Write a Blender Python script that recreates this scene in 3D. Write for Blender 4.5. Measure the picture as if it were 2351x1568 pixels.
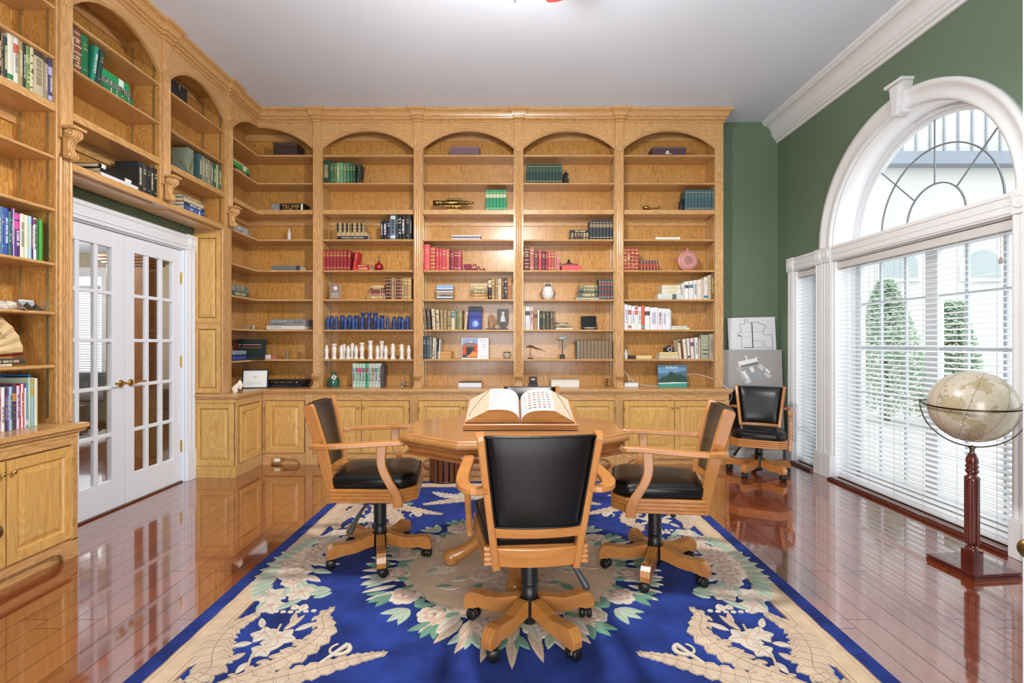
import bpy, math, random
from mathutils import Vector, Matrix, Euler
for o in list(bpy.data.objects): bpy.data.objects.remove(o)
random.seed(7)
S = bpy.context.scene
COL = S.collection
PI = math.pi
F = 1150.0; CX = 1175.5; CY = 787.0; EYE = 1.27
# ---------------------------------------------------------------- camera
cam_d = bpy.data.cameras.new('camera'); cam = bpy.data.objects.new('camera', cam_d); COL.objects.link(cam)
cam.location = (0, 0, EYE); cam.rotation_euler = (PI/2, 0, 0)
cam_d.sensor_width = 36; cam_d.lens = F/2351*36; cam_d.shift_y = 3/2351; cam_d.clip_start = 0.05
S.camera = cam
# ---------------------------------------------------------------- world and light
W = bpy.data.worlds.new('sky'); S.world = W; W.use_nodes = True
bg = W.node_tree.nodes['Background']; bg.inputs[0].default_value = (0.95, 0.975, 1.0, 1); bg.inputs[1].default_value = 2.5
def area(name, loc, rot, sx, sy, power, col=(1, 1, 1)):
    l = bpy.data.lights.new(name, 'AREA'); l.shape = 'RECTANGLE'; l.size = sx; l.size_y = sy; l.energy = power; l.color = col
    o = bpy.data.objects.new(name, l); COL.objects.link(o); o.location = loc; o.rotation_euler = rot; return o
area('added_front_fill', (0.0, -2.5, 1.5), (PI/2, 0, 0), 3.0, 2.4, 120, (1.0, 0.97, 0.94))  # added fill from behind the camera, standing in for daylight from a hall
def point(name, loc, power, r, col=(1, 1, 1)):
    l = bpy.data.lights.new(name, 'POINT'); l.energy = power; l.shadow_soft_size = r; l.color = col
    o = bpy.data.objects.new(name, l); COL.objects.link(o); o.location = loc; return o
point('fan_lamp_light', (0.0, 2.48, 2.98), 115, 0.11, (1.0, 0.97, 0.93))
ld = bpy.data.lights.new('fan_lamp_downlight', 'SPOT'); ld.energy = 130; ld.spot_size = PI; ld.spot_blend = 0.25; ld.shadow_soft_size = 0.11; ld.color = (1.0, 0.97, 0.93)
lo = bpy.data.objects.new('fan_lamp_downlight', ld); COL.objects.link(lo); lo.location = (0.0, 2.48, 3.08)
point('living_room_added_fill', (-5.4, 4.6, 2.3), 75, 0.2, (1.0, 0.97, 0.92)); point('living_room_added_fill', (-6.8, 7.0, 2.2), 38, 0.2, (1.0, 0.97, 0.92))  # fill lights added to brighten the room beyond, no fixtures modelled
vs = S.view_settings
vs.view_transform = 'Standard'; vs.look = 'None'; vs.gamma = 1.0; vs.use_curve_mapping = False; vs.exposure = 0.30
S.cycles.max_bounces = 8; S.cycles.diffuse_bounces = 5; S.cycles.transparent_max_bounces = 24; S.cycles.sample_clamp_indirect = 6
# ---------------------------------------------------------------- materials
def lin(c):
    if isinstance(c, str): c = tuple(int(c[i:i+2], 16) for i in (0, 2, 4))
    f = lambda v: (v/255/12.92) if v/255 <= 0.04045 else ((v/255+0.055)/1.055)**2.4
    return (f(c[0]), f(c[1]), f(c[2]), 1)
MATS = {}
def mat(key, col, rough=0.6, metal=0.0, spec=0.5, coat=0.0, noise=None, bump=None, sheen=0, emit=None, trans=0):
    if key in MATS: return MATS[key]
    m = bpy.data.materials.new(key); m.use_nodes = True; nt = m.node_tree; b = nt.nodes['Principled BSDF']
    c = lin(col); b.inputs['Base Color'].default_value = c
    b.inputs['Roughness'].default_value = rough; b.inputs['Metallic'].default_value = metal
    b.inputs['Specular IOR Level'].default_value = spec; b.inputs['Coat Weight'].default_value = coat; b.inputs['Coat Roughness'].default_value = 0.06
    b.inputs['Sheen Weight'].default_value = sheen
    if trans: b.inputs['Transmission Weight'].default_value = trans
    if emit: b.inputs['Emission Color'].default_value = lin(col); b.inputs['Emission Strength'].default_value = emit
    tc = nt.nodes.new('ShaderNodeTexCoord')
    if noise:                                   # (scale, amount, [stretch])
        mp = nt.nodes.new('ShaderNodeMapping'); nt.links.new(tc.outputs['Object'], mp.inputs[0])
        mp.inputs['Scale'].default_value = noise[2] if len(noise) > 2 else (1, 1, 1)
        n = nt.nodes.new('ShaderNodeTexNoise'); n.inputs['Scale'].default_value = noise[0]; n.inputs['Detail'].default_value = 4
        nt.links.new(mp.outputs[0], n.inputs['Vector'])
        r = nt.nodes.new('ShaderNodeValToRGB'); a = noise[1]
        r.color_ramp.elements[0].position = 0.3; r.color_ramp.elements[1].position = 0.7
        r.color_ramp.elements[0].color = tuple(max(0, v*(1-a)) for v in c[:3])+(1,)
        r.color_ramp.elements[1].color = tuple(min(1, v*(1+a)) for v in c[:3])+(1,)
        nt.links.new(n.outputs[0], r.inputs[0]); nt.links.new(r.outputs[0], b.inputs['Base Color'])
    if bump:                                    # (scale, strength)
        n2 = nt.nodes.new('ShaderNodeTexNoise'); n2.inputs['Scale'].default_value = bump[0]; n2.inputs['Detail'].default_value = 3
        nt.links.new(tc.outputs['Object'], n2.inputs['Vector'])
        bp = nt.nodes.new('ShaderNodeBump'); bp.inputs['Strength'].default_value = bump[1]; bp.inputs['Distance'].default_value = 0.003
        nt.links.new(n2.outputs[0], bp.inputs['Height']); nt.links.new(bp.outputs[0], b.inputs['Normal'])
    MATS[key] = m; return m
def C(hexc, rough=0.55):
    """plain coloured material by hex"""
    return mat('paint_%s_%d' % (hexc, int(rough*100)), hexc, rough)
def oak(key, light, dark, axis, rings=9.0, contrast=0.55, rough=0.32, coat=0.25, scale=1.0):
    """oak with contour-line (cathedral) figure plus fine pores, grain along axis"""
    if key in MATS: return MATS[key]
    m = bpy.data.materials.new(key); m.use_nodes = True; nt = m.node_tree; b = nt.nodes['Principled BSDF']; N = nt.nodes.new; L = nt.links.new
    b.inputs['Roughness'].default_value = rough; b.inputs['Coat Weight'].default_value = coat; b.inputs['Coat Roughness'].default_value = 0.12
    tc = N('ShaderNodeTexCoord')
    def mp(sc):
        q = N('ShaderNodeMapping'); L(tc.outputs['Object'], q.inputs[0]); q.inputs['Scale'].default_value = sc; return q
    a, c = 3.6*scale, 0.62*scale
    st = [a, a, a]; st['xyz'.index(axis)] = c
    n = N('ShaderNodeTexNoise'); n.inputs['Scale'].default_value = 1.0; n.inputs['Detail'].default_value = 1.5; n.inputs['Roughness'].default_value = 0.45
    L(mp(st).outputs[0], n.inputs['Vector'])
    mu = N('ShaderNodeMath'); mu.operation = 'MULTIPLY'; mu.inputs[1].default_value = rings*2; L(n.outputs[0], mu.inputs[0])
    fr = N('ShaderNodeMath'); fr.operation = 'FRACT'; L(mu.outputs[0], fr.inputs[0])
    st2 = [170.0, 170.0, 170.0]; st2['xyz'.index(axis)] = 7
    n2 = N('ShaderNodeTexNoise'); n2.inputs['Scale'].default_value = 1.0; n2.inputs['Detail'].default_value = 2; L(mp(st2).outputs[0], n2.inputs['Vector'])
    r1 = N('ShaderNodeValToRGB'); e = r1.color_ramp.elements; e[0].position = 0.0; e[1].position = 1.0
    e[0].color = (0, 0, 0, 1); e[1].color = (0.55, 0.55, 0.55, 1); q = e.new(0.82); q.color = (1, 1, 1, 1); q = e.new(0.12); q.color = (0.1, 0.1, 0.1, 1)
    L(fr.outputs[0], r1.inputs[0])
    r2 = N('ShaderNodeValToRGB'); e = r2.color_ramp.elements; e[0].position = 0.42; e[1].position = 0.68; e[0].color = (0, 0, 0, 1); e[1].color = (1, 1, 1, 1)
    L(n2.outputs[0], r2.inputs[0])
    ad = N('ShaderNodeMath'); ad.operation = 'MULTIPLY_ADD'; ad.inputs[1].default_value = 0.62; L(r1.outputs[0], ad.inputs[0])
    m2 = N('ShaderNodeMath'); m2.operation = 'MULTIPLY'; m2.inputs[1].default_value = 0.42; L(r2.outputs[0], m2.inputs[0]); L(m2.outputs[0], ad.inputs[2])
    m3 = N('ShaderNodeMath'); m3.operation = 'MULTIPLY'; m3.inputs[1].default_value = contrast; m3.use_clamp = True; L(ad.outputs[0], m3.inputs[0])
    mx = N('ShaderNodeMix'); mx.data_type = 'RGBA'; mx.inputs['A'].default_value = lin(light); mx.inputs['B'].default_value = lin(dark)
    L(m3.outputs[0], mx.inputs['Factor'])
    n3 = N('ShaderNodeTexNoise'); n3.inputs['Scale'].default_value = 1.3; L(tc.outputs['Object'], n3.inputs['Vector'])
    hs = N('ShaderNodeHueSaturation'); mr = N('ShaderNodeMapRange'); mr.inputs['To Min'].default_value = 0.86; mr.inputs['To Max'].default_value = 1.14
    L(n3.outputs[0], mr.inputs[0]); L(mr.outputs[0], hs.inputs['Value']); L(mx.outputs['Result'], hs.inputs['Color']); L(hs.outputs[0], b.inputs['Base Color'])
    bp = N('ShaderNodeBump'); bp.inputs['Strength'].default_value = 0.12; bp.inputs['Distance'].default_value = 0.001; L(ad.outputs[0], bp.inputs['Height']); L(bp.outputs[0], b.inputs['Normal'])
    MATS[key] = m; return m
OAK = {a: oak('oak_'+a, 'D6A970', '956636', a, 9, 0.6, 0.30, 0.3, 2.6) for a in 'xyz'}
OAKP = {a: oak('oak_panel_'+a, 'D8A258', '7C4C1C', a, 8, 0.70, 0.28, 0.35, 4.2) for a in 'xyz'}
OAKD = oak('oak_door_z', 'DCB068', 'A67432', 'z', 9, 0.55, 0.3, 0.3, 1.7)
OAKT = oak('oak_table_x', 'B07C46', '7E4E26', 'x', 6, 0.45, 0.22, 0.5)
OAKC = {a: oak('oak_chair_'+a, 'BF8040', '8E5222', a, 5, 0.45, 0.28, 0.4) for a in 'xyz'}
WHITE = mat('white_trim_paint', 'E0E2E4', 0.38)
DOORW = mat('white_door_paint', 'E6ECF6', 0.35)
GREEN = mat('green_wall_paint', '657862', 0.55, bump=(240, 0.1))
CEIL = mat('ceiling_paint', 'DDE6F4', 0.9, noise=(0.9, 0.03))
BRASS = mat('brass', 'C9A75A', 0.22, 1.0)
DBRASS = mat('aged_brass', '8A7448', 0.35, 1.0, noise=(20, 0.3))
BLACK = mat('black_leather', '0B0B0C', 0.30, spec=0.42, bump=(260, 0.12))
BPLAST = mat('black_plastic', '141516', 0.4)
CHERRY = mat('dark_cherry_wood', '55201A', 0.16, coat=0.6, noise=(9, 0.25, (6, 6, 0.6)))
GOLD = mat('gilt', 'C9A24A', 0.4, 0.6)
PAGE = mat('book_pages', 'DDD2B8', 0.85, noise=(400, 0.12, (1, 0.02, 0.02)))
def glassmat():
    m = bpy.data.materials.new('window_glass'); m.use_nodes = True; nt = m.node_tree; nt.nodes.clear(); N = nt.nodes.new
    o = N('ShaderNodeOutputMaterial'); mx = N('ShaderNodeMixShader'); t = N('ShaderNodeBsdfTransparent'); g = N('ShaderNodeBsdfGlossy'); f = N('ShaderNodeFresnel')
    ge = N('ShaderNodeNewGeometry'); mr = N('ShaderNodeMapRange'); mr.inputs['To Min'].default_value = 1.45; mr.inputs['To Max'].default_value = 1/1.45; nt.links.new(ge.outputs['Backfacing'], mr.inputs[0]); nt.links.new(mr.outputs[0], f.inputs[0]); g.inputs['Roughness'].default_value = 0.01; t.inputs[0].default_value = (0.97, 0.985, 0.98, 1)
    nt.links.new(f.outputs[0], mx.inputs[0]); nt.links.new(t.outputs[0], mx.inputs[1]); nt.links.new(g.outputs[0], mx.inputs[2]); nt.links.new(mx.outputs[0], o.inputs[0])
    return m
GLASS = glassmat()
# ---------------------------------------------------------------- mesh builder
class MB:
    def __init__(s): s.v = []; s.f = []; s.m = []; s.sm = []; s.M = None
    def add(s, vs, fs, m=0, smooth=False):
        k = len(s.v)
        for p in vs:
            p = Vector(p)
            s.v.append(s.M @ p if s.M is not None else p)
        for i, f in enumerate(fs):
            s.f.append([k+j for j in f]); s.m.append(m[i] if isinstance(m, list) else m); s.sm.append(smooth)
        return s
    def box(s, x0, x1, y0, y1, z0, z1, m=0):
        v = [(x0, y0, z0), (x1, y0, z0), (x1, y1, z0), (x0, y1, z0), (x0, y0, z1), (x1, y0, z1), (x1, y1, z1), (x0, y1, z1)]
        return s.add(v, [(3, 2, 1, 0), (4, 5, 6, 7), (0, 1, 5, 4), (1, 2, 6, 5), (2, 3, 7, 6), (3, 0, 4, 7)], m)
    def prism(s, poly, axis, a, b, m=0, smooth=False):
        """poly of 2-D points in the plane across axis (x: y,z / y: x,z / z: x,y), extruded a..b"""
        def P(q, t): return {'x': (t, q[0], q[1]), 'y': (q[0], t, q[1]), 'z': (q[0], q[1], t)}[axis]
        n = len(poly); v = [P(q, a) for q in poly]+[P(q, b) for q in poly]
        s.add(v, [[i, (i+1) % n, n+(i+1) % n, n+i] for i in range(n)], m, smooth)
        s.add(v, [list(range(n))[::-1], list(range(n, 2*n))], m); return s
    def rings(s, rings, m=0, cap=True, smooth=True, closed=True):
        n = len(rings[0]); v = [p for r in rings for p in r]; f = []
        for k in range(len(rings)-1):
            for i in range(n if closed else n-1): f.append([k*n+i, k*n+(i+1) % n, (k+1)*n+(i+1) % n, (k+1)*n+i])
        s.add(v, f, m, smooth)
        if cap: s.add(rings[0], [list(range(n))[::-1]], m); s.add(rings[-1], [list(range(n))], m)
        return s
    def lathe(s, prof, c=(0, 0, 0), seg=20, m=0, axis='z', smooth=True):
        R = []
        for r, z in prof:
            ring = []
            for i in range(seg):
                a = 2*PI*i/seg; x, y = r*math.cos(a), r*math.sin(a)
                p = {'z': (x, y, z), 'y': (x, z, y), 'x': (z, x, y)}[axis]
                ring.append((c[0]+p[0], c[1]+p[1], c[2]+p[2]))
            R.append(ring)
        return s.rings(R, m, cap=tuple(prof[0]) != tuple(prof[-1]), smooth=smooth)
    def tube(s, pts, r, seg=8, m=0, cap=True):
        pts = [Vector(p) for p in pts]; R = []; n = len(pts); up = None
        for k, p in enumerate(pts):
            t = (pts[min(k+1, n-1)]-pts[max(k-1, 0)]).normalized()
            if up is None: up = Vector((0, 0, 1)) if abs(t.z) < 0.9 else Vector((1, 0, 0))
            a = t.cross(up).normalized(); b = a.cross(t).normalized(); up = b
            rr = r[k] if isinstance(r, (list, tuple)) else r
            R.append([p+a*rr*math.cos(2*PI*i/seg)+b*rr*math.sin(2*PI*i/seg) for i in range(seg)])
        return s.rings(R, m, cap)
    def sweep(s, pts, w, h, m=0, up=(0, 0, 1), sm=0):
        """rectangular bar w wide (sideways) x h thick along pts"""
        if sm:
            P = [Vector(p) for p in pts]; L = len(P)-1; out = []; W2 = []; H2 = []
            g = lambda q, t: q if not isinstance(q, (list, tuple)) else q[min(int(t), L-1)]+(q[min(int(t), L-1)+1]-q[min(int(t), L-1)])*(t-min(int(t), L-1))
            for i in range(L*sm+1):
                t = i/sm; k = min(int(t), L-1); u = t-k; A, B, C3, D3 = P[max(k-1, 0)], P[k], P[k+1], P[min(k+2, L)]
                out.append(0.5*((2*B)+(C3-A)*u+(2*A-5*B+4*C3-D3)*u*u+(3*B-3*C3+D3-A)*u**3)); W2.append(g(w, t)); H2.append(g(h, t))
            pts, w, h = out, W2, H2
        pts = [Vector(p) for p in pts]; R = []; n = len(pts)
        for k, p in enumerate(pts):
            t = (pts[min(k+1, n-1)]-pts[max(k-1, 0)]).normalized(); a = t.cross(Vector(up)).normalized(); b = a.cross(t).normalized()
            ww = (w[k] if isinstance(w, (list, tuple)) else w)/2; hh = (h[k] if isinstance(h, (list, tuple)) else h)/2
            e = min(ww, hh)*0.35
            R.append([p+a*x+b*y for x, y in ((-ww+e, -hh), (ww-e, -hh), (ww, -hh+e), (ww, hh-e), (ww-e, hh), (-ww+e, hh), (-ww, hh-e), (-ww, -hh+e))])
        return s.rings(R, m, smooth=False)
    def ball(s, c, r, seg=14, m=0):
        if not isinstance(r, (tuple, list)): r = (r, r, r)
        n = seg//2; R = []
        for j in range(n+1):
            t = -PI/2+PI*j/n; rr = max(math.cos(t), 0.001)
            R.append([(c[0]+r[0]*rr*math.cos(2*PI*i/seg), c[1]+r[1]*rr*math.sin(2*PI*i/seg), c[2]+r[2]*math.sin(t)) for i in range(seg)])
        return s.rings(R, m)
    def build(s, name, mats, parent=None, bevel=0, seg=2, sub=0):
        me = bpy.data.meshes.new(name); me.from_pydata([tuple(p) for p in s.v], [], s.f)
        if not isinstance(mats, (list, tuple)): mats = [mats]
        for m in mats: me.materials.append(m)
        for p, mi, sm in zip(me.polygons, s.m, s.sm): p.material_index = mi; p.use_smooth = sm
        me.update(); o = bpy.data.objects.new(name, me); COL.objects.link(o)
        if parent is not None: o.parent = parent
        if bevel:
            b = o.modifiers.new('bevel', 'BEVEL'); b.width = bevel; b.segments = seg; b.limit_method = 'ANGLE'; b.angle_limit = math.radians(50)
        if sub:
            q = o.modifiers.new('sub', 'SUBSURF'); q.levels = sub; q.render_levels = sub
        return o
LABELS = set()
def tag(o, label, cat, group=None):
    if label in LABELS: print('DUPLABEL', label)
    n = len(label.split())
    if n < 4 or n > 16: print('LABELLEN', n, label)
    LABELS.add(label); o['label'] = label; o['category'] = cat
    if group: o['group'] = group
    return o
def thing(name, label, cat, loc=(0, 0, 0), rz=0, group=None, rot=None):
    o = bpy.data.objects.new(name, None); o.empty_display_size = 0.05; COL.objects.link(o); o.location = loc
    o.rotation_euler = rot if rot is not None else (0, 0, rz)
    return tag(o, label, cat, group)
def struct(o): o['kind'] = 'structure'; return o
def text(txt, size, M, m, parent, name='lettering', ext=0.0004, bold=0.0, width=None):
    cu = bpy.data.curves.new('t', 'FONT'); cu.body = txt; cu.size = size; cu.extrude = ext; cu.align_x = 'CENTER'; cu.align_y = 'CENTER'; cu.offset = bold
    t = bpy.data.objects.new('t', cu); COL.objects.link(t); bpy.context.view_layer.update()
    me = bpy.data.meshes.new_from_object(t); w = t.dimensions.x or 1
    bpy.data.objects.remove(t); bpy.data.curves.remove(cu)
    me.name = name; me.materials.clear(); me.materials.append(m)
    if width: me.transform(Matrix.Scale(width/w, 4, (1, 0, 0)))
    me.transform(M); o = bpy.data.objects.new(name, me); COL.objects.link(o)
    if parent is not None: o.parent = parent
    return o
def frontM(x, y, z, rot=0):
    """text facing local -y at x,y,z, turned by rot in its plane"""
    return Matrix.Translation((x, y, z)) @ Matrix.Rotation(PI/2, 4, 'X') @ Matrix.Rotation(rot, 4, 'Z')
def dashes(txt_w, z, x, y, h, m, parent, M=None, seed=1, n=14):
    """unreadable small print as a row of little marks"""
    rnd = random.Random(seed); w = MB(); w.M = M; u = x-txt_w/2; st = txt_w/n
    for i in range(n):
        if rnd.random() < 0.85: w.box(u, u+st*rnd.uniform(0.45, 0.8), y-0.0004, y, z-h/2*rnd.uniform(0.7, 1), z+h/2)
        u += st
    return w.build('lettering', m, parent)
# ---------------------------------------------------------------- plan constants
ZC = 3.76; XR = 3.0; XLW = -3.0; YB = 5.65
YU = 5.37; XU = -2.72; YBASE = 5.22; XBASE = -2.60; ZCT = 0.79
SH = [3.29, 2.99, 2.695, 2.383, 2.051, 1.738, 1.412, 1.094]     # shelf tops of the back run
SHL = [3.28, 2.98, 2.695, 2.385, 2.072, 1.748, 1.456, 1.14]
# ================================================================= ROOM SHELL
def floor_mat():
    m = bpy.data.materials.new('cherry_plank_floor'); m.use_nodes = True; nt = m.node_tree; b = nt.nodes['Principled BSDF']; N = nt.nodes.new; L = nt.links.new
    tc = N('ShaderNodeTexCoord'); mp = N('ShaderNodeMapping'); L(tc.outputs['Object'], mp.inputs[0]); mp.inputs['Rotation'].default_value = (0, 0, PI/2)
    br = N('ShaderNodeTexBrick'); L(mp.outputs[0], br.inputs[0]); br.inputs['Scale'].default_value = 1; br.inputs['Brick Width'].default_value = 1.15
    br.inputs['Row Height'].default_value = 0.118; br.inputs['Mortar Size'].default_value = 0.0019; br.inputs['Mortar Smooth'].default_value = 0.2; br.offset = 0.42; br.offset_frequency = 2; br.squash = 0.8; br.squash_frequency = 3
    br.inputs['Color1'].default_value = lin('8E4222'); br.inputs['Color2'].default_value = lin('7A3418'); br.inputs['Mortar'].default_value = lin('160602')
    n = N('ShaderNodeTexNoise'); n.inputs['Scale'].default_value = 1; n.inputs['Detail'].default_value = 4; m2 = N('ShaderNodeMapping'); L(tc.outputs['Object'], m2.inputs[0]); m2.inputs['Scale'].default_value = (26, 1.6, 1); L(m2.outputs[0], n.inputs['Vector'])
    mr = N('ShaderNodeMapRange'); mr.inputs['From Min'].default_value = 0.3; mr.inputs['From Max'].default_value = 0.7; mr.inputs['To Min'].default_value = 0.72; mr.inputs['To Max'].default_value = 1.25; L(n.outputs[0], mr.inputs[0])
    hs = N('ShaderNodeHueSaturation'); L(br.outputs[0], hs.inputs['Color']); L(mr.outputs[0], hs.inputs['Value']); L(hs.outputs[0], b.inputs['Base Color'])
    b.inputs['Roughness'].default_value = 0.16; b.inputs['Specular IOR Level'].default_value = 0.6; b.inputs['Coat Weight'].default_value = 1.0; b.inputs['Coat Roughness'].default_value = 0.05; b.inputs['Coat IOR'].default_value = 3.1
    iv = N('ShaderNodeMath'); iv.operation = 'SUBTRACT'; iv.inputs[0].default_value = 1.0; L(br.outputs['Fac'], iv.inputs[1]); L(iv.outputs[0], b.inputs['Coat Weight'])
    return m
FLOOR = floor_mat()
struct(MB().box(-9.2, 3.3, -1.6, 9.0, -0.06, 0.0).build('floor', FLOOR))
struct(MB().box(-3.12, 3.3, -1.6, 5.8, ZC, ZC+0.08).build('ceiling', CEIL))
struct(MB().box(-3.12, 3.3, YB, YB+0.12, 0, ZC).build('wall_back', GREEN))
# left wall with door opening y 3.24..4.59, z 0..2.13
w = MB(); w.box(-3.12, XLW, -1.6, 3.24, 0, ZC); w.box(-3.12, XLW, 4.59, YB, 0, ZC); w.box(-3.12, XLW, 3.24, 4.59, 2.13, ZC)
struct(w.build('wall_left', GREEN))
w = MB(); w.box(-3.12, -1.5, -1.72, -1.6, 0, ZC); w.box(1.5, 3.3, -1.72, -1.6, 0, ZC); w.box(-1.5, 1.5, -1.72, -1.6, 2.6, ZC); struct(w.build('wall_front', GREEN))
# right wall: openings main y 2.98..4.66 z 0..2.03 ; arch centre (3.82,2.19) r .87 ; side windows y 4.91..5.30 and 2.34..2.73
AC = (3.82, 2.17); AR = 0.865
w = MB(); x0, x1 = XR, 3.28
for a, b, z0, z1 in ((-1.6, 2.34, 0, ZC), (2.34, 2.73, 2.03, ZC), (2.73, 2.82, 0, ZC), (5.30, YB, 0, ZC), (4.91, 5.30, 2.03, ZC), (4.82, 4.91, 0, ZC),
                     (2.82, 2.98, 0, 2.17), (4.66, 4.82, 0, 2.17), (2.98, 4.66, 2.03, 2.17)):
    w.box(x0, x1, a, b, z0, z1)
n = 40; ins = []; out = []
for i in range(n+1):
    a = PI*i/n; cx_, sz_ = math.cos(a), math.sin(a); ins.append((AC[0]+AR*cx_, AC[1]+AR*sz_))
    k = min(1.0/max(abs(cx_), 1e-6), (ZC-AC[1])/max(sz_, 1e-6)); out.append((AC[0]+k*cx_, AC[1]+k*sz_))
corner = [(4.82, ZC), (2.82, ZC)]
for i in range(n):
    q = [ins[i], ins[i+1], out[i+1], out[i]]
    for c in corner:
        if (out[i][0]-c[0])*(out[i+1][0]-c[0]) <= 0 and abs(out[i][1]-out[i+1][1]) > 1e-6 and abs(out[i][0]-out[i+1][0]) > 1e-6: q = [ins[i], ins[i+1], out[i+1], c, out[i]]
    w.prism(q, 'x', x0, x1)
struct(w.build('wall_right', GREEN))
# crown moulding of the right wall
cp = [(0, 3.52), (-0.018, 3.52), (-0.022, 3.545), (-0.04, 3.552), (-0.042, 3.572), (-0.06, 3.585), (-0.066, 3.605), (-0.072, 3.612)]
for i in range(8):
    t = i/7*PI/2; cp.append((-0.075-0.075*(1-math.cos(t)), 3.615+0.095*math.sin(t)))
cp += [(-0.158, 3.715), (-0.160, 3.725), (-0.175, 3.735), (-0.18, 3.7595), (0, 3.7595)]
struct(MB().prism([(XR+p, z) for p, z in cp], 'y', -1.6, YB, smooth=False).build('trim_1', WHITE))
# baseboards
def basebd(name, boxes):
    w = MB()
    for b in boxes: w.box(*b, 0, 0.115); 
    return struct(w.build(name, WHITE, bevel=0.006))
basebd('baseboard_back', [(2.27, XR, YB-0.018, YB)])
basebd('baseboard_right', [(XR-0.018, XR, 5.42, YB-0.02), (XR-0.018, XR, -1.6, 2.2)])
# ---- window casings (right wall)
XI = XR-0.035
def casing_v(w, y0, y1, z0, z1):
    w.box(XI+0.008, XR, y0, y1, z0, z1); w.box(XI, XR, y0+0.012, y0+0.03, z0, z1); w.box(XI, XR, y1-0.03, y1-0.012, z0, z1); w.box(XI+0.003, XR, (y0+y1)/2-0.012, (y0+y1)/2+0.012, z0, z1)
def casing_h(w, y0, y1, z0, z1):
    w.box(XI+0.008, XR, y0, y1, z0, z1); w.box(XI, XR, y0, y1, z0+0.012, z0+0.03); w.box(XI, XR, y0, y1, z1-0.03, z1-0.012); w.box(XI+0.003, XR, y0, y1, (z0+z1)/2-0.012, (z0+z1)/2+0.012)
def rosette(w, y, z, s=0.058, x=None):
    x = XI-0.008 if x is None else x
    w.box(x, XR, y-s, y+s, z-s*1.25, z+s*1.25)
    for r0, d in ((0.044, 0.006), (0.034, 0.0), (0.024, 0.008), (0.013, 0.004), (0.001, 0.011)): pass
    w.lathe([(0.001, x-0.003), (0.012, x-0.010), (0.018, x-0.004), (0.024, x-0.003), (0.036, x-0.012), (0.044, x-0.004), (0.046, x+0.001)], (0, y, z), 24, axis='x')
w = MB()
casing_v(w, 5.30, 5.40, 0.225, 2.03); casing_v(w, 4.79, 4.91, 0.225, 2.03); casing_v(w, 4.66, 4.785, 0.225, 2.03)
casing_v(w, 2.855, 2.98, 0.225, 2.03); casing_v(w, 2.73, 2.85, 0.225, 2.03); casing_v(w, 2.24, 2.34, 0.225, 2.03)
for a, b in ((5.295, 5.41), (4.79, 4.915), (4.655, 4.788), (2.852, 2.985), (2.725, 2.85), (2.23, 2.345)): w.box(XI-0.012, XR, a, b, 0, 0.225)
casing_h(w, 2.98, 4.66, 2.03, 2.17); casing_h(w, 4.90, 5.31, 2.03, 2.17); casing_h(w, 2.34, 2.73, 2.03, 2.17)
for y in (5.35, 4.85, 4.722, 2.917, 2.79, 2.29): rosette(w, y, 2.10)
struct(w.build('trim_2', WHITE, bevel=0.004))
w = MB()      # arched casing with raised outer bead
prof = [(AR-0.002, XR), (AR-0.002, XI+0.006), (AR+0.02, XI), (AR+0.035, XI+0.012), (AR+0.085, XI+0.006), (AR+0.10, XI-0.012), (AR+0.135, XI-0.016), (AR+0.138, XR)]
R = []
for i in range(61):
    a = PI*i/60; R.append([(x, AC[0]+r*math.cos(a), AC[1]+r*math.sin(a)) for r, x in prof])
w.rings(R, smooth=True)
struct(w.build('trim_3', WHITE))
k = MB()      # keystone
for dz, hw, x in ((0, 0.045, XI-0.02),):
    pts = [(AC[0]-0.045, AC[1]+AR-0.02), (AC[0]+0.045, AC[1]+AR-0.02), (AC[0]+0.075, AC[1]+AR+0.20), (AC[0]-0.075, AC[1]+AR+0.20)]
    k.prism(pts, 'x', XI-0.035, XR)
    pts = [(AC[0]-0.02, AC[1]+AR-0.03), (AC[0]+0.02, AC[1]+AR-0.03), (AC[0]+0.038, AC[1]+AR+0.19), (AC[0]-0.038, AC[1]+AR+0.19)]
    k.prism(pts, 'x', XI-0.055, XI-0.03)
    k.box(XI-0.065, XR, AC[0]-0.09, AC[0]+0.09, AC[1]+AR+0.20, AC[1]+AR+0.225)
struct(k.build('trim_4', WHITE, bevel=0.004))
# window jamb linings (white reveals)
w = MB()
for a, b, zt in ((2.98, 4.66, 2.03), (4.91, 5.30, 2.03), (2.34, 2.73, 2.03)):
    w.box(XR, 3.27, a, a+0.008, 0, zt); w.box(XR, 3.27, b-0.008, b, 0, zt); w.box(XR, 3.27, a, b, zt-0.008, zt)
R = []
for i in range(61):
    a = PI*i/60; R.append([(x, AC[0]+r*math.cos(a), AC[1]+r*math.sin(a)) for r, x in ((AR, XR), (AR-0.008, XR), (AR-0.008, 3.27), (AR, 3.27))])
w.rings(R, smooth=True); w.box(XR, 3.27, 2.98, 4.66, 2.17, 2.178)
struct(w.build('trim_5', mat('skylit_white_reveal', 'F2F4F8', 0.5)))  # whiter than the other trim: brightness of sky light put into the colour
# wooden thresholds under the windows
w = MB()
for a, b in ((2.985, 4.655), (4.915, 5.295), (2.345, 2.725)):
    w.box(XR-0.075, XR-0.055, a, b, 0.0, 0.02); w.box(XR-0.058, 3.24, a, b, 0.0, 0.028)
struct(w.build('trim_6', CHERRY, bevel=0.004))
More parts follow.
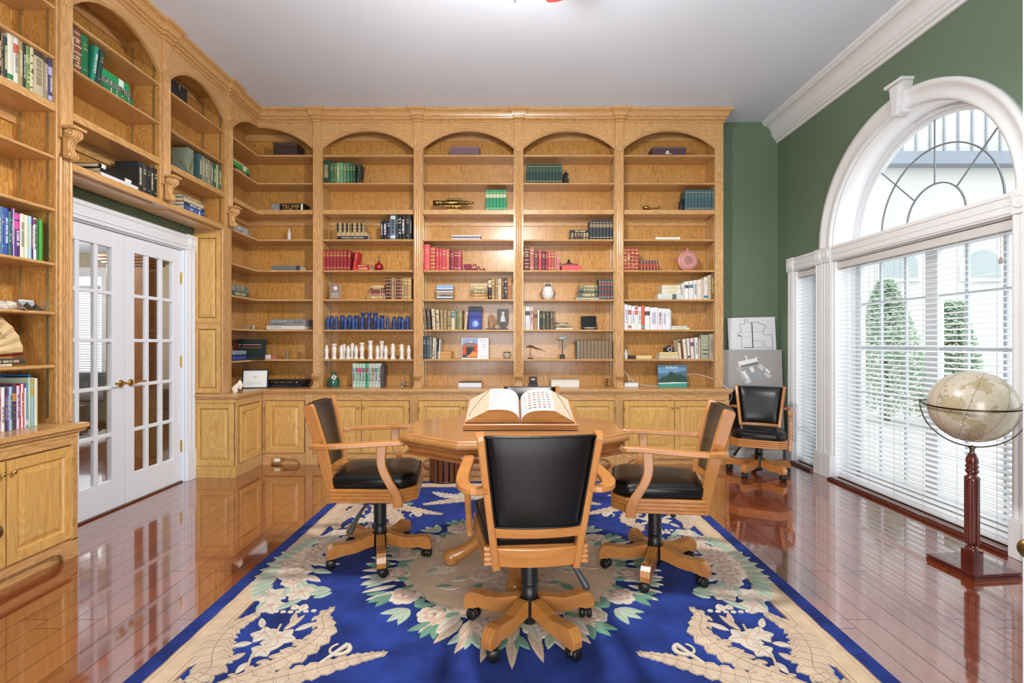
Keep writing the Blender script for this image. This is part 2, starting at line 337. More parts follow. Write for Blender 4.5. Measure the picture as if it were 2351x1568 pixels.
# ---- glazed windows
LEAD = mat('lead_came', '7F858C', 0.45, 0.3); ALU = mat('white_window_frame', 'DDE0E4', 0.4)
def window_rect(name, y0, y1, z0, z1, ny, nz, stiles=()):
    e = bpy.data.objects.new(name, None); COL.objects.link(e); e.location = (3.22, (y0+y1)/2, z0); struct(e)
    e_inv = Matrix.Translation((-3.22, -(y0+y1)/2, -z0))
    w = MB(); w.M = e_inv; t = 0.05
    w.box(3.20, 3.25, y0, y0+t, z0, z1); w.box(3.20, 3.25, y1-t, y1, z0, z1); w.box(3.20, 3.25, y0, y1, z0, z0+0.09); w.box(3.20, 3.25, y0, y1, z1-t, z1)
    for s_ in stiles: w.box(3.195, 3.25, s_-0.055, s_+0.055, z0, z1)
    w.build('window_frame', ALU, e, bevel=0.004)
    w = MB(); w.M = e_inv
    for i in range(1, ny): y = y0+(y1-y0)*i/ny; w.box(3.215, 3.235, y-0.011, y+0.011, z0, z1)
    for i in range(1, nz): z = z0+(z1-z0)*i/nz; w.box(3.217, 3.233, y0, y1, z-0.011, z+0.011)
    w.build('muntins', mat('pale_muntin', 'CBD3DA', 0.5), e)
    w = MB(); w.M = e_inv; w.box(3.223, 3.227, y0+0.02, y1-0.02, z0+0.02, z1-0.02); w.build('pane', GLASS, e)
window_rect('window_1', 2.99, 4.65, 0.03, 2.02, 6, 5, (3.82,))
window_rect('window_2', 4.92, 5.29, 0.03, 2.02, 2, 5)
window_rect('window_3', 2.35, 2.72, 0.03, 2.02, 2, 5)
e = bpy.data.objects.new('window_4', None); COL.objects.link(e); e.location = (3.22, AC[0], 2.18); struct(e)
Mi = Matrix.Translation((-3.22, -AC[0], -2.18))
w = MB(); w.M = Mi
for r0, r1, xa, xb in ((AR-0.008, AR-0.05, 3.19, 3.25), (AR-0.05, AR-0.075, 3.205, 3.24)):
    R = []
    for i in range(61):
        a = PI*i/60; R.append([(x, AC[0]+r*math.cos(a), AC[1]+0.008+r*math.sin(a)) for r, x in ((r0, xa), (r1, xa), (r1, xb), (r0, xb))])
    w.rings(R, smooth=False)
w.box(3.19, 3.25, AC[0]-AR+0.01, AC[0]+AR-0.01, 2.178, 2.215); w.build('window_frame', ALU, e)
w = MB(); w.M = Mi; c0 = (AC[0], 2.215)
for rr in (0.26, 0.54):
    R = []
    for i in range(41):
        a = PI*i/40; R.append([(x, c0[0]+r*math.cos(a), c0[1]+r*math.sin(a)) for r, x in ((rr, 3.218), (rr+0.010, 3.218), (rr+0.010, 3.229), (rr, 3.229))])
    w.rings(R, smooth=False)
for a in (PI/4, PI/2, 3*PI/4):
    ca, sa = math.cos(a), math.sin(a); w.sweep([(3.224, c0[0]+0.26*ca, c0[1]+0.26*sa), (3.224, c0[0]+0.80*ca, c0[1]+0.78*sa)], 0.010, 0.010, up=(1, 0, 0))
w.build('lead_bars', LEAD, e)
w = MB(); w.M = Mi; pts = [(AC[0]+(AR-0.03)*math.cos(PI*i/40), 2.2+(AR-0.03)*math.sin(PI*i/40)) for i in range(41)]; w.prism(pts, 'x', 3.223, 3.227); w.build('pane', GLASS, e)
# ---- venetian blinds
SLAT = mat('white_blind_slat', 'EEF1F4', 0.45); VAL = mat('blind_headrail', 'CFCDCC', 0.5)
def blind(y0, y1, label, cords, tassel=None):
    r = thing('venetian_blind', label, 'blind', (3.045, (y0+y1)/2, 0.03), group='white venetian blinds')
    L = y1-y0; w = MB(); n = 49; tl = math.radians(11); hw = 0.024
    for i in range(n):
        z = 0.05+i*0.0388; c, s_ = math.cos(tl), math.sin(tl)
        w.add([(-hw*c, -L/2, z-hw*s_), (-hw*c, L/2, z-hw*s_), (hw*c, L/2, z+hw*s_), (hw*c, -L/2, z+hw*s_),
               (-hw*c, -L/2, z-hw*s_+0.0028), (-hw*c, L/2, z-hw*s_+0.0028), (hw*c, L/2, z+hw*s_+0.0028), (hw*c, -L/2, z+hw*s_+0.0028)],
              [(0, 1, 2, 3), (7, 6, 5, 4), (0, 4, 5, 1), (2, 6, 7, 3), (1, 5, 6, 2), (0, 3, 7, 4)])
    w.build('slats', SLAT, r)
    MB().box(-0.03, 0.03, -L/2, L/2, 1.925, 1.985).build('headrail', VAL, r, bevel=0.003)
    MB().box(-0.025, 0.025, -L/2, L/2, 0.004, 0.026).build('bottom_rail', SLAT, r, bevel=0.003)
    w = MB()
    for y in cords:
        for dx in (-0.0245, 0.0245): w.box(dx-0.0008, dx+0.0008, y-0.0012, y+0.0012, 0.02, 1.93)
    w.build('ladder_cords', C('C9CDD2'), r)
    if tassel is not None:
        w = MB(); w.tube([(-0.04, tassel, 1.93), (-0.04, tassel, 1.76)], 0.0012, 6); w.lathe([(0.001, 1.77), (0.006, 1.765), (0.011, 1.735), (0.010, 1.728), (0.001, 1.726)], (-0.04, tassel, 0), 12); w.build('pull_tassel', C('A58F8C'), r)
blind(2.995, 4.645, 'wide white venetian blind behind the globe under the arched window', (-0.70, -0.42, -0.14, 0.14, 0.42, 0.70), -0.74)
blind(4.925, 5.285, 'narrow white venetian blind beside the corner armchair', (-0.09, 0.09))
# ---- french door, casing
w = MB(); XD = XLW+0.022
w.box(XLW, XD, 4.588, 4.715, 0.28, 2.14); w.box(XD, XD+0.008, 4.62, 4.64, 0.28, 2.13); w.box(XD, XD+0.008, 4.68, 4.70, 0.28, 2.13)
w.box(XLW, XD, 3.10, 3.225, 0.28, 2.13); w.box(XLW, XD+0.01, 4.588, 4.722, 0, 0.28); w.box(XLW, XD+0.01, 3.10, 3.23, 0, 0.28)
w.box(XLW, XD, 3.24, 4.60, 2.125, 2.26); w.box(XD, XD+0.008, 3.24, 4.60, 2.15, 2.17); w.box(XD, XD+0.008, 3.24, 4.60, 2.225, 2.245)
w.box(XLW, XD+0.008, 4.60, 4.72, 2.13, 2.27); w.box(XLW, XD+0.008, 3.10, 3.24, 2.13, 2.27)
w.lathe([(0.046, XD+0.006), (0.044, XD+0.014), (0.036, XD+0.020), (0.024, XD+0.011), (0.018, XD+0.012), (0.012, XD+0.018), (0.001, XD+0.012)], (0, 4.66, 2.2), 24, axis='x')
w.box(-3.12, XLW, 3.24, 3.255, 0, 2.13); w.box(-3.12, XLW, 4.575, 4.59, 0, 2.13); w.box(-3.12, XLW, 3.24, 4.59, 2.115, 2.13)
struct(w.build('trim_7', DOORW, bevel=0.003))
struct(MB().box(-3.13, XLW-0.005, 3.24, 4.59, 0, 0.012).build('trim_8', CHERRY, bevel=0.003))
def leaf(name, y0, y1, ystart, yend, hinge_y, latch_y, hs):
    e = bpy.data.objects.new(name, None); COL.objects.link(e); e.location = (-3.03, (y0+y1)/2, 0.013); struct(e); Mi = Matrix.Translation((3.03, -(y0+y1)/2, -0.013))
    xa, xb = -3.062, -3.022
    cols = []; pw = (yend-ystart-2*0.035)/3
    for i in range(3): cols.append((ystart+i*(pw+0.035), ystart+i*(pw+0.035)+pw))
    rows = [(0.231+i*0.357, 0.231+i*0.357+0.33) for i in range(5)]
    w = MB(); w.M = Mi
    w.box(xa, xb, y0, cols[0][0], 0.013, 2.11); w.box(xa, xb, cols[2][1], y1, 0.013, 2.11); w.box(xa, xb, cols[0][0], cols[2][1], 0.013, rows[0][0]); w.box(xa, xb, cols[0][0], cols[2][1], rows[4][1], 2.11)
    for i in range(2): w.box(xa+0.008, xb-0.004, cols[i][1], cols[i+1][0], rows[0][0], rows[4][1])
    for i in range(4):
        for j in range(3): w.box(xa+0.008, xb-0.004, cols[j][0], cols[j][1], rows[i][1], rows[i+1][0])
    w.build('door_leaf', DOORW, e, bevel=0.003)
    w = MB(); w.M = Mi; w.box(-3.043, -3.040, cols[0][0]-0.005, cols[2][1]+0.005, rows[0][0]-0.005, rows[4][1]+0.005); w.build('pane', GLASS, e)
    for z in (0.33, 1.10, 1.86):
        w = MB(); w.M = Mi; w.box(xb, xb+0.004, hinge_y-0.016, hinge_y+0.016, z-0.05, z+0.05); w.lathe([(0.006, z-0.055), (0.006, z+0.055)], (xb+0.006, hinge_y, 0), 10)
        if hinge_y > 4: w.build('hinge', BRASS, e)
    w = MB(); w.M = Mi; w.lathe([(0.001, xb+0.012), (0.024, xb+0.012), (0.028, xb+0.004), (0.028, xb-0.002)], (0, latch_y, 0.955), 20, axis='x')
    w.tube([(xb, latch_y, 0.955), (xb+0.045, latch_y, 0.955)], 0.008, 8)
    w.tube([(xb+0.045, latch_y, 0.955), (xb+0.05, latch_y+hs*0.02, 0.962), (xb+0.05, latch_y+hs*0.05, 0.968), (xb+0.048, latch_y+hs*0.08, 0.958), (xb+0.046, latch_y+hs*0.105, 0.962)], [0.009, 0.009, 0.008, 0.007, 0.008], 8)
    w.build('door_handle', BRASS, e)
leaf('door_1', 3.262, 3.915, 3.345, 3.785, 3.262, 3.868, -1)
leaf('door_2', 3.920, 4.572, 4.010, 4.470, 4.578, 3.965, 1)
# entrance doors standing open beside the camera, knobs just in view
for nm, x, ky, kx in (('door_3', -0.945, 0.84, -0.872), ('door_4', 0.885, 0.775, 0.80)):
    e = bpy.data.objects.new(nm, None); COL.objects.link(e); e.location = (x, 0.45, 0.013); struct(e)
    MB().box(-0.02, 0.02, -0.42, 0.40, 0.0, 2.08).build('door_leaf', DOORW, e, bevel=0.003)
    w = MB(); s_ = 1 if kx > x else -1
    w.tube([(0.02*s_, ky-0.45, 0.937), (kx-x, ky-0.45, 0.937)], 0.007, 8); w.ball((kx-x, ky-0.45, 0.937), (0.012, 0.016, 0.0155), 16); w.build('door_knob', DBRASS, e)
# ================================================================= ADJOINING LIVING ROOM
BEIGE = mat('beige_wall_paint', 'B9AE9C', 0.8)
w = MB(); w.box(-9.2, -3.12, 8.6, 8.75, 0, 2.8); w.box(-9.2, -9.1, 1.5, 8.6, 0, 2.8); w.box(-9.2, -3.12, 1.5, 1.6, 0, 2.8); w.box(-3.12, -3.0, 5.77, 8.7, 0, 2.8); w.box(-3.135, -3.121, 1.6, 3.1, 0, 2.8); w.box(-3.135, -3.121, 4.72, 8.6, 0, 2.8)
struct(w.build('wall_far', BEIGE)); struct(MB().box(-9.2, -3.12, 1.5, 8.7, 2.8, 2.86).build('ceiling_far', CEIL))
w = MB(); xa, xb = -7.75, -7.02
w.box(xa-0.0, xb+0.12, 8.56, 8.6, 2.40, 2.56); w.box(xb, xb+0.12, 8.56, 8.6, 0.75, 2.40); w.box(xa-0.1, xb+0.12, 8.55, 8.6, 0.68, 0.75); w.box(xa-0.1, xa, 8.56, 8.6, 0.75, 2.4)
e = struct(w.build('window_5', WHITE, bevel=0.004))
MB().box(xa, xb, 8.585, 8.598, 0.75, 2.40).build('pane', mat('daylit_pane', 'F2F6FA', 0.5, emit=1.2), e)
r = thing('venetian_blind', 'half-lowered white blind in the room beyond the glass doors', 'blind', ((xa+xb)/2, 8.53, 0.78), group='white venetian blinds')
w = MB()
for i in range(34): w.box(-0.36, 0.36, -0.02, 0.02, i*0.041, i*0.041+0.018)
w.build('slats', SLAT, r); MB().box(-0.36, 0.36, -0.025, 0.025, 1.40, 1.46).build('headrail', VAL, r)
r = thing('armoire', 'tall oak armoire with a crown, seen through the glass doors', 'wardrobe', (-4.24, 5.62, 0))
MB().box(-0.22, 0.22, -0.12, 0.12, 0, 2.12).build('body', oak('armoire_oak_z', 'AE7344', '7A4422', 'z', 8, 0.5), r, bevel=0.006)
w = MB()
for o_, z0, z1 in ((0.0, 2.10, 2.14), (0.03, 2.14, 2.17), (0.055, 2.17, 2.20), (0.08, 2.20, 2.235)): w.box(-0.22-o_, 0.22+o_, -0.12-o_, 0.12+o_, z0, z1)
w.build('crown', MATS['armoire_oak_z'], r, bevel=0.004)
w = MB(); w.box(0.22, 0.232, -0.10, 0.10, 0.15, 1.0); w.box(0.22, 0.232, -0.10, 0.10, 1.05, 2.05); w.build('door_panel', MATS['armoire_oak_z'], r, bevel=0.008)
MB().tube([(0.25, -0.07, 1.55), (0.25, 0.03, 1.55)], 0.008).build('handle', BRASS, r)
SOFA = mat('grey_sofa_fabric', '4E4C4B', 0.8, noise=(6, 0.2))
r = thing('sofa', 'charcoal sofa in the room beyond the glass doors', 'sofa', (-6.9, 7.6, 0))
MB().box(-1.2, 1.2, -0.35, 0.45, 0.12, 0.42).build('seat', SOFA, r, bevel=0.04); MB().box(-1.2, 1.2, 0.2, 0.48, 0.42, 0.80).build('backrest', SOFA, r, bevel=0.05)
for x in (-1.15, 1.08): MB().box(x-0.1, x+0.14, -0.38, 0.48, 0.10, 0.62).build('armrest', SOFA, r, bevel=0.05)
for x in (-0.4, 0.6): MB().box(x-0.5, x+0.45, -0.36, 0.24, 0.42, 0.54).build('seat_cushion', mat('sofa_cushion', '6A6A6C', 0.8), r, bevel=0.04)
tag(MB().box(-6.25, -5.82, 6.35, 6.9, 0.03, 0.42).build('ottoman', mat('grey_leather', '56504A', 0.5), bevel=0.03), 'square dark grey ottoman in front of the charcoal sofa', 'ottoman')
def zebra():
    m = bpy.data.materials.new('black_white_rug'); m.use_nodes = True; nt = m.node_tree; b = nt.nodes['Principled BSDF']; N = nt.nodes.new
    tc = N('ShaderNodeTexCoord'); wv = N('ShaderNodeTexWave'); wv.inputs['Scale'].default_value = 3.5; wv.inputs['Distortion'].default_value = 9; wv.inputs['Detail'].default_value = 1.5
    r = N('ShaderNodeValToRGB'); r.color_ramp.interpolation = 'CONSTANT'; r.color_ramp.elements[0].color = lin('3A3634'); r.color_ramp.elements[1].color = lin('D8D4CC'); r.color_ramp.elements[1].position = 0.33
    nt.links.new(tc.outputs['Object'], wv.inputs[0]); nt.links.new(wv.outputs[1], r.inputs[0]); nt.links.new(r.outputs[0], b.inputs['Base Color']); b.inputs['Roughness'].default_value = 0.9; return m
tag(MB().box(-8, -5.2, 5.35, 7.3, 0.0, 0.012).build('patterned_rug', zebra()), 'black and white patterned rug beyond the glass doors', 'rug')
r = thing('potted_plant', 'leafy table plant behind the charcoal sofa', 'plant', (-6.35, 8.27, 0.6206))
w = MB(); random.seed(3)
for i in range(26):
    a = random.random()*2*PI; l = 0.14+random.random()*0.16; u = 0.5+random.random(); w.tube([(0, 0, 0.02), (l*0.5*math.cos(a), l*0.5*math.sin(a), 0.12*u), (l*math.cos(a), l*math.sin(a), 0.15*u)], [0.004, 0.016, 0.002], 5)
w.build('leaves', C('37423A'), r); MB().lathe([(0.04, -0.12), (0.06, 0.0), (0.055, 0.03)], (0, 0, 0), 14).build('pot', C('8A8070'), r)
tag(MB().box(-7.3, -5.7, 8.11, 8.4, 0.0, 0.50).build('console_table', C('3A2A20'), bevel=0.01), 'dark console table behind the charcoal sofa', 'table')
# ================================================================= OUTDOORS
struct(MB().box(3.3, 40, -20, 40, -0.25, -0.12).build('ground_outside', mat('pale_paving', 'C9C9C6', 0.9, noise=(2, 0.06))))
FAC = mat('white_stucco', 'BDBDBB', 0.9); GLZ = mat('grey_outside_glass', '96A3A6', 0.3)
r = thing('neighbouring_building', 'pale building with arched windows outside the venetian blinds', 'building', (11.95, 14, -0.12), PI/2)
MB().box(0, 5, -17, 8.4, 0, 6.28).build('facade', FAC, r)
MB().box(-0.35, 5, -17, 8.4, 6.28, 6.62).build('roof_fascia', C('7E8894'), r)
w = MB()
for i in range(75): w.box(0.26, 0.3, -14+i*0.4, -13.95+i*0.4, 6.62, 10)
w.build('roof_seams', C('8E959C'), r); MB().box(0.3, 5, -17, 8.4, 6.62, 10).build('standing_seam_roof', FAC, r)
for yc in (-3.45, -1.15, 1.15, 3.45, 5.75):
    f = MB(); f.prism([(yc-0.58, 3.1), (yc+0.58, 3.1), (yc+0.58, 3.5)]+[(yc+0.58*math.cos(PI*i/16), 3.5+0.58*math.sin(PI*i/16)) for i in range(1, 16)]+[(yc-0.58, 3.5)], 'x', -0.08, 0.0)
    wf = f.build('arched_window', WHITE, r)
    g = MB(); g.prism([(yc-0.48, 3.2), (yc+0.48, 3.2), (yc+0.48, 3.5)]+[(yc+0.48*math.cos(PI*i/16), 3.5+0.48*math.sin(PI*i/16)) for i in range(1, 16)]+[(yc-0.48, 3.5)], 'x', -0.10, -0.081)
    g.build('pane', GLZ, wf)
LEAFM = mat('shrub_leaves', '9DB59C', 0.6, noise=(9, 0.3))
def tree(x, y, h, w0, label, seed):
    random.seed(seed); r = thing('garden_shrub', label, 'shrub', (x, y, -0.12), group='tall shrubs outside the window')
    MB().tube([(0, 0, 0), (0, 0, h*0.6)], [0.07, 0.03], 8).build('trunk', C('6B5A48'), r)
    w = MB()
    for i in range(9000):
        t = random.random()**0.8; zz = 0.15+t*(h-0.15); rr = w0*(1-t**1.7)*0.9+0.12; a = random.random()*2*PI; q = rr*math.sqrt(random.random())
        c = Vector((q*math.cos(a), q*math.sin(a), zz)); d = Vector((random.gauss(0, 1), random.gauss(0, 1), random.gauss(0, 0.7))).normalized(); e_ = d.orthogonal().normalized(); l = 0.022+random.random()*0.03
        w.add([c-d*l, c+e_*l*0.45, c+d*l, c-e_*l*0.45], [(0, 1, 2, 3)])
    w.build('foliage', LEAFM, r)
tree(6.6, 8.85, 2.5, 0.62, 'broad rounded green shrub outside, seen through the middle of the blind', 5)
tree(6.9, 7.85, 2.05, 0.36, 'narrower green shrub outside, seen just above the globe', 9)
# ================================================================= BUILT-IN OAK BOOKCASES
BULL = lambda w, x, z, y0: w.lathe([(0.001, y0-0.004), (0.006, y0-0.007), (0.010, y0-0.002), (0.014, y0-0.002), (0.019, y0-0.007), (0.022, y0-0.001), (0.022, y0+0.004)], (x, 0, z), 20, axis='y')
def flute_section(cx, hw, proud, y0):
    """x,y outline of a pilaster with three flutes, front at y0-proud"""
    p = [(cx-hw, y0), (cx-hw, y0-proud)]
    for k in (-1, 0, 1):
        c = cx+k*0.023
        for i in range(7): a = PI*i/6; p.append((c-0.0085*math.cos(a), y0-proud+0.009*math.sin(a)))
    p += [(cx+hw, y0-proud), (cx+hw, y0)]; return p
def pilaster(root, cx, z0, z1, wood=None):
    wood = wood or OAK['z']; hw = 0.042; pr = 0.02
    w = MB(); w.prism(flute_section(cx, hw, pr, 0)[::-1], 'z', z0, 3.32); w.box(cx-hw, cx+hw, -pr, 0, 3.32, 3.63)
    return w.build('pilaster', wood, root, bevel=0.002)
def corbel(root, cx, z0, z1, proj=0.075):
    """carved S-bracket with side volutes"""
    H = z1-z0; w = MB(); y0 = -0.02
    prof = [(0, 0), (-0.030, 0.0), (-0.044, 0.05), (-0.046, 0.12), (-0.034, 0.20), (-0.022, 0.30), (-0.020, 0.42), (-0.030, 0.54), (-0.052, 0.64), (-0.066, 0.74), (-0.068, 0.84), (-0.056, 0.90), (0, 0.90)]
    P = [(y0+y*proj/0.07, z0+t*H) for y, t in prof]
    w.prism(P, 'x', cx-0.027, cx+0.027, smooth=False)
    for sx in (-1, 1):
        for yy, tt, r in ((-0.040, 0.77, 0.028), (-0.024, 0.09, 0.020)):
            w.lathe([(0.001, 0.012), (r*0.35, 0.014), (r*0.45, 0.006), (r*0.7, 0.006), (r*0.8, 0.012), (r, 0.008), (r, -0.002)], (cx+sx*0.027, y0+yy*proj/0.07, z0+tt*H), 18, axis='x') if sx > 0 else \
            w.lathe([(0.001, -0.012), (r*0.35, -0.014), (r*0.45, -0.006), (r*0.7, -0.006), (r*0.8, -0.012), (r, -0.008), (r, 0.002)], (cx+sx*0.027, y0+yy*proj/0.07, z0+tt*H), 18, axis='x')
    for a in (-0.016, 0, 0.016):
        w.tube([(cx+a, y0+(y-0.003)*proj/0.07, z0+t*H) for y, t in prof[1:-1]], 0.006, 6)
    w.box(cx-0.045, cx+0.045, y0-proj*1.12, y0+0.02, z0+0.91*H, z1) if z0 > 1.5 else w.box(cx-0.042, cx+0.042, y0-0.055, y0+0.02, z0, z0+0.018)
    w.build('corbel', OAK['z'], root, bevel=0.002)
def arch_pts(a, b, z0=3.347, zt=3.536, n=24, half=None):
    """segmental arch between a and b; half='r' falls from apex at a to spring at b, 'l' the reverse"""
    if half == 'r': a0, b0 = a-(b-a), b
    elif half == 'l': a0, b0 = a, b+(b-a)
    else: a0, b0 = a, b
    c = (a0+b0)/2; hw = (b0-a0)/2; s_ = zt-z0; R = (hw*hw+s_*s_)/(2*s_)
    return [(a+(b-a)*i/n, zt-R+math.sqrt(max(R*R-(a+(b-a)*i/n-c)**2, 0))) for i in range(n+1)]
def valance(root, pts, name='arch_valance', wood=None):
    w = MB(); top = 3.64
    for i in range(len(pts)-1):
        (x0, z0), (x1, z1) = pts[i], pts[i+1]; w.prism([(x0, z0), (x1, z1), (x1, top), (x0, top)], 'y', 0.0, 0.02)
    w.tube([(x, -0.002, z+0.004) for x, z in pts], 0.005, 6)
    w.tube([(x, -0.001, z+0.018) for x, z in pts], 0.0025, 5)
    w.build(name, wood or OAK['x'], root)
def shelf(root, a, b, z, fixed=False, y0=0.012, y1=0.262, wood=None):
    w = MB(); t = 0.046 if fixed else 0.022
    if fixed: w.box(a, b, 0.0, y1, z-t, z)
    else:
        w.box(a, b, y0+0.006, y1, z-t, z); w.box(a, b, y0-0.004, y0+0.006, z-t+0.004, z-0.004)
        w.tube([(a, y0, z-t/2), (b, y0, z-t/2)], t/2-0.001, 10)
    return w.build('shelf', wood or OAK['x'], root)
STD = mat('brass_shelf_standard', 'B4A77C', 0.35, 0.8)
def unit(label, L, loc, rz, zsh, fixed, zbot, left='pil', right='none', corb=None, lab_group='built-in oak bookcase sections', bands=None):
    """one bookcase section: local x along the run from its left pilaster centre, y into the wall"""
    r = thing('bookcase', label, 'bookcase', loc, rz, lab_group); D = 0.262
    a = 0.05; b = L-0.05
    MB().box(0.01, L-0.01, D, D+0.012, zbot, 3.62).build('back_panel', OAKP['z'], r)
    for x0, x1 in ((a-0.022, a), (b, b+0.022)):
        MB().box(x0, x1, 0.018, D, zbot, 3.62).build('side_panel', OAKP['z'], r)
    MB().box(a, b, 0.02, D, 3.60, 3.618).build('top_panel', OAKP['x'], r)
    w = MB()
    for xx, sx in ((a, 1), (b, -1)):
        for yy in (0.05, 0.215):
            w.box(min(xx, xx+sx*0.003), max(xx, xx+sx*0.003), yy-0.008, yy+0.008, zbot+0.03, 3.55)
    w.build('shelf_standards', STD, r)
    w = MB(); w.box(0.0, a, 0, 0.018, zbot, 3.64); w.box(b, L if right != 'end' else L+0.041, 0, 0.018, zbot, 3.64); w.build('stiles', OAK['z'], r, bevel=0.003)
    for i, z in enumerate(zsh): shelf(r, a+0.004, b-0.004, z, i in fixed)
    zf = zsh[2]
    MB().box(a, b, D-0.02, D, zf-0.046-0.07, zf-0.046).build('cleat', OAK['x'], r); MB().box(a, b, D-0.02, D, 3.53, 3.60).build('cleat', OAK['x'], r)
    valance(r, arch_pts(a-0.002, b+0.002))
    if left == 'pil':
        pz = zbot if corb is None else corb; pilaster(r, 0.0, pz+0.12, 3.63)
        corbel(r, 0.0, pz if corb is None else corb-0.0, (pz if corb is None else corb)+(0.165 if corb is None else 0.19), 0.05 if corb is None else 0.075)
        w = MB(); BULL(w, 0.0, 3.422, -0.02); w.build('rosette', OAK['z'], r)
    if right == 'end':
        MB().box(L+0.021, L+0.041, 0.018, D+0.018, zbot, 3.64).build('end_panel', OAK['z'], r)
    return r
PC = [-2.085, -1.007, 0.071, 1.149]
names = ['oak bookcase section with the blue and white chess figures', 'oak bookcase section with the brass spyglass and red books', 'oak bookcase section with the owl figurine', 'oak bookcase section at the right end beside the green wall']
BAY = []
for i in range(4):
    BAY.append(unit(names[i], 1.078, (PC[i], YU, 0), 0, SH, (2,), ZCT, right='end' if i == 3 else 'none'))
# left run: near section, two sections above the door
unit('tall oak bookcase section at the left edge holding the folding fan', 0.885, (XU, 2.155, 0), PI/2, SHL, (2,), ZCT, left='none')
for nm, y0, lb in (('a', 3.04, 'short oak bookcase section over the doors with green books'), ('b', 3.925, 'short oak bookcase section over the doors with a black box on top')):
    r = unit(lb, 0.885, (XU, y0, 0), PI/2, [3.28, 2.98, 2.695], (2,), 2.383, corb=2.385)
    MB().box(0.0, 0.884, -0.002, 0.262, 2.34, 2.382).build('bottom_board', OAK['x'], r, bevel=0.003)
    w = MB(); w.box(0.09, 0.80, 0.035, 0.235, 2.333, 2.34); w.box(0.10, 0.79, 0.045, 0.225, 2.329, 2.333); w.build('soffit_panel', OAK['x'], r, bevel=0.002)
# tall column at the end of the near section, beside the glass doors
r = thing('bookcase_column', 'moulded oak column between the left bookcase and the glass doors', 'column', (XU, 3.04, 0), PI/2)
w = MB(); w.box(-0.045, 0.045, -0.008, 0.05, ZCT, 2.384); w.box(0.02, 0.045, 0.05, 0.28, ZCT, 2.34)
for x, q in ((-0.035, 0.010), (-0.006, 0.004), (0.006, 0.004), (0.036, 0.010)): w.tube([(x, -0.010, ZCT), (x, -0.010, 2.384)], q, 8)
w.build('column_shaft', OAK['z'], r)
# ---- corner section (L-shaped)
r = thing('bookcase', 'oak corner bookcase section joining the two walls', 'bookcase', (XU, YU, 0), 0, 'built-in oak bookcase sections')
# local: +x along back wall, +y into back wall; left leg runs toward -y, into -x
xr = PC[0]-XU-0.05          # right inner edge
yl = 4.81-YU+0.05           # near inner edge of left leg
D = 0.262
w = MB(); w.box(-D, xr, D, D+0.012, ZCT, 3.62); w.box(-D-0.012, -D, yl-0.1, D, ZCT, 3.62); w.build('back_panel', OAKP['z'], r)
MB().box(xr, xr+0.022, 0.018, D, ZCT, 3.62).build('side_panel', OAKP['z'], r)
MB().box(-D, -0.018, yl-0.022, yl, ZCT, 3.62).build('side_panel', OAKP['z'], r)
MB().prism([(-D, D), (-D, yl), (-0.02, yl), (-0.02, 0.02), (xr, 0.02), (xr, D)][::-1], 'z', 3.60, 3.618).build('top_panel', OAKP['x'], r)
w = MB(); w.box(xr, xr+0.05, 0, 0.018, ZCT, 3.64); w.box(-0.018, 0, yl-0.05, yl, 2.384, 3.64); w.box(-0.018, 0.0, yl-0.14, yl, ZCT, 2.384); w.build('stiles', OAK['z'], r, bevel=0.003)
for i, z in enumerate(SH):
    w = MB(); t = 0.046 if i == 2 else 0.022; q = 0.0 if i == 2 else 0.012
    w.prism([(-D, D), (-D, yl), (-q-0.004, yl), (-q-0.004, q+0.004), (xr, q+0.004), (xr, D)][::-1], 'z', z-t, z)
    if i != 2: w.tube([(-q, yl, z-t/2), (-q, q, z-t/2), (xr, q, z-t/2)], t/2-0.001, 10)
    else: w.box(0-0.004, 0, yl, 0.004, z-t, z); w.box(0, xr, 0, 0.004, z-t, z)
    w.build('shelf', OAK['x'], r)
MB().box(-D+0.02, xr, D-0.02, D, 2.58, 2.649).build('cleat', OAK['x'], r); MB().box(-D, -D+0.02, yl, D, 2.58, 2.649).build('cleat', OAK['y'], r); MB().box(-D, xr, D-0.02, D, 3.53, 3.6).build('cleat', OAK['x'], r)
w = MB()
for yy in (yl+0.0015, ):
    w.box(-0.06, -0.044, yl, yl+0.003, 0.85, 3.5); w.box(-0.22, -0.204, yl, yl+0.003, 0.85, 3.5)
w.box(-D, -D+0.003, -0.2, -0.184, 0.85, 3.5); w.box(xr-0.003, xr, 0.05, 0.066, 0.85, 3.5); w.build('shelf_standards', STD, r)
valance(r, arch_pts(0, xr, half='r', zt=3.575))
w = MB(); pts = arch_pts(yl, 0, half='l', zt=3.575)
for i in range(len(pts)-1):
    (x0, z0), (x1, z1) = pts[i], pts[i+1]; w.prism([(x0, z0), (x1, z1), (x1, 3.64), (x0, 3.64)], 'x', -0.02, 0.0)
w.tube([(0.002, x, z+0.004) for x, z in pts], 0.005, 6); w.build('arch_valance', OAK['y'], r)
rr = thing('oak_pilaster', 'fluted oak pilaster with scroll corbel at the corner bookcase beside the doors', 'pilaster', (XU, 4.81, 0), PI/2)
pilaster(rr, 0.0, 2.505, 3.63); corbel(rr, 0.0, 2.385, 2.575, 0.075); w = MB(); BULL(w, 0.0, 3.422, -0.02); w.build('rosette', OAK['z'], rr)
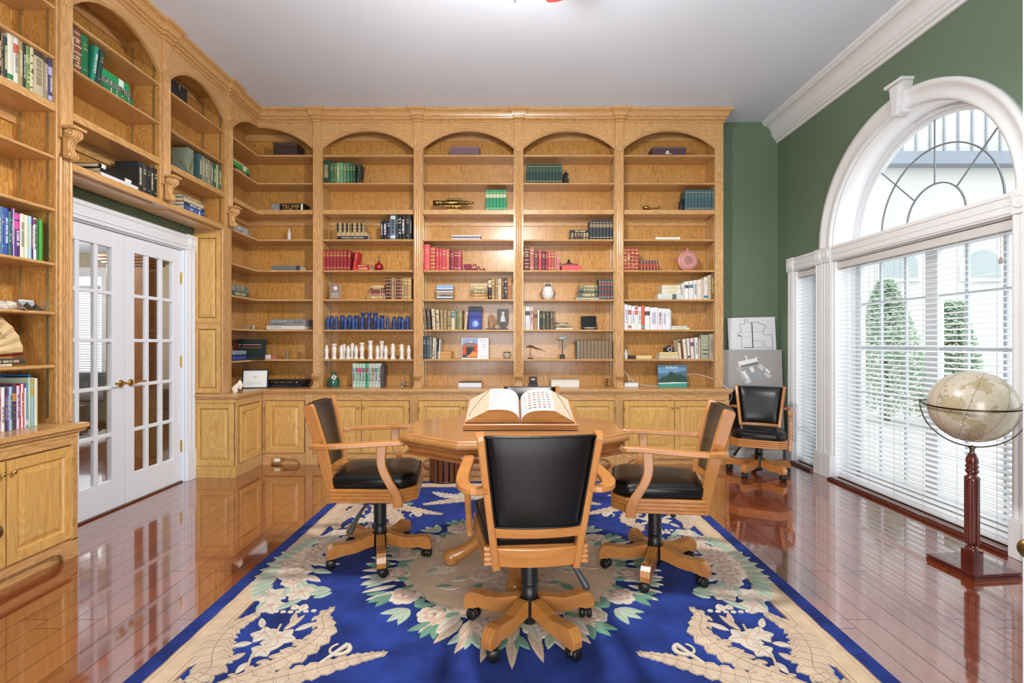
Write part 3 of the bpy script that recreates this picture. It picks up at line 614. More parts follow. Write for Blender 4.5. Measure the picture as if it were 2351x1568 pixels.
# tall panelled end of the corner section, facing the room beside the door
def rpanel(w, x0, x1, z0, z1, y, fr=0.05, d=0.012):
    """raised and fielded panel facing -y: frame front at y"""
    def q(i, yy): return [(x0+i, yy, z0+i), (x1-i, yy, z0+i), (x1-i, yy, z1-i), (x0+i, yy, z1-i)]
    R = [q(0, y+0.018), q(0, y), q(fr, y), q(fr+0.006, y+0.006), q(fr+0.010, y+d), q(fr+0.014, y+d), q(fr+0.040, y+0.003), q(fr+0.041, y+0.002)]
    w.rings(R[::-1], smooth=False)
r = thing('end_panel', 'tall narrow oak panel with two raised fields beside the glass doors', 'panel', (XLW, 4.72, 0))
w = MB(); w.box(0.005, 0.278, 0.0, 0.04, ZCT, 2.345)
w.build('panel_core', OAK['z'], r)
for z0, z1 in ((1.46, 2.30), (0.80, 1.44)):
    w = MB(); rpanel(w, 0.0, 0.255, z0, z1, -0.012, 0.035); w.build('raised_panel', OAKD, r)
w = MB(); w.tube([(0.272, -0.002, ZCT), (0.272, -0.002, 2.345)], 0.008, 8); w.box(0.005, 0.28, -0.006, 0.0, 1.435, 1.465); w.build('bead', OAK['z'], r)
# ---- cornice: continuous crown
r = thing('cornice', 'continuous carved oak crown moulding topping the bookcases under the ceiling', 'cornice', (0, 0, 0))
cprof = [(0.0, 3.628), (0.010, 3.628), (0.015, 3.634), (0.015, 3.642), (0.009, 3.648), (0.006, 3.654), (0.024, 3.657), (0.030, 3.664), (0.028, 3.673), (0.018, 3.678), (0.020, 3.684), (0.036, 3.688), (0.040, 3.700), (0.048, 3.716), (0.062, 3.728), (0.060, 3.733), (0.074, 3.736), (0.080, 3.744), (0.080, 3.7595), (0.0, 3.7595)]
path = [(XU, -1.5, (1, 0)), (XU, YU, (1, -1)), (2.268, YU, (1, -1)), (2.268, YB, (1, 0))]
R = [[(x+p*dx, y+p*dy, z) for p, z in cprof] for x, y, (dx, dy) in path]
R[1] = [(XU+p, YU-p, z) for p, z in cprof]
w = MB(); w.rings([q[::-1] for q in R], smooth=False); w.build('crown', OAK['x'], r)
def capital(x, y, rz):
    M = Matrix.Translation((x, y, 0)) @ Matrix.Rotation(rz, 4, 'Z'); w = MB(); w.M = M
    R = []
    for p, z in cprof[:-1]:
        hw = 0.045+max(0, p-0.008)*0.75; R.append([(-hw, 0.0, z), (-hw, -p-0.026, z), (hw, -p-0.026, z), (hw, 0.0, z)])
    w.rings(R, smooth=False); w.build('capital', OAK['z'], r)
for x in PC: capital(x, YU, 0)
for y in (2.155, 3.04, 3.925, 4.81): capital(XU, y, PI/2)
# ---- worktops
def worktop(name, label, poly_f):
    r = thing(name, label, 'worktop', (0, 0, 0)); w = MB()
    for o, z0, z1 in ((0.030, 0.768, 0.788), (0.034, 0.764, 0.768), (0.024, 0.758, 0.764), (0.018, 0.744, 0.758), (0.010, 0.738, 0.744)): w.prism(poly_f(o), 'z', z0, z1)
    w.prism(poly_f(0.026), 'z', 0.788, 0.7895); w.build('top', OAK['x'], r, bevel=0.002); return r
worktop('worktop', 'long oak counter ledge running under the back bookshelves', lambda o: [(XLW+0.002, 4.715-o), (XBASE+o, 4.715-o), (XBASE+o, YBASE-o), (2.262+o, YBASE-o), (2.262+o, YB-0.002), (XLW+0.002, YB-0.002)])
worktop('worktop', 'oak counter ledge of the near left bookcase', lambda o: [(XLW+0.024, 0.6), (XBASE+o, 0.6), (XBASE+o, 3.02+o), (XLW+0.024, 3.02+o)])
# ---- base cabinets (local x along run, y into wall)
KN = mat('brass_knob', 'D2B777', 0.2, 1.0)
def door(root, x0, x1, z0, z1, knob, hinge):
    w = MB(); rpanel(w, x0, x1, z0, z1, -0.018, 0.052)
    o = w.build('cabinet_door', OAKD, root, bevel=0.0015)
    if knob: w = MB(); w.lathe([(0.001, -0.042), (0.010, -0.040), (0.0135, -0.034), (0.010, -0.027), (0.005, -0.024), (0.007, -0.018)], (knob, 0, z1-0.062), 14, axis='y'); w.build('knob', KN, o)
    for z in (z0+0.09, z1-0.09): w = MB(); w.lathe([(0.004, z-0.025), (0.004, z+0.025)], (hinge, -0.019, 0), 8); w.box(hinge-0.006, hinge+0.006, -0.0195, -0.017, z-0.024, z+0.024); w.build('hinge', BRASS, o)
def scoop(w, x0, x1, r_=0.065):
    """toe board with an arched cut-out"""
    a, b = x0+0.085, x1-0.085; n = 8
    pts = [(x0, 0.0), (a, 0.0)]+[(a+r_*(1-math.cos(PI/2*i/n)), r_*math.sin(PI/2*i/n)) for i in range(1, n+1)]
    pts += [(b-r_*(1-math.cos(PI/2*i/n)), r_*math.sin(PI/2*i/n)) for i in range(n, 0, -1)]+[(b, 0.0), (x1, 0.0), (x1, 0.108), (x0, 0.108)]
    # split into quads-friendly pieces
    w.prism([(x0, 0), (a, 0), (a, 0.108), (x0, 0.108)], 'y', 0, 0.018); w.prism([(b, 0), (x1, 0), (x1, 0.108), (b, 0.108)], 'y', 0, 0.018)
    arc = pts[1:2+n]
    for i in range(n):
        (u0, v0), (u1, v1) = arc[i], arc[i+1]; w.prism([(u0, v0), (u1, v1), (u1, 0.108), (u0, 0.108)], 'y', 0, 0.018)
        w.prism([(x0+x1-u1, v1), (x0+x1-u0, v0), (x0+x1-u0, 0.108), (x0+x1-u1, 0.108)], 'y', 0, 0.018)
    w.box(a+r_, b-r_, 0, 0.018, r_, 0.108); w.box(x0, x1, 0.03, 0.045, 0, 0.108)
    w.tube([(u, -0.001, v-0.004) for u, v in arc], 0.004, 5); w.tube([(x0+x1-u, -0.001, v-0.004) for u, v in arc], 0.004, 5)
def base(label, L, loc, rz, ndoors, pil=True, end=0, depth=0.40, x0=0.0):
    r = thing('base_cabinet', label, 'cabinet', loc, rz, 'oak base cabinets'); a = x0+(0.045 if pil else 0.03); b = L-0.045
    w = MB(); w.box(x0, L+end, 0.018, depth, 0.108, 0.736); w.box(x0, L+end, 0.0, 0.018, 0.67, 0.736); w.box(x0, a, 0, 0.018, 0.1, 0.67); w.box(b, L+end, 0, 0.018, 0.1, 0.67); w.box(a, b, 0.0, 0.018, 0.106, 0.125)
    w.box(x0, L+end, -0.004, 0.0, 0.715, 0.736); w.box(x0, L+end, 0.06, depth, 0.002, 0.108)
    w.build('cabinet_body', OAK['x'], r, bevel=0.002)
    w = MB(); scoop(w, x0, L+end); w.build('toe_board', OAK['x'], r)
    if ndoors == 2:
        m = (a+b)/2; door(r, a+0.006, m-0.003, 0.128, 0.664, m-0.028, a+0.006); door(r, m+0.003, b-0.006, 0.128, 0.664, m+0.028, b-0.006)
    else: door(r, a+0.006, b-0.006, 0.128, 0.664, b-0.03 if ndoors == 1 else None, a+0.006)
    if pil: w = MB(); w.prism(flute_section(0, 0.036, 0.014, 0)[::-1], 'z', 0.108, 0.736); w.box(-0.036, 0.036, -0.014, 0, 0.0, 0.108); w.build('pilaster', OAK['z'], r, bevel=0.002)
    return r
bl = ['oak base cabinet behind the left armchair, first pair of doors', 'oak base cabinet with two doors behind the octagonal table', 'oak base cabinet mostly hidden behind the open dictionary', 'oak base cabinet with two doors at the right end of the run']
PB = [-2.11, -1.02, 0.07, 1.115]
for i in range(4):
    base(bl[i], (PB[i+1]-PB[i]) if i < 3 else 2.262-PB[3]-0.0, (PB[i], YBASE, 0), 0, 2)
base('oak base cabinet in the corner with a brass outlet plate in its toe board', PB[0]-XBASE+0.0, (XBASE, YBASE, 0), 0, 3, pil=False, x0=0.001)
# corner leg: short cabinet whose door faces right and whose end panel faces the camera
r = thing('base_cabinet', 'short oak base cabinet beside the glass doors with a panelled end', 'cabinet', (XBASE, 4.72, 0), PI/2, 'oak base cabinets')
w = MB(); w.box(0.012, 0.495, 0.018, 0.395, 0.108, 0.736); w.box(0.0, 0.5, 0, 0.018, 0.67, 0.736); w.box(0.0, 0.05, 0, 0.018, 0, 0.67); w.box(0.44, 0.498, 0, 0.018, 0, 0.67); w.box(0.05, 0.44, 0, 0.018, 0.0, 0.125); w.box(0.02, 0.5, 0.03, 0.39, 0.002, 0.108)
w.build('cabinet_body', OAK['y'], r, bevel=0.002); door(r, 0.055, 0.435, 0.128, 0.664, 0.085, 0.43)
w = MB(); w.M = Matrix.Rotation(-PI/2, 4, 'Z'); rpanel(w, -0.392, -0.02, 0.112, 0.70, -0.012, 0.045); w.box(-0.395, -0.001, 0.0, 0.012, 0, 0.736); w.box(-0.395, -0.0, -0.016, 0.0, 0, 0.108); w.box(-0.395, 0.0, -0.014, 0.0, 0.705, 0.736)
w.build('end_panel', OAKD, r, bevel=0.0015)
w = MB(); w.tube([(0.004, 0.004, 0.11), (0.004, 0.004, 0.70)], 0.009, 8); w.build('corner_bead', OAK['z'], r)
base('oak base cabinet of the near left bookcase at the left edge', 0.87, (XBASE, 2.13, 0), PI/2, 2, pil=False, depth=0.375)
# outlet plate
tag(MB().box(-2.505, -2.385, YBASE-0.008, YBASE-0.001, 0.022, 0.078).add([(-2.475, YBASE-0.0085, 0.034), (-2.415, YBASE-0.0085, 0.034), (-2.415, YBASE-0.0085, 0.066), (-2.475, YBASE-0.0085, 0.066)], [(0, 1, 2, 3)], 1).build('outlet_plate', [BRASS, C('F0F0EE')]), 'brass outlet plate with white socket low on the corner cabinet', 'outlet')
# ================================================================= TABLE
RZ = 0.016                                   # rug surface
t = thing('game_table', 'octagonal oak game table in the middle of the blue rug', 'table', (0.01, 2.83, RZ))
OH, OD, sh_, sf = 0.603, 0.455, 0.215, 0.275      # half width, half depth, half side edge, half front edge
def octo(i): 
    k = i*0.42
    return [(-sf+k, -OD+i), (sf-k, -OD+i), (OH-i, -sh_+k), (OH-i, sh_-k), (sf-k, OD-i), (-sf+k, OD-i), (-OH+i, sh_-k), (-OH+i, -sh_+k)]
def oct_stack(w, layers, m=0):
    w.rings([[(x, y, z) for x, y in octo(i)] for i, z in layers], m, smooth=False)
w = MB(); oct_stack(w, [(0.012, 0.741), (0.002, 0.745), (0.0, 0.755), (0.004, 0.766), (0.010, 0.772), (0.012, 0.778), (0.020, 0.784), (0.5*0.5, 0.784)]); w.build('tabletop', OAKT, t)
w = MB(); oct_stack(w, [(0.06, 0.672), (0.034, 0.672), (0.032, 0.680), (0.036, 0.684), (0.050, 0.690), (0.050, 0.702), (0.042, 0.714), (0.032, 0.722), (0.028, 0.730), (0.032, 0.735), (0.06, 0.737)]); w.build('apron', oak('oak_apron_x', 'A86C3A', '7A4320', 'x', 6, 0.5, 0.22, 0.5), t)
w = MB(); w.lathe([(0.10, 0.12), (0.13, 0.14), (0.13, 0.17), (0.085, 0.20), (0.07, 0.26), (0.10, 0.36), (0.115, 0.44), (0.09, 0.52), (0.08, 0.58), (0.15, 0.62), (0.20, 0.672)], seg=28); w.build('pedestal', OAKC['z'], t)
for a in (0, 90, 180, 270):
    a = math.radians(a+1); c, s_ = math.cos(a), math.sin(a); w = MB()
    path = [(0.08, 0.17), (0.14, 0.165), (0.20, 0.14), (0.26, 0.095), (0.31, 0.065), (0.345, 0.056)]; rad = [0.045, 0.042, 0.037, 0.033, 0.036, 0.045]
    w.tube([(c*r, s_*r, z) for r, z in path], rad, 12); w.ball((c*0.352, s_*0.352, 0.048), (0.048, 0.048, 0.046), 16); w.build('foot', OAKC['x'], t)
# ---- dictionary stand and open dictionary
bx, by = 0.045, 2.70; TZ = RZ+0.784
r = thing('book_stand', 'sloping wooden book stand on the octagonal table', 'book stand', (bx, by, TZ+0.001))
TL = math.radians(15)
w = MB(); w.box(-0.31, 0.31, -0.02, 0.24, 0.0, 0.018); w.M = Matrix.Translation((0, -0.02, 0.022)) @ Matrix.Rotation(TL, 4, 'X'); w.box(-0.305, 0.305, 0.0, 0.34, 0.0, 0.014); w.build('board', OAKT, r, bevel=0.003)
w = MB(); w.M = Matrix.Translation((0, -0.02, 0.022)) @ Matrix.Rotation(TL, 4, 'X'); w.box(-0.305, 0.305, -0.016, 0.0, -0.012, 0.012); w.tube([(-0.305, -0.010, 0.012), (0.305, -0.010, 0.012)], 0.008, 8); w.build('ledge', OAKT, r, bevel=0.003)
w = MB(); w.box(-0.28, -0.25, 0.19, 0.23, 0.018, 0.09); w.box(0.25, 0.28, 0.19, 0.23, 0.018, 0.09); w.build('prop', OAKC['z'], r)
r = thing('open_dictionary', 'huge open thumb-indexed dictionary resting on the book stand', 'book', (0, 0, 0))
MW = Matrix.Translation((bx, by-0.02, TZ+0.024)) @ Matrix.Rotation(TL, 4, 'X')
r.matrix_world = MW @ Matrix.Translation((0, 0, 0.015))
GILT = oak('gilt_page_edge_x', 'C08A4E', '7E4E22', 'x', 14, 0.5, 0.5, 0.1)
def half(sx):
    xs = [0.003, 0.008, 0.020, 0.038, 0.062, 0.09, 0.118, 0.145, 0.170]; zs = [0.006, 0.030, 0.050, 0.065, 0.074, 0.078, 0.079, 0.078, 0.076]
    if sx > 0: zs = [z*0.93 for z in zs]; xs = [x*1.08 for x in xs]
    outer = [(0.295 if sx < 0 else 0.288, 0.008)]
    top = list(zip(xs, zs)); prof = [(0.004, 0.004)]+top+outer+[(outer[0][0], 0.004)]
    y0, y1 = 0.004, 0.325; w = MB(); n = len(prof)
    P0 = [(sx*x, y0, z) for x, z in prof]; P1 = [(sx*x, y1, z) for x, z in prof]; v = P0+P1; f = []; mi = []
    for i in range(n):
        f.append([i, (i+1) % n, n+(i+1) % n, n+i]); mi.append(0 if i <= len(top)-1 else (2 if i == len(top) else 1))
    if sx < 0: f = [q[::-1] for q in f]
    w.add(v, f, mi, False); e1 = list(range(n)); w.add(v, [e1 if sx < 0 else e1[::-1], [n+i for i in (e1[::-1] if sx < 0 else e1)]], 1); 
    for p in range(len(w.f)): pass
    o = w.build('page_block', [C('C2C0BC', 0.8), GILT, mat('thumbed_fore_edge', 'B5A58E', 0.85, noise=(300, 0.10, (1, 0.02, 1)))], r)
    return prof
pl = half(-1); pr = half(1)
def onprof(prof, x):
    q = prof[1:]
    for (a, za), (b, zb) in zip(q, q[1:]):
        if a <= x <= b and b > a: return za+(zb-za)*(x-a)/(b-a)
    return q[-3][1]
INK = mat('printing_ink', '8E8F96', 0.8); inks = ['3A3430', 'B24A44', '7C8E7A', '9A7A50', '5A5A64']
w = MB()                                   # text columns on the left page, plates on the right page
for c0 in (0.035, 0.105):
    for k in range(34):
        y = 0.03+k*0.0082
        for j in range(3):
            a, b = c0+j*0.020, c0+j*0.020+0.018; za, zb = onprof(pl, a)+0.0005, onprof(pl, b)+0.0005
            w.add([(-a, y, za), (-b, y, zb), (-b, y+0.0032, zb), (-a, y+0.0032, za)], [(0, 1, 2, 3)])
o = w.build('printed_text', mat('faint_print', '9599A2', 0.8), r)
w = MB(); random.seed(4)
for j in range(6):
    for k in range(7):
        x = 0.028+j*0.026; y = 0.045+k*0.037
        if k == 6 and j < 1: continue
        for q in range(3):
            hw = 0.009-0.002*q+random.random()*0.002; yy = y+0.013-q*0.007; a, b = x-hw, x+hw
            w.add([(a, yy, onprof(pr, a)+0.0006), (b, yy, onprof(pr, b)+0.0006), (b, yy+0.0045, onprof(pr, b)+0.0006), (a, yy+0.0045, onprof(pr, a)+0.0006)], [(0, 1, 2, 3)], random.randrange(5))
w.build('colour_plates', [C(c, 0.8) for c in inks], r)
w = MB()                                   # thumb index notches on both fore edges
for sx, pf in ((-1, pl), (1, pr)):
    x0_, z0_ = pf[9][0], pf[9][1]; x1_, z1_ = pf[10]
    for k in range(19):
        t_ = 0.08+0.045*k; y = 0.02+0.29*(k/18)**0.6 if sx < 0 else 0.30-0.28*(k/18)**1.3; t_ = 0.92-0.046*k if sx < 0 else 0.35+0.03*k
        x = x0_+(x1_-x0_)*t_; z = z0_+(z1_-z0_)*t_; nx, nz = 0.0006*0.76, 0.0006*0.65
        w.ball((sx*(x+nx), y, z+nz), (0.0032, 0.0045, 0.003), 8)
w.build('thumb_notches', C('4A3A30'), r)
MB().box(-0.292, 0.286, 0.0, 0.328, -0.001, 0.0035).build('cover', C('6A2A20'), r)
# ---- wastebasket
r = thing('wastebasket', 'round slatted dark wood wastebasket under the far side of the table', 'wastebasket', (-0.61, 4.60, RZ)); w = MB()
for i in range(18):
    a = 2*PI*i/18; M = Matrix.Rotation(a, 4, 'Z'); w.M = M; w.box(0.137, 0.147, -0.019, 0.019, 0.012, 0.34)
w.M = None; w.build('slats', mat('walnut_slat', '63371F', 0.3, coat=0.3), r, bevel=0.002)
w = MB(); w.lathe([(0.14, 0.0), (0.150, 0.0), (0.151, 0.014), (0.140, 0.016), (0.14, 0.0)], seg=36); w.lathe([(0.140, 0.33), (0.153, 0.33), (0.153, 0.35), (0.140, 0.35), (0.140, 0.33)], seg=36); w.build('rim', C('3C2015', 0.3), r)
w = MB(); w.lathe([(0.001, 0.004), (0.125, 0.004), (0.13, 0.30), (0.128, 0.30), (0.12, 0.01), (0.001, 0.008)], seg=30); w.build('liner', C('15100E'), r)
# ================================================================= CHAIRS
def seatplan(i, hf=0.245, hr=0.205, yf=0.235, yr=-0.235):
    c = 0.075
    return [(-hr+i, yr+i), (hr-i, yr+i), (hf-i, yf-c), (hf-c-i*0.4, yf-i), (-hf+c+i*0.4, yf-i), (-hf+i, yf-c)]
def chair(label, loc, rz, base_a, drop=0.0, lever=True):
    r = thing('swivel_armchair', label, 'chair', loc, rz, 'oak and black leather game chairs'); g = -drop
    for k in range(5):
        a = math.radians(base_a+72*k)-rz; c, s_ = math.cos(a), math.sin(a); M = Matrix.Rotation(a, 4, 'Z'); w = MB(); w.M = M
        top = [(0.044, 0.146), (0.06, 0.145), (0.10, 0.134), (0.15, 0.122), (0.20, 0.123), (0.245, 0.130), (0.275, 0.128), (0.295, 0.112), (0.305, 0.085)]
        bot = [(0.303, 0.056), (0.26, 0.056), (0.235, 0.066), (0.19, 0.060), (0.14, 0.062), (0.09, 0.072), (0.044, 0.076)]
        for y0, y1 in ((-0.024, -0.0095), (-0.008, 0.008), (0.0095, 0.024)): w.prism((top+bot)[::-1], 'y', y0, y1)
        cor = [(u-(0.004 if i < len(top) else 0), z-(0.004 if i < len(top) else -0.004)) for i, (u, z) in enumerate(top+bot)]
        w.prism(cor[::-1], 'y', -0.02, 0.02)
        arm = w.build('base_arm', OAKC['x'], r, bevel=0.0025)
        w = MB(); q = math.radians(40*k+15+base_a); w.M = Matrix.Translation((c*0.272, s_*0.272, 0)) @ Matrix.Rotation(q, 4, 'Z')
        for y in (-0.0155, 0.0155): w.lathe([(0.001, y-0.011), (0.022, y-0.011), (0.0255, y-0.007), (0.0255, y+0.007), (0.022, y+0.011), (0.001, y+0.011)], (-0.008, 0, 0.0257), 18, axis='y')
        w.tube([(0.008, 0, 0.028), (0.008, 0, 0.058)], 0.008, 8)
        R = []
        for i in range(9): th = PI*(0.05+0.9*i/8); R.append([(-0.008+0.028*math.cos(th), -0.012, 0.0257+0.028*math.sin(th)), (-0.008+0.028*math.cos(th), 0.012, 0.0257+0.028*math.sin(th)), (-0.008+0.022*math.cos(th), 0.012, 0.0257+0.022*math.sin(th)), (-0.008+0.022*math.cos(th), -0.012, 0.0257+0.022*math.sin(th))])
        w.rings(R); w.build('caster', BPLAST, arm)
    w = MB(); prof = [(0.001, 0.032), (0.030, 0.032), (0.035, 0.05), (0.036, 0.148), (0.036, 0.150), (0.037, 0.205)]
    z = 0.205
    while z < 0.345+g: prof += [(0.034, z), (0.037, z+0.004), (0.034, z+0.008)]; z += 0.0085
    prof += [(0.034, z), (0.028, z), (0.028, 0.385+g), (0.001, 0.385+g)]
    w.lathe(prof, seg=20); w.box(-0.085, 0.085, -0.10, 0.10, 0.358+g, 0.388+g); w.build('gas_column', BPLAST, r)
    if lever: w = MB(); w.tube([(0.12, -0.03, 0.375+g), (0.165, -0.07, 0.33+g), (0.205, -0.105, 0.27+g), (0.225, -0.12, 0.235+g)], [0.006, 0.009, 0.014, 0.017], 10); w.ball((0.225, -0.12, 0.235+g), 0.017); w.build('height_lever', mat('grey_lever', '3C3E42', 0.4), r)
    w = MB(); L = []
    for k in range(4): z0 = 0.382+g+k*0.0195; L += [(0.006, z0), (0.0, z0+0.004), (0.0, z0+0.0145), (0.006, z0+0.0185)]
    w.rings([[(x, y, z) for x, y in seatplan(i)] for i, z in L], smooth=False); w.build('seat_frame', OAKC['x'], r, bevel=0.0015)
    w = MB(); L = [(0.012, 0.46), (0.006, 0.475), (0.004, 0.498), (0.006, 0.510), (0.018, 0.522), (0.035, 0.531)]
    def rp(i):
        p = seatplan(i); out = []
        for k in range(len(p)):
            a, b, c = Vector(p[k-1]), Vector(p[k]), Vector(p[(k+1) % len(p)]); e = 0.028
            for q in (b+(a-b).normalized()*min(e, (a-b).length*0.3), b+(a-b).normalized()*min(e, (a-b).length*0.3)*0.35+(c-b).normalized()*min(e, (c-b).length*0.3)*0.35, b+(c-b).normalized()*min(e, (c-b).length*0.3)): out.append((q.x, q.y))
        return out
    RR = [[(x, y, z+g) for x, y in rp(i)] for i, z in L]
    for k_, z in ((0.72, 0.540), (0.45, 0.546), (0.18, 0.548)): RR.append([(x*k_, y*k_, z+g) for x, y in rp(0.035)])
    w.rings(RR)
    pp = [(x, y, 0.512+g) for x, y in rp(0.005)]; w.tube(pp+[pp[0]], 0.0045, 6, cap=False)
    w.build('seat_cushion', BLACK, r)
    def back(x, z): # centre line of the raked back
        t_ = (z-0.38)/0.57; return -0.228-0.125*t_
    for sx in (-1, 1):
        w = MB(); pts = []
        for z in (0.375, 0.46, 0.56, 0.70, 0.82, 0.905, 0.918): t_ = (z-0.38)/0.57; pts.append((sx*(0.158+0.068*t_), back(0, z)+0.012*math.sin(PI*min(max(t_, 0), 1)), z+g))
        w.sweep(pts, 0.030, [0.050, 0.052, 0.056, 0.060, 0.062, 0.060, 0.045], up=(0, 1, 0)); w.build('stile', OAKC['z'], r, bevel=0.003)
    def bar(name, z0, z1, th, m, bow=0.02, y_off=0.0):
        w = MB(); R = []; zc = (z0+z1)/2
        for i in range(11):
            u = -1+2*i/10; hw0 = 0.150+0.068*((z0-0.38)/0.57); hw1 = 0.150+0.068*((z1-0.38)/0.57); b = -bow*(1-u*u)+y_off
            R.append([(u*hw0, back(0, z0)+b-th/2, z0+g), (u*hw1, back(0, z1)+b-th/2, z1+g), (u*hw1, back(0, z1)+b+th/2, z1+g), (u*hw0, back(0, z0)+b+th/2, z0+g)])
        w.rings(R, smooth=False); return w.build(name, m, r, bevel=0.003)
    bar('lower_rail', 0.382, 0.458, 0.024, OAKC['x']); bar('mid_rail', 0.505, 0.550, 0.024, OAKC['x'])
    w = MB(); nu, nv = 12, 10; front = []; rear = []
    for j in range(nv+1):
        z = 0.552+0.358*j/nv; rf, rb = [], []; ev = min(1, 6*min(j/nv, 1-j/nv))
        for i in range(nu+1):
            u = -1+2*i/nu; hw = 0.142+0.068*((z-0.38)/0.57); eu = min(1, 5*(1-abs(u))); puff = math.sqrt(max(0, ev*eu))
            b = back(0, z)-0.020*(1-u*u); rf.append((u*hw, b+0.016+0.020*puff, z+g)); rb.append((u*hw, b-0.016-0.008*puff, z+g))
        front.append(rf); rear.append(rb)
    w.rings([q+p[::-1] for q, p in zip(front, rear)], smooth=True)
    loop = [rear[j][0] for j in range(nv+1)]+rear[nv][1:]+[rear[j][nu] for j in range(nv-1, -1, -1)]+rear[0][nu-1:0:-1]
    w.tube([(x, y-0.002, z) for x, y, z in loop]+[loop[0]], 0.0045, 6, cap=False)
    w.build('backrest', BLACK, r)
    for sx in (-1, 1):
        w = MB(); pts = [(0.198, -0.30, 0.700), (0.235, -0.315, 0.702), (0.268, -0.295, 0.704), (0.285, -0.25, 0.706), (0.289, -0.18, 0.708), (0.285, -0.08, 0.711), (0.276, 0.02, 0.714), (0.268, 0.10, 0.716), (0.266, 0.155, 0.715), (0.266, 0.175, 0.713)]
        w.sweep([(sx*x, y, z+g) for x, y, z in pts], [0.036, 0.044, 0.050, 0.052, 0.052, 0.052, 0.052, 0.052, 0.050, 0.036], 0.026, sm=3); w.build('armrest', OAKC['y'], r, bevel=0.003)
        w = MB(); pts = [(0.272, 0.055, 0.705), (0.272, 0.050, 0.65), (0.272, 0.052, 0.60), (0.270, 0.068, 0.55), (0.268, 0.095, 0.50), (0.266, 0.122, 0.45), (0.264, 0.135, 0.41), (0.263, 0.137, 0.37)]
        w.sweep([(sx*x, y, z+g) for x, y, z in pts], [0.052, 0.050, 0.046, 0.044, 0.044, 0.048, 0.052, 0.052], 0.028, up=(1, 0, 0), sm=3); w.build('arm_support', OAKC['z'], r, bevel=0.003)
    return r
chair('black leather oak armchair in front, seen from behind with its back to us', (0.077, 2.20, RZ), math.radians(4.5), 90)
chair('black leather oak armchair on the left side of the octagonal table', (-0.775, 2.943, RZ), math.radians(-84.5), -74)
chair('black leather oak armchair on the right side of the octagonal table', (0.79, 2.77, RZ), math.radians(78), -115)
chair('black leather oak armchair behind the dictionary, only its top edge showing', (0.14, 3.66, RZ), math.radians(180), 90, 0.012)
chair('lowered black leather oak armchair in the corner beside the window', (2.40, 4.87, 0), math.radians(152), -70, 0.095)
# ================================================================= GLOBE
gx, gy, gz, gr = 2.59, 2.82, 0.913, 0.199
def globe_mat():
    m = bpy.data.materials.new('antique_globe_map'); m.use_nodes = True; nt = m.node_tree; b = nt.nodes['Principled BSDF']; N = nt.nodes.new; L = nt.links.new
    tc = N('ShaderNodeTexCoord'); n = N('ShaderNodeTexNoise'); n.inputs['Scale'].default_value = 6.5; n.inputs['Detail'].default_value = 8; n.inputs['Roughness'].default_value = 0.55; L(tc.outputs['Object'], n.inputs['Vector'])
    r = N('ShaderNodeValToRGB'); e = r.color_ramp.elements; e[0].position = 0.0; e[0].color = lin('C6BCAA'); e[1].position = 1; e[1].color = lin('A0906C')
    for p, c in ((0.555, 'C2B8A4'), (0.565, '94846A'), (0.58, 'B5A88A'), (0.68, 'A3936E')): q = e.new(p); q.color = lin(c)
    L(n.outputs[0], r.inputs[0])
    n2 = N('ShaderNodeTexNoise'); n2.inputs['Scale'].default_value = 45; n2.inputs['Detail'].default_value = 3; L(tc.outputs['Object'], n2.inputs['Vector'])
    r2 = N('ShaderNodeValToRGB'); r2.color_ramp.elements[0].position = 0.60; r2.color_ramp.elements[1].position = 0.70; r2.color_ramp.elements[0].color = (1, 1, 1, 1); r2.color_ramp.elements[1].color = (0.62, 0.60, 0.55, 1); L(n2.outputs[0], r2.inputs[0])
    mx = N('ShaderNodeMix'); mx.data_type = 'RGBA'; mx.blend_type = 'MULTIPLY'; mx.inputs['Factor'].default_value = 0.8; L(r.outputs[0], mx.inputs['A']); L(r2.outputs[0], mx.inputs['B'])
    L(mx.outputs['Result'], b.inputs['Base Color']); b.inputs['Roughness'].default_value = 0.25; b.inputs['Coat Weight'].default_value = 0.4; return m
r = thing('floor_globe', 'antique style floor globe on a turned cherry stand by the window', 'globe', (gx, gy, 0))
w = MB(); w.M = Matrix.Translation((0, 0, gz)) @ Matrix.Rotation(0.4, 4, 'Y') @ Matrix.Rotation(1.0, 4, 'Z'); w.ball((0, 0, 0), gr, 64)
gl = w.build('sphere', globe_mat(), r)
w = MB(); w.M = Matrix.Translation((0, 0, gz)) @ Matrix.Rotation(0.4, 4, 'Y')
for th in range(0, 180, 45):
    a = math.radians(th); w.tube([((gr+0.0003)*math.cos(2*PI*i/64)*math.cos(a), (gr+0.0003)*math.cos(2*PI*i/64)*math.sin(a), (gr+0.0003)*math.sin(2*PI*i/64)) for i in range(65)], 0.0007, 4, cap=False)
w.build('meridian_lines', C('6A5C44'), gl)
w = MB(); ra = math.radians(-46); M = Matrix.Translation((0, 0, gz+0.012)) @ Matrix.Rotation(ra, 4, 'Z') @ Matrix.Rotation(math.radians(4), 4, 'X'); w.M = M
R = [[(rr*math.cos(2*PI*i/64), rr*math.sin(2*PI*i/64), z) for rr, z in ((gr+0.018, -0.004), (gr+0.026, -0.004), (gr+0.026, 0.004), (gr+0.018, 0.004))] for i in range(65)]
w.rings(R, cap=False, smooth=False); w.build('horizon_ring', mat('bronze', '4E4232', 0.35, 1.0), r)
w = MB(); w.M = Matrix.Translation((0, 0, gz+0.012)) @ Matrix.Rotation(ra, 4, 'Z')
w.sweep([((gr+0.031)*math.cos(PI+PI*i/40), 0, (gr+0.031)*math.sin(PI+PI*i/40)*1.04) for i in range(41)], 0.006, 0.014, up=(0, 1, 0))
for sx in (-1, 1): w.ball((sx*(gr+0.030), 0, 0.004), 0.009, 10)
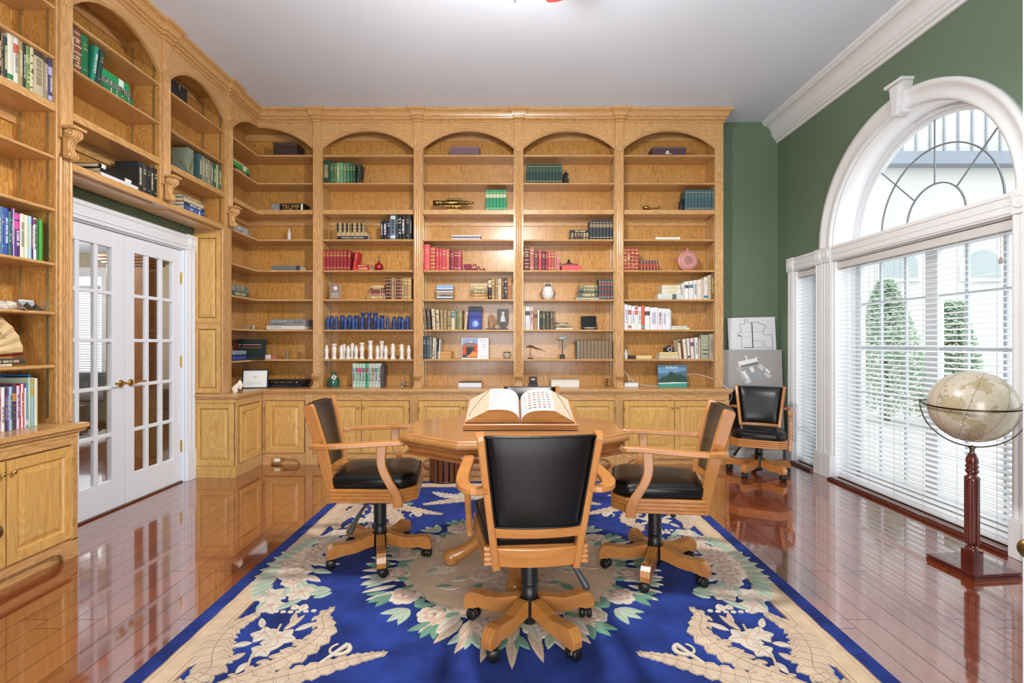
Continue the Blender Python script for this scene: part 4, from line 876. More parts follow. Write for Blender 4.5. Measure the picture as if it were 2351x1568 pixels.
w.M = None; w.lathe([(0.004, 0.692), (0.020, 0.684), (0.011, 0.672), (0.010, 0.660), (0.015, 0.645)], seg=16); w.build('cradle_arm', mat('pewter_brass', '6E6A5C', 0.35, 1.0), r)
w = MB(); w.lathe([(0.017, 0.648), (0.020, 0.638), (0.027, 0.620), (0.029, 0.600), (0.024, 0.588), (0.030, 0.578), (0.030, 0.570), (0.024, 0.562), (0.031, 0.552), (0.029, 0.542), (0.020, 0.530), (0.022, 0.524), (0.034, 0.515), (0.035, 0.50)], seg=24)
# fluted shaft
R = []
for z in (0.50, 0.155):
    ring = []
    for i in range(96): a = 2*PI*i/96; ring.append(((0.0345-0.0022*abs(math.sin(a*6)))*math.cos(a), (0.0345-0.0022*abs(math.sin(a*6)))*math.sin(a), z))
    R.append(ring)
w.rings(R); w.lathe([(0.035, 0.155), (0.034, 0.145), (0.022, 0.135), (0.021, 0.128), (0.030, 0.118), (0.034, 0.108), (0.022, 0.104), (0.022, 0.10)], seg=24)
w.M = Matrix.Rotation(math.radians(8), 4, 'Z'); w.box(-0.034, 0.034, -0.034, 0.034, 0.03, 0.108); w.build('turned_column', CHERRY, r, bevel=0.002)
w = MB(); w.M = Matrix.Rotation(math.radians(6), 4, 'Z'); w.box(-0.142, 0.142, -0.142, 0.142, 0.0, 0.014); w.box(-0.136, 0.136, -0.136, 0.136, 0.014, 0.018); w.box(-0.14, 0.14, -0.14, 0.14, 0.018, 0.032); w.build('base', CHERRY, r, bevel=0.004)
# ================================================================= DRAWING BOARDS IN THE CORNER
r = thing('floor_plan_board', 'white board with an architectural floor plan leaning on the green wall', 'board', (2.70, 5.585, 0.78), 0, rot=(math.radians(-2.5), math.radians(-1.5), 0))
MB().box(-0.265, 0.265, -0.006, 0.004, 0.0, 0.775).build('board', C('E6E8EC', 0.5), r)
w = MB(); LN = C('3A3E48', 0.8)
def seg(w, pts, t_=0.0035, x0=0.0, z0=0.0, k=1.0, y=-0.0068):
    for (a, b), (c, d) in zip(pts, pts[1:]):
        X0, X1 = sorted((a, c)); Z0, Z1 = sorted((b, d)); w.box(x0+X0*k-t_/2, x0+X1*k+t_/2, y, y+0.0006, z0+Z0*k-t_/2, z0+Z1*k+t_/2)
# plan drawn in crop pixels (x right, y down) scaled to the board
def px(p): return [((x-645)*0.000662, (1325-y)*0.000690) for x, y in p]
zz = -0.0; k_ = 1.0
def ln(p, t_=0.0035): seg(w, [(x, z+0.775-(1325-200)*0.000690) for x, z in px(p)], t_)
ln([(465, 735), (465, 500), (455, 500), (410, 490), (410, 450), (455, 450), (455, 310), (530, 310), (530, 235), (575, 235), (575, 280), (770, 280), (770, 310), (840, 310), (840, 335), (890, 335), (890, 380), (840, 380), (840, 490), (985, 490), (985, 735)])
ln([(648, 280), (655, 690)], 0.006); ln([(455, 438), (545, 438)], 0.002); ln([(590, 438), (720, 438)], 0.002); ln([(745, 438), (840, 438)], 0.002); ln([(590, 367), (710, 367)], 0.002)
ln([(465, 510), (640, 510)], 0.001); ln([(655, 583), (800, 583)], 0.003); ln([(800, 583), (800, 690)], 0.002); ln([(510, 690), (655, 690)], 0.007); ln([(655, 692), (800, 692)], 0.003); ln([(845, 570), (845, 695)]); ln([(845, 695), (985, 695)], 0.003)
w.build('plan_drawing', LN, r)
r = thing('rendering_board', 'grey board with a white aerial house rendering leaning in the corner', 'board', (2.655, 5.475, 0.12), 0, rot=(math.radians(-3.5), 0, 0))
MB().box(-0.325, 0.325, -0.006, 0.004, 0.0, 1.075).build('board', mat('grey_mount_board', 'A9A6A4', 0.7, noise=(2.2, 0.06)), r)
w = MB(); w.M = Matrix.Translation((0, -0.0068, 1.075)); Wh = 0; 
def q3(p, m=0, y=0.0): w.add([((x-625)*0.000668, y, -(z_-725)*0.000668) for x, z_ in p], [list(range(len(p)))[::-1]], m)
q3([(395, 920), (690, 860), (715, 915), (410, 990)]); q3([(500, 820), (520, 820), (545, 890), (520, 900)]); q3([(685, 835), (700, 840), (705, 870), (685, 870)]); q3([(375, 915), (400, 925), (440, 1090), (400, 1060)], 1)
q3([(430, 1085), (490, 1070), (565, 1190), (510, 1215)], 0, -0.0003); q3([(510, 1215), (570, 1195), (595, 1260), (510, 1290)], 1); q3([(345, 1020), (400, 1010), (520, 1290), (490, 1285)], 2)
q3([(565, 1020), (620, 1000), (655, 1080), (605, 1105)], 0, -0.0003); q3([(700, 985), (760, 960), (820, 1020), (770, 1080)], 1); q3([(815, 1050), (855, 1030), (915, 1095), (880, 1120)], 0, -0.0004); q3([(800, 1110), (830, 1100), (940, 1160), (870, 1195)], 1)
q3([(500, 1030), (560, 1020), (760, 1090), (800, 1150), (760, 1240), (600, 1250), (560, 1180)], 3, 0.0002); q3([(430, 990), (700, 930), (720, 960), (440, 1010)], 4)
w.build('house_drawing', [C('F0F0F2'), C('D5D8DC'), C('BDBBB8'), C('9EA6AE'), C('6E7680')], r)
tag(MB().box(2.28, 2.46, 5.36, 5.385, 0.34, 0.765).build('black_portfolio', C('1A1A1C', 0.4), bevel=0.002), 'black portfolio case behind the corner armchair', 'portfolio')
tag(MB().box(2.28, 2.90, 5.36, 5.56, 0.0, 0.118).build('low_stand', C('C8C6C4', 0.5), bevel=0.004), 'low pale stand holding the leaning boards in the corner', 'stand')
# ================================================================= CEILING FAN (above the table, blade tip and pull fob just in view)
r = thing('ceiling_fan', 'ceiling fan with cherry blades, only a blade tip and pull fob in view', 'fan', (0.0, 2.48, 0))
w = MB(); w.lathe([(0.06, 3.7595), (0.055, 3.70), (0.013, 3.69), (0.013, 3.48), (0.09, 3.46), (0.12, 3.42), (0.12, 3.36), (0.08, 3.33), (0.05, 3.28), (0.07, 3.25), (0.06, 3.22)], seg=28); w.build('motor', DBRASS, r)
for k in range(5):
    w = MB(); w.M = Matrix.Rotation(math.radians(64.7+72*k), 4, 'Z') @ Matrix.Translation((0, 0, 3.345)) @ Matrix.Rotation(math.radians(8), 4, 'X') @ Matrix.Translation((0, 0, -3.345))
    w.prism([(0.16, -0.05), (0.58, -0.062), (0.625, -0.05), (0.632, 0.0), (0.625, 0.05), (0.58, 0.062), (0.16, 0.05)], 'z', 3.345-0.0, 3.352); w.box(0.08, 0.22, -0.02, 0.02, 3.338, 3.346); w.build('blade', mat('fan_blade', '8E3B36', 0.35), r, bevel=0.003)
for k in range(3):
    a = math.radians(30+120*k); w = MB(); w.lathe([(0.03, 3.24), (0.05, 3.21), (0.062, 3.16), (0.058, 3.13), (0.001, 3.12)], (0.11*math.cos(a), 0.11*math.sin(a), 0), 18); w.build('lamp_shade', mat('lit_frosted_glass', 'FFF2DC', 0.5, emit=9), r)
w = MB(); w.tube([(0.01, 0.0, 3.22), (0.01, 0.0, 2.99)], 0.0012, 5); w.lathe([(0.001, 2.995), (0.007, 2.985), (0.010, 2.968), (0.006, 2.955), (0.001, 2.951)], (0.01, 0, 0), 14); w.build('pull_chain', mat('steel', 'B8B0A8', 0.25, 1.0), r)
# ================================================================= CARVED WOOL RUG
RC = (0.0, 2.85); RHW, RHL = 1.44, 1.70
def wool(key, hexc, amt=0.12, sc=5):
    m = mat(key, hexc, 0.95, spec=0.1, sheen=0.04, noise=(sc, amt), bump=(700, 0.5)); return m
RM = [wool('wool_blue', '21347A', 0.50, 4.5), wool('wool_beige', 'C6B29C', 0.12, 9), wool('wool_cream', 'CBC1B2', 0.08, 14), wool('wool_pink', 'C3A292', 0.12, 30), wool('wool_green', 'A3B5A4', 0.12, 12), wool('wool_dark_green', '64907E', 0.15, 12), wool('wool_line', '9C7F6C', 0.1), wool('wool_border', 'CDB59A', 0.10, 20)]
w = MB(); B0 = 0.010
w.box(-RHW, RHW, -RHL, RHL, 0.001, B0, 0)
w.box(-RHW, RHW, -RHL, -RHL+0.075, B0, 0.013, 0); w.box(-RHW, RHW, RHL-0.075, RHL, B0, 0.013, 0); w.box(-RHW, -RHW+0.075, -RHL, RHL, B0, 0.013, 0); w.box(RHW-0.075, RHW, -RHL, RHL, B0, 0.013, 0)
def wavy(x0, y0, x1, y1, wd, amp, m, z):
    """scalloped band from (x0,y0) to (x1,y1)"""
    d = Vector((x1-x0, y1-y0)); L = d.length; d.normalize(); nrm = Vector((-d.y, d.x)); n = int(L/0.03); a = []; b = []
    for i in range(n+1):
        t = i/n*L; p = Vector((x0, y0))+d*t; s_ = amp*abs(math.sin(t*PI/0.17))
        a.append((p+nrm*(wd/2+s_)).to_tuple()); b.append((p-nrm*(wd/2+amp*abs(math.cos(t*PI/0.17)))).to_tuple())
    v = [(x, y, z) for x, y in a]+[(x, y, z) for x, y in b]; w.add(v, [[i, i+1, n+1+i+1, n+1+i][::-1] for i in range(n)], m)
    w.add([(x, y, B0) for x, y in a]+[(x, y, z) for x, y in a], [[i, i+1, n+1+i+1, n+1+i][::-1] for i in range(n)], m); w.add([(x, y, B0) for x, y in b]+[(x, y, z) for x, y in b], [[i, i+1, n+1+i+1, n+1+i] for i in range(n)], m)
ib = RHW-0.075-0.055; jb = RHL-0.075-0.055
for z, wd, m in ((0.014, 0.112, 6), (0.0143, 0.098, 7), (0.0146, 0.076, 6), (0.0149, 0.070, 7)):
    for sx in (-1, 1): wavy(sx*ib, -jb, sx*ib, jb, wd, 0.004 if wd > 0.08 else 0, m, z)
    for sy in (-1, 1): wavy(-ib, sy*jb, ib, sy*jb, wd, 0.004 if wd > 0.08 else 0, m, z)
ROT = [Matrix.Identity(3)]
SX, SY = 1, 1
def P2(x, y): return (x*SX, y*SY)
def blob(pts, m, z0=0.0145, z1=0.0175, vein=None):
    """raised flat shape with softly domed middle"""
    pts = [P2(*p) for p in pts]; n = len(pts); cx = sum(p[0] for p in pts)/n; cy = sum(p[1] for p in pts)/n
    ar = sum(pts[i][0]*pts[(i+1) % n][1]-pts[(i+1) % n][0]*pts[i][1] for i in range(n))
    if ar < 0: pts = pts[::-1]
    ins = [(cx+(x-cx)*0.82, cy+(y-cy)*0.82) for x, y in pts]
    w.rings([[(x, y, B0) for x, y in pts], [(x, y, z0) for x, y in pts], [(x, y, z1) for x, y in ins]], m, cap=False, smooth=False)
    w.add([(x, y, z1) for x, y in ins]+[(cx, cy, z1+0.0008)], [[i, (i+1) % n, n] for i in range(n)], m, True)
def lf(x, y, a, L, W, m=1, z1=0.0175):
    a = math.radians(a); c, s_ = math.cos(a), math.sin(a); o = []
    for t, u in ((0, 0), (0.15, 0.62), (0.38, 1), (0.62, 0.86), (0.85, 0.45), (1, 0), (0.85, -0.45), (0.62, -0.86), (0.38, -1), (0.15, -0.62)): X, Y = t*L, u*W/2; o.append((x+c*X-s_*Y, y+s_*X+c*Y))
    blob(o, m, 0.014, z1)
    p, q = P2(x+c*0.1*L, y+s_*0.1*L), P2(x+c*0.85*L, y+s_*0.85*L); w.tube([(p[0], p[1], z1), ((p[0]+q[0])/2, (p[1]+q[1])/2, z1+0.0008), (q[0], q[1], z1)], 0.0011, 4, 6)
def fl(x, y, r, n=5, m=2, mc=3, a0=0):
    for k in range(n): lf(x, y, a0+360*k/n, r, r*0.8, m)
    blob([(x+0.22*r*math.cos(t*PI/4), y+0.22*r*math.sin(t*PI/4)) for t in range(8)], mc, 0.017, 0.0195)
def rose(x, y, r, m=3, seed=0):
    rnd = random.Random(seed+int(x*1000)+int(y*777))
    for rr, n, mm, z in ((1.0, 9, 2, 0.0168), (0.72, 7, m, 0.0185), (0.45, 5, 2, 0.0200), (0.2, 3, m, 0.0212)):
        for k in range(n):
            a = 2*PI*(k+rnd.random()*0.5)/n; c0, s0 = math.cos(a), math.sin(a); q = rr*r*0.68; s1 = rr*r*0.42
            blob([(x+c0*q+s1*math.cos(t*PI/5)*1.0, y+s0*q+s1*math.sin(t*PI/5)) for t in range(10)], mm, 0.014, z)
def cluster(x, y, r, seed, leaves=10, roses=3, la=(0, 360), gl=4):
    rnd = random.Random(seed)
    for k in range(leaves): a = la[0]+(la[1]-la[0])*(k+0.5*rnd.random())/leaves; lf(x+r*0.5*math.cos(math.radians(a)), y+r*0.5*math.sin(math.radians(a)), a, r*0.95, r*0.34, rnd.choice((gl, 5, gl, 2)))
    for k in range(roses): a = 2*PI*k/roses+rnd.random(); rose(x+r*0.33*math.cos(a), y+r*0.33*math.sin(a), r*0.36, 3, seed+k)
def acan(pts, ws, m=1, teeth=9, side=0):
    """toothed acanthus leaf along a curve"""
    teeth = int(teeth*1.5); n = teeth*8; P = [Vector(p) for p in pts]; C_ = []
    for i in range(n+1):
        t = i/n*(len(P)-1); k = min(int(t), len(P)-2); u = t-k; a = P[max(k-1, 0)]; b = P[k]; c = P[k+1]; d = P[min(k+2, len(P)-1)]
        C_.append(0.5*((2*b)+(c-a)*u+(2*a-5*b+4*c-d)*u*u+(3*b-3*c+d-a)*u**3))
    def wd(t): t *= (len(ws)-1); k = min(int(t), len(ws)-2); return ws[k]+(ws[k+1]-ws[k])*(t-k)
    L, Rr = [], []
    for i, p in enumerate(C_):
        t = i/n; d = (C_[min(i+1, n)]-C_[max(i-1, 0)]).normalized(); nn = Vector((-d.y, d.x)); saw = (t*teeth) % 1.0; q = wd(t)
        l = q*(1.12-0.5*saw**0.7) if side >= 0 else q*0.55; r_ = q*(1.12-0.5*saw**0.7) if side <= 0 else q*0.55
        L.append(p+nn*l+d*0.02*(0.5-saw)*(side >= 0)); Rr.append(p-nn*r_+d*0.02*(0.5-saw)*(side <= 0))
    f = 1 if SX*SY > 0 else -1
    def V(p, z): a, b = P2(p.x, p.y); return (a, b, z)
    zt = 0.0165; v = [V(p, zt) for p in L]+[V(p, zt+0.0025) for p in C_]+[V(p, zt) for p in Rr]; fs = []
    for i in range(n): fs += [[i, n+1+i, n+2+i, i+1], [n+1+i, 2*n+2+i, 2*n+3+i, n+2+i]]
    if f > 0: pass
    w.add(v, [q if f > 0 else q[::-1] for q in fs], m)
    for side_ in (L, Rr): w.add([V(p, B0) for p in side_]+[V(p, zt) for p in side_], [[i, i+1, n+2+i, n+1+i] for i in range(n)], m)
    w.tube([V(p, zt+0.0028) for p in C_[2:-2]], 0.0013, 4, 6)
    for i in range(4, n-6, 8):                 # overlapping curled lobes
        d = (C_[i+2]-C_[i]).normalized(); q = wd(i/n)
        for sg in (1, -1):
            c = C_[i]+Vector((-d.y, d.x))*sg*q*0.42; lf(c.x, c.y, math.degrees(math.atan2(d.y, d.x))+sg*38, q*0.95+0.006, q*0.42+0.004, m, zt+0.003)
    for j in range(1, teeth):                # carved veins
        i = int((j)/teeth*n); a = C_[max(i-2, 0)]; 
        for S_ in (L, Rr): b = S_[min(i-1, n)]; w.tube([V(a, zt+0.0026), V(a+(b-a)*0.8, zt+0.001)], 0.0009, 4, 6)
# ---- centre medallion
n = 64
blob([((0.60+0.015*math.sin(i*6*2*PI/n))*math.cos(2*PI*i/n), (0.58+0.015*math.sin(i*6*2*PI/n))*math.sin(2*PI*i/n)) for i in range(n)], 7, 0.0135, 0.0148)
random.seed(11)
for k in range(34):                          # bouquet inside
    a = random.random()*2*PI; q = 0.44*math.sqrt(random.random()); lf(q*math.cos(a), q*math.sin(a), math.degrees(a)+random.uniform(-60, 60), 0.11, 0.05, random.choice((5, 4, 2, 1)), 0.0178)
for k in range(17): a = random.random()*2*PI; q = 0.40*math.sqrt(random.random()); rose(q*math.cos(a), q*math.sin(a), 0.075, random.choice((3, 3, 1)), k)
for k in range(24):                          # wreath
    a = 2*PI*k/24; x, y = 0.655*math.cos(a), 0.655*math.sin(a); d = math.degrees(a)
    if k % 6 in (5, 0, 1) and False: continue
    for da in (-28, 8, 34): lf(x+0.03*math.cos(a), y+0.03*math.sin(a), d+da, 0.135, 0.05, 4 if (k+da) % 2 else 5)
    for da in (150, 205): lf(x, y, d+da, 0.10, 0.045, 5)
for k in range(16): a = 2*PI*(k+0.5)/16; rose(0.645*math.cos(a), 0.645*math.sin(a), 0.078, 3, k)
for d0 in (90, 270):                         # long fans front and back
    for da in range(-28, 29, 7):
        a = math.radians(d0+da); q = 0.62; Lq = 0.30-abs(da)*0.0045; lf(q*math.cos(a), q*math.sin(a), d0+da*1.5, Lq, 0.055, 1)
    for da in range(-24, 25, 8): a = math.radians(d0+da); lf(0.58*math.cos(a), 0.58*math.sin(a), d0+da*1.3, 0.20, 0.07, 2 if da % 16 else 1, 0.019)
for d0 in (0, 180):                          # side fringes
    for da in range(-30, 31, 6): a = math.radians(d0+da); lf(0.66*math.cos(a), 0.62*math.sin(a), d0+da*1.1, 0.17, 0.035, 2)
for SX in (-1, 1):
    SY = 1
    # ---- side flower motifs overlapping the border
    for k in range(15):
        a = -78+156*k/14; lf(1.20+0.07*math.cos(math.radians(a)), 0.30*math.sin(math.radians(a)), a*0.9, 0.13, 0.06, 4)
    for k in range(11): a = 100+160*k/10; lf(1.16+0.05*math.cos(math.radians(a)), 0.27*math.sin(math.radians(a)), a, 0.13, 0.05, (4, 2)[k % 2])
    for x, y, q in ((1.19, 0.05, 0.085), (1.20, 0.17, 0.075), (1.19, -0.10, 0.09), (1.16, 0.24, 0.06), (1.15, -0.21, 0.06), (1.10, 0.04, 0.055), (1.27, 0.0, 0.06), (1.26, 0.13, 0.05)): rose(x, y, q, 3)
    for SY in (-1, 1):
        fl(1.20, 0.36, 0.09, 5, 2, 3, 20); fl(1.06, 0.33, 0.085, 6, 2, 3, 10); fl(1.15, 0.46, 0.075, 5, 2, 3, 50)
        for x, y, a, L in ((1.03, 0.35, 200, 0.12), (1.08, 0.25, 160, 0.10), (1.12, 0.50, 230, 0.15), (1.20, 0.50, 265, 0.10), (1.02, 0.28, 170, 0.10), (0.98, 0.38, 215, 0.09)): lf(x, y, a if SY > 0 else a, L, 0.042, 4)
        # ---- corner ornament: two toothed leaves in a lyre, flower spray, horizontal leaf
        acan([(1.17, 0.52), (1.235, 0.66), (1.22, 0.80), (1.16, 0.93), (1.19, 1.02)], [0.012, 0.055, 0.075, 0.06, 0.01], 1, 8, 0)
        acan([(0.84, 0.47), (0.87, 0.55), (0.82, 0.68), (0.87, 0.82), (0.97, 0.93), (1.10, 1.02)], [0.006, 0.04, 0.055, 0.065, 0.05, 0.01], 1, 9, 1)
        acan([(0.50, 0.82), (0.62, 0.86), (0.76, 0.93), (0.90, 0.99), (1.04, 1.04)], [0.006, 0.032, 0.05, 0.055, 0.02], 1, 8, 0)
        acan([(1.24, 0.98), (1.20, 1.10), (1.10, 1.18), (0.95, 1.22), (0.80, 1.28)], [0.01, 0.06, 0.075, 0.06, 0.01], 1, 8, 0)
        acan([(0.70, 1.04), (0.56, 1.10), (0.40, 1.16), (0.28, 1.22)], [0.01, 0.04, 0.05, 0.006], 1, 6, 0)
        for k in range(7): x = 0.93+0.035*k; blob([(x+0.014*math.cos(t*PI/4), 0.50+0.01*math.sin(k*PI/6)+0.010*math.sin(t*PI/4)) for t in range(8)], 2, 0.014, 0.0165)
        lf(0.99, 0.50, 270, 0.06, 0.05, 2); lf(1.02, 0.49, 300, 0.05, 0.04, 2)
        fl(0.99, 0.72, 0.075, 5, 2, 3, 30); fl(1.07, 0.69, 0.06, 5, 2, 3, 0); fl(1.02, 0.80, 0.055, 5, 2, 1, 60)
        for x, y, a, L in ((1.0, 0.66, 250, 0.13), (0.98, 0.62, 285, 0.11), (0.95, 0.66, 220, 0.10), (1.10, 0.64, 300, 0.09), (1.09, 0.75, 20, 0.08), (0.93, 0.74, 170, 0.08), (0.95, 0.80, 150, 0.09), (1.08, 0.82, 50, 0.08), (1.04, 0.88, 80, 0.07), (0.98, 0.86, 120, 0.07)): lf(x, y, a, L, 0.032, 1 if a % 20 else 2)
        q = [P2(0.70+0.045*math.cos(math.radians(a))*(1-a/900), 0.80+0.04*math.sin(math.radians(a))*(1-a/900)) for a in range(-60, 250, 20)]; w.tube([(x, y, 0.015) for x, y in q]+[(P2(0.78, 0.93)[0], P2(0.78, 0.93)[1], 0.014)], [0.004+0.0006*i for i in range(len(q))]+[0.003], 6, 2)
        q = [P2(1.03, 0.62), P2(1.01, 0.75), P2(1.04, 0.86), P2(1.01, 0.96)]; w.tube([(x, y, 0.0145) for x, y in q], 0.006, 6, 1)
        fl(0.86, 1.02, 0.06, 5, 2, 3, 10); blob([P2(0,0)] and [(0.80+0.03*math.cos(t*PI/4), 1.06+0.03*math.sin(t*PI/4)) for t in range(8)], 5)
        # end border motif
        acan([(0.14, 1.25), (0.34, 1.22), (0.52, 1.26), (0.66, 1.36)], [0.03, 0.055, 0.05, 0.01], 2, 8, 0)
        for k in range(5): lf(0.10+0.09*k, 1.33, 250-12*k, 0.14, 0.06, (4, 2)[k % 2])
for SX, SY in ((1, 1), (1, -1)):
    for x in (-0.34, -0.17, 0.0, 0.17, 0.34): rose(x, 1.42-abs(x)*0.1, 0.09, 3)
SX = SY = 1
rug = w.build('area_rug', RM); rug.location = (RC[0], RC[1], 0)
tag(rug, 'large royal blue wool rug with carved beige flowers under the table', 'rug')
# ================================================================= BOOKS
ORD = ['first', 'second', 'third', 'fourth', 'fifth', 'sixth', 'seventh', 'eighth', 'ninth', 'tenth', 'eleventh', 'twelfth', 'thirteenth', 'fourteenth', 'fifteenth']
def cname(h):
    import colorsys
    r, g, b = [int(h[i:i+2], 16)/255 for i in (0, 2, 4)]; H, L_, Sx = colorsys.rgb_to_hls(r, g, b); H *= 360; sat = max(r, g, b)-min(r, g, b)
    if sat < 0.07: return 'black' if L_ < 0.2 else 'dark grey' if L_ < 0.38 else 'grey' if L_ < 0.62 else 'pale grey' if L_ < 0.8 else 'white'
    if L_ > 0.80: return 'cream' if 20 < H < 90 else 'pale blue' if 170 < H < 260 else 'whitish'
    if H < 15 or H > 335: n = 'maroon' if L_ < 0.3 else 'red' if sat > 0.35 else 'dusty pink'
    elif H < 32: n = 'brown' if L_ < 0.5 else 'orange tan' if sat > 0.35 else 'tan'
    elif H < 55: n = 'olive brown' if L_ < 0.42 else 'tan' if L_ < 0.68 else 'beige'
    elif H < 80: n = 'olive'
    elif H < 165: n = 'green' 
    elif H < 200: n = 'teal'
    elif H < 255: n = 'blue' if L_ > 0.28 else 'navy'
    else: n = 'purple'
    if L_ < 0.25 and n in ('green', 'teal', 'brown', 'purple', 'olive'): n = 'dark '+n
    elif L_ > 0.62 and n in ('green', 'teal', 'blue', 'purple', 'olive'): n = 'pale '+n
    return n
BR = random.Random(21)
PT = 0.0022
def book_mesh(r, th, h, d, col, style='', ink='D8C48A', rough=0.6):
    """style letters: b two gilt bands, B wide coloured label, t vertical title, c cross lines of title, p patterned blocks, w white block low, T tartan, k dark title block at the top"""
    w = MB(); cuts = [0, h]; bands = []
    if 'b' in style: bands += [(0.10*h, 0.13*h, 1), (0.72*h, 0.75*h, 1), (0.86*h, 0.885*h, 1)]
    if 'B' in style: bands += [(0.62*h, 0.80*h, 2)]
    if 'w' in style: bands += [(0.06*h, 0.16*h, 2)]
    if 'k' in style: bands += [(0.84*h, 0.97*h, 2)]
    if 'r' in style: bands += [(k*h, (k+0.022)*h, 1) for k in (0.12, 0.28, 0.44, 0.60, 0.76, 0.90)]
    if 'T' in style: bands += [(k*h, (k+0.10)*h, 2) for k in (0.16, 0.46, 0.74)]
    for a, b, _ in bands: cuts += [a, b]
    cuts = sorted(set(cuts)); n = 4; bul = min(0.004, th*0.2)
    def sx(i): return th*i/n
    def sy(i): return 0.004-bul*math.sin(PI*i/n)
    for z0, z1 in zip(cuts, cuts[1:]):
        m = 0
        for a, b, q in bands:
            if z0 >= a-1e-6 and z1 <= b+1e-6: m = q
        v = [(sx(i), sy(i), z) for z in (z0, z1) for i in range(n+1)]; w.add(v, [[i, i+1, n+2+i, n+1+i] for i in range(n)], m, True)
    w.box(0, PT, 0.004, d, 0, h); w.box(th-PT, th, 0.004, d, 0, h); w.box(PT, th-PT, 0.0045, 0.006, 0, h)
    yy = 0.004-bul-0.0003
    if 't' in style:
        z = 0.25*h; z1 = (0.60 if 'B' in style else 0.80)*h; W_ = th*0.26
        while z < z1:
            l = BR.uniform(0.003, 0.006)
            if BR.random() < 0.86: w.add([(th/2-W_, yy, z), (th/2+W_, yy, z), (th/2+W_, yy, z+l*0.7), (th/2-W_, yy, z+l*0.7)], [(0, 1, 2, 3)], 1)
            z += l
    if 'c' in style:
        for zc in (0.80, 0.76, 0.69, 0.66, 0.16):
            W_ = th*BR.uniform(0.22, 0.34); w.add([(th/2-W_, yy, zc*h), (th/2+W_, yy, zc*h), (th/2+W_, yy, zc*h+0.0035), (th/2-W_, yy, zc*h+0.0035)], [(0, 1, 2, 3)], 1)
    if 'p' in style:
        for k in range(9):
            z = h*BR.uniform(0.1, 0.85); W_ = th*BR.uniform(0.1, 0.4); cx = th/2+BR.uniform(-0.2, 0.2)*th; w.add([(max(0.001, cx-W_), yy, z), (min(th-0.001, cx+W_), yy, z), (min(th-0.001, cx+W_), yy, z+h*0.035), (max(0.001, cx-W_), yy, z+h*0.035)], [(0, 1, 2, 3)], 1+k % 2)
    c2 = style[style.index('#')+1:style.index('#')+7] if '#' in style else '8A2A24'
    w.build('cover', [C(col, rough), C(ink, 0.5), C(c2, 0.6)], r)
    MB().box(PT, th-PT, 0.0062, d-0.004, 0.003, h-0.003).build('pages', PAGE, r)
BACKM = lambda Y, z: Matrix.Translation((0, Y, z))
LEFTM = lambda X, z: Matrix.Translation((X, 0, z)) @ Matrix.Rotation(PI/2, 4, 'Z')
def book(M, x0, x1, h, d, col, label, group, style='', ink='D8C48A', lean=0.0, lay=False, dy=0.0, z=0.0, yaw=0.0):
    r = bpy.data.objects.new('book', None); r.empty_display_size = 0.03; COL.objects.link(r); th = max(x1-x0, 0.006)-0.0006
    if lay:   # lying, spine to the room: x0..x1 is its length, h its thickness
        r.matrix_world = M @ Matrix.Translation((x0, dy, z+h-0.0004)) @ Matrix.Rotation(yaw, 4, 'Z') @ Matrix.Rotation(PI/2, 4, 'Y'); book_mesh(r, h-0.0008, x1-x0, d, col, style, ink)
    else:
        M2 = M @ Matrix.Translation((x0 if lean <= 0 else x0+th, dy, z))
        if lean: M2 = M2 @ Matrix.Rotation(math.radians(lean), 4, 'Y') @ Matrix.Translation((0 if lean <= 0 else -th, 0, 0))
        r.matrix_world = M2; book_mesh(r, th, h, d, col, style, ink)
    return tag(r, label, 'book', group)
YS = 5.402
PXB = lambda px, Y=YS: (px-CX)*Y/F
def row(k, phrase, items, Y=YS, dep=0.17, zs=None, noun='book'):
    """upright row on back shelf k: items (px0, px1, ytop, colour, style, ink, lean)"""
    z = (SH+[ZCT])[k] if zs is None else zs; M = BACKM(Y, z+0.0006); yb = CY-(z-EYE)*F/Y
    for i, it in enumerate(items):
        p0, p1, yt, col = it[:4]; st = it[4] if len(it) > 4 else 'c'; ink = it[5] if len(it) > 5 else 'D8C48A'; lean = it[6] if len(it) > 6 else 0
        book(M, PXB(p0, Y), PXB(p1, Y), (yb-yt)*Y/F, dep-0.02*BR.random(), col, '%s %s, %s %s' % (cname(col), noun, ORD[i], phrase), phrase.split('from the left ')[-1], st, ink, lean, dy=BR.uniform(0, 0.004))
def stack(k, phrase, items, Y=YS, dep=0.16, zs=None, noun='book', tie=None):
    """lying stack, listed bottom first: (px0, px1, thickness px, colour, style, ink)"""
    z = (SH+[ZCT])[k] if zs is None else zs; M = BACKM(Y, z+0.0006); h = 0
    n = len(items)
    for i, it in enumerate(items):
        p0, p1, t, col = it[:4]; st = it[4] if len(it) > 4 else 't'; ink = it[5] if len(it) > 5 else 'D8C48A'; t = t*Y/F
        pos = 'alone' if n == 1 else 'bottom' if i == 0 else 'top' if i == n-1 else ORD[i]+' up'
        book(M, PXB(p0, Y), PXB(p1, Y), t, dep-0.01*BR.random(), col, '%s lying %s, %s %s' % (cname(col), noun, pos, phrase), phrase, st, ink, lay=True, z=h, dy=0.002*(i % 2)); h += t
    return h
W_ = 'E9E9EC'
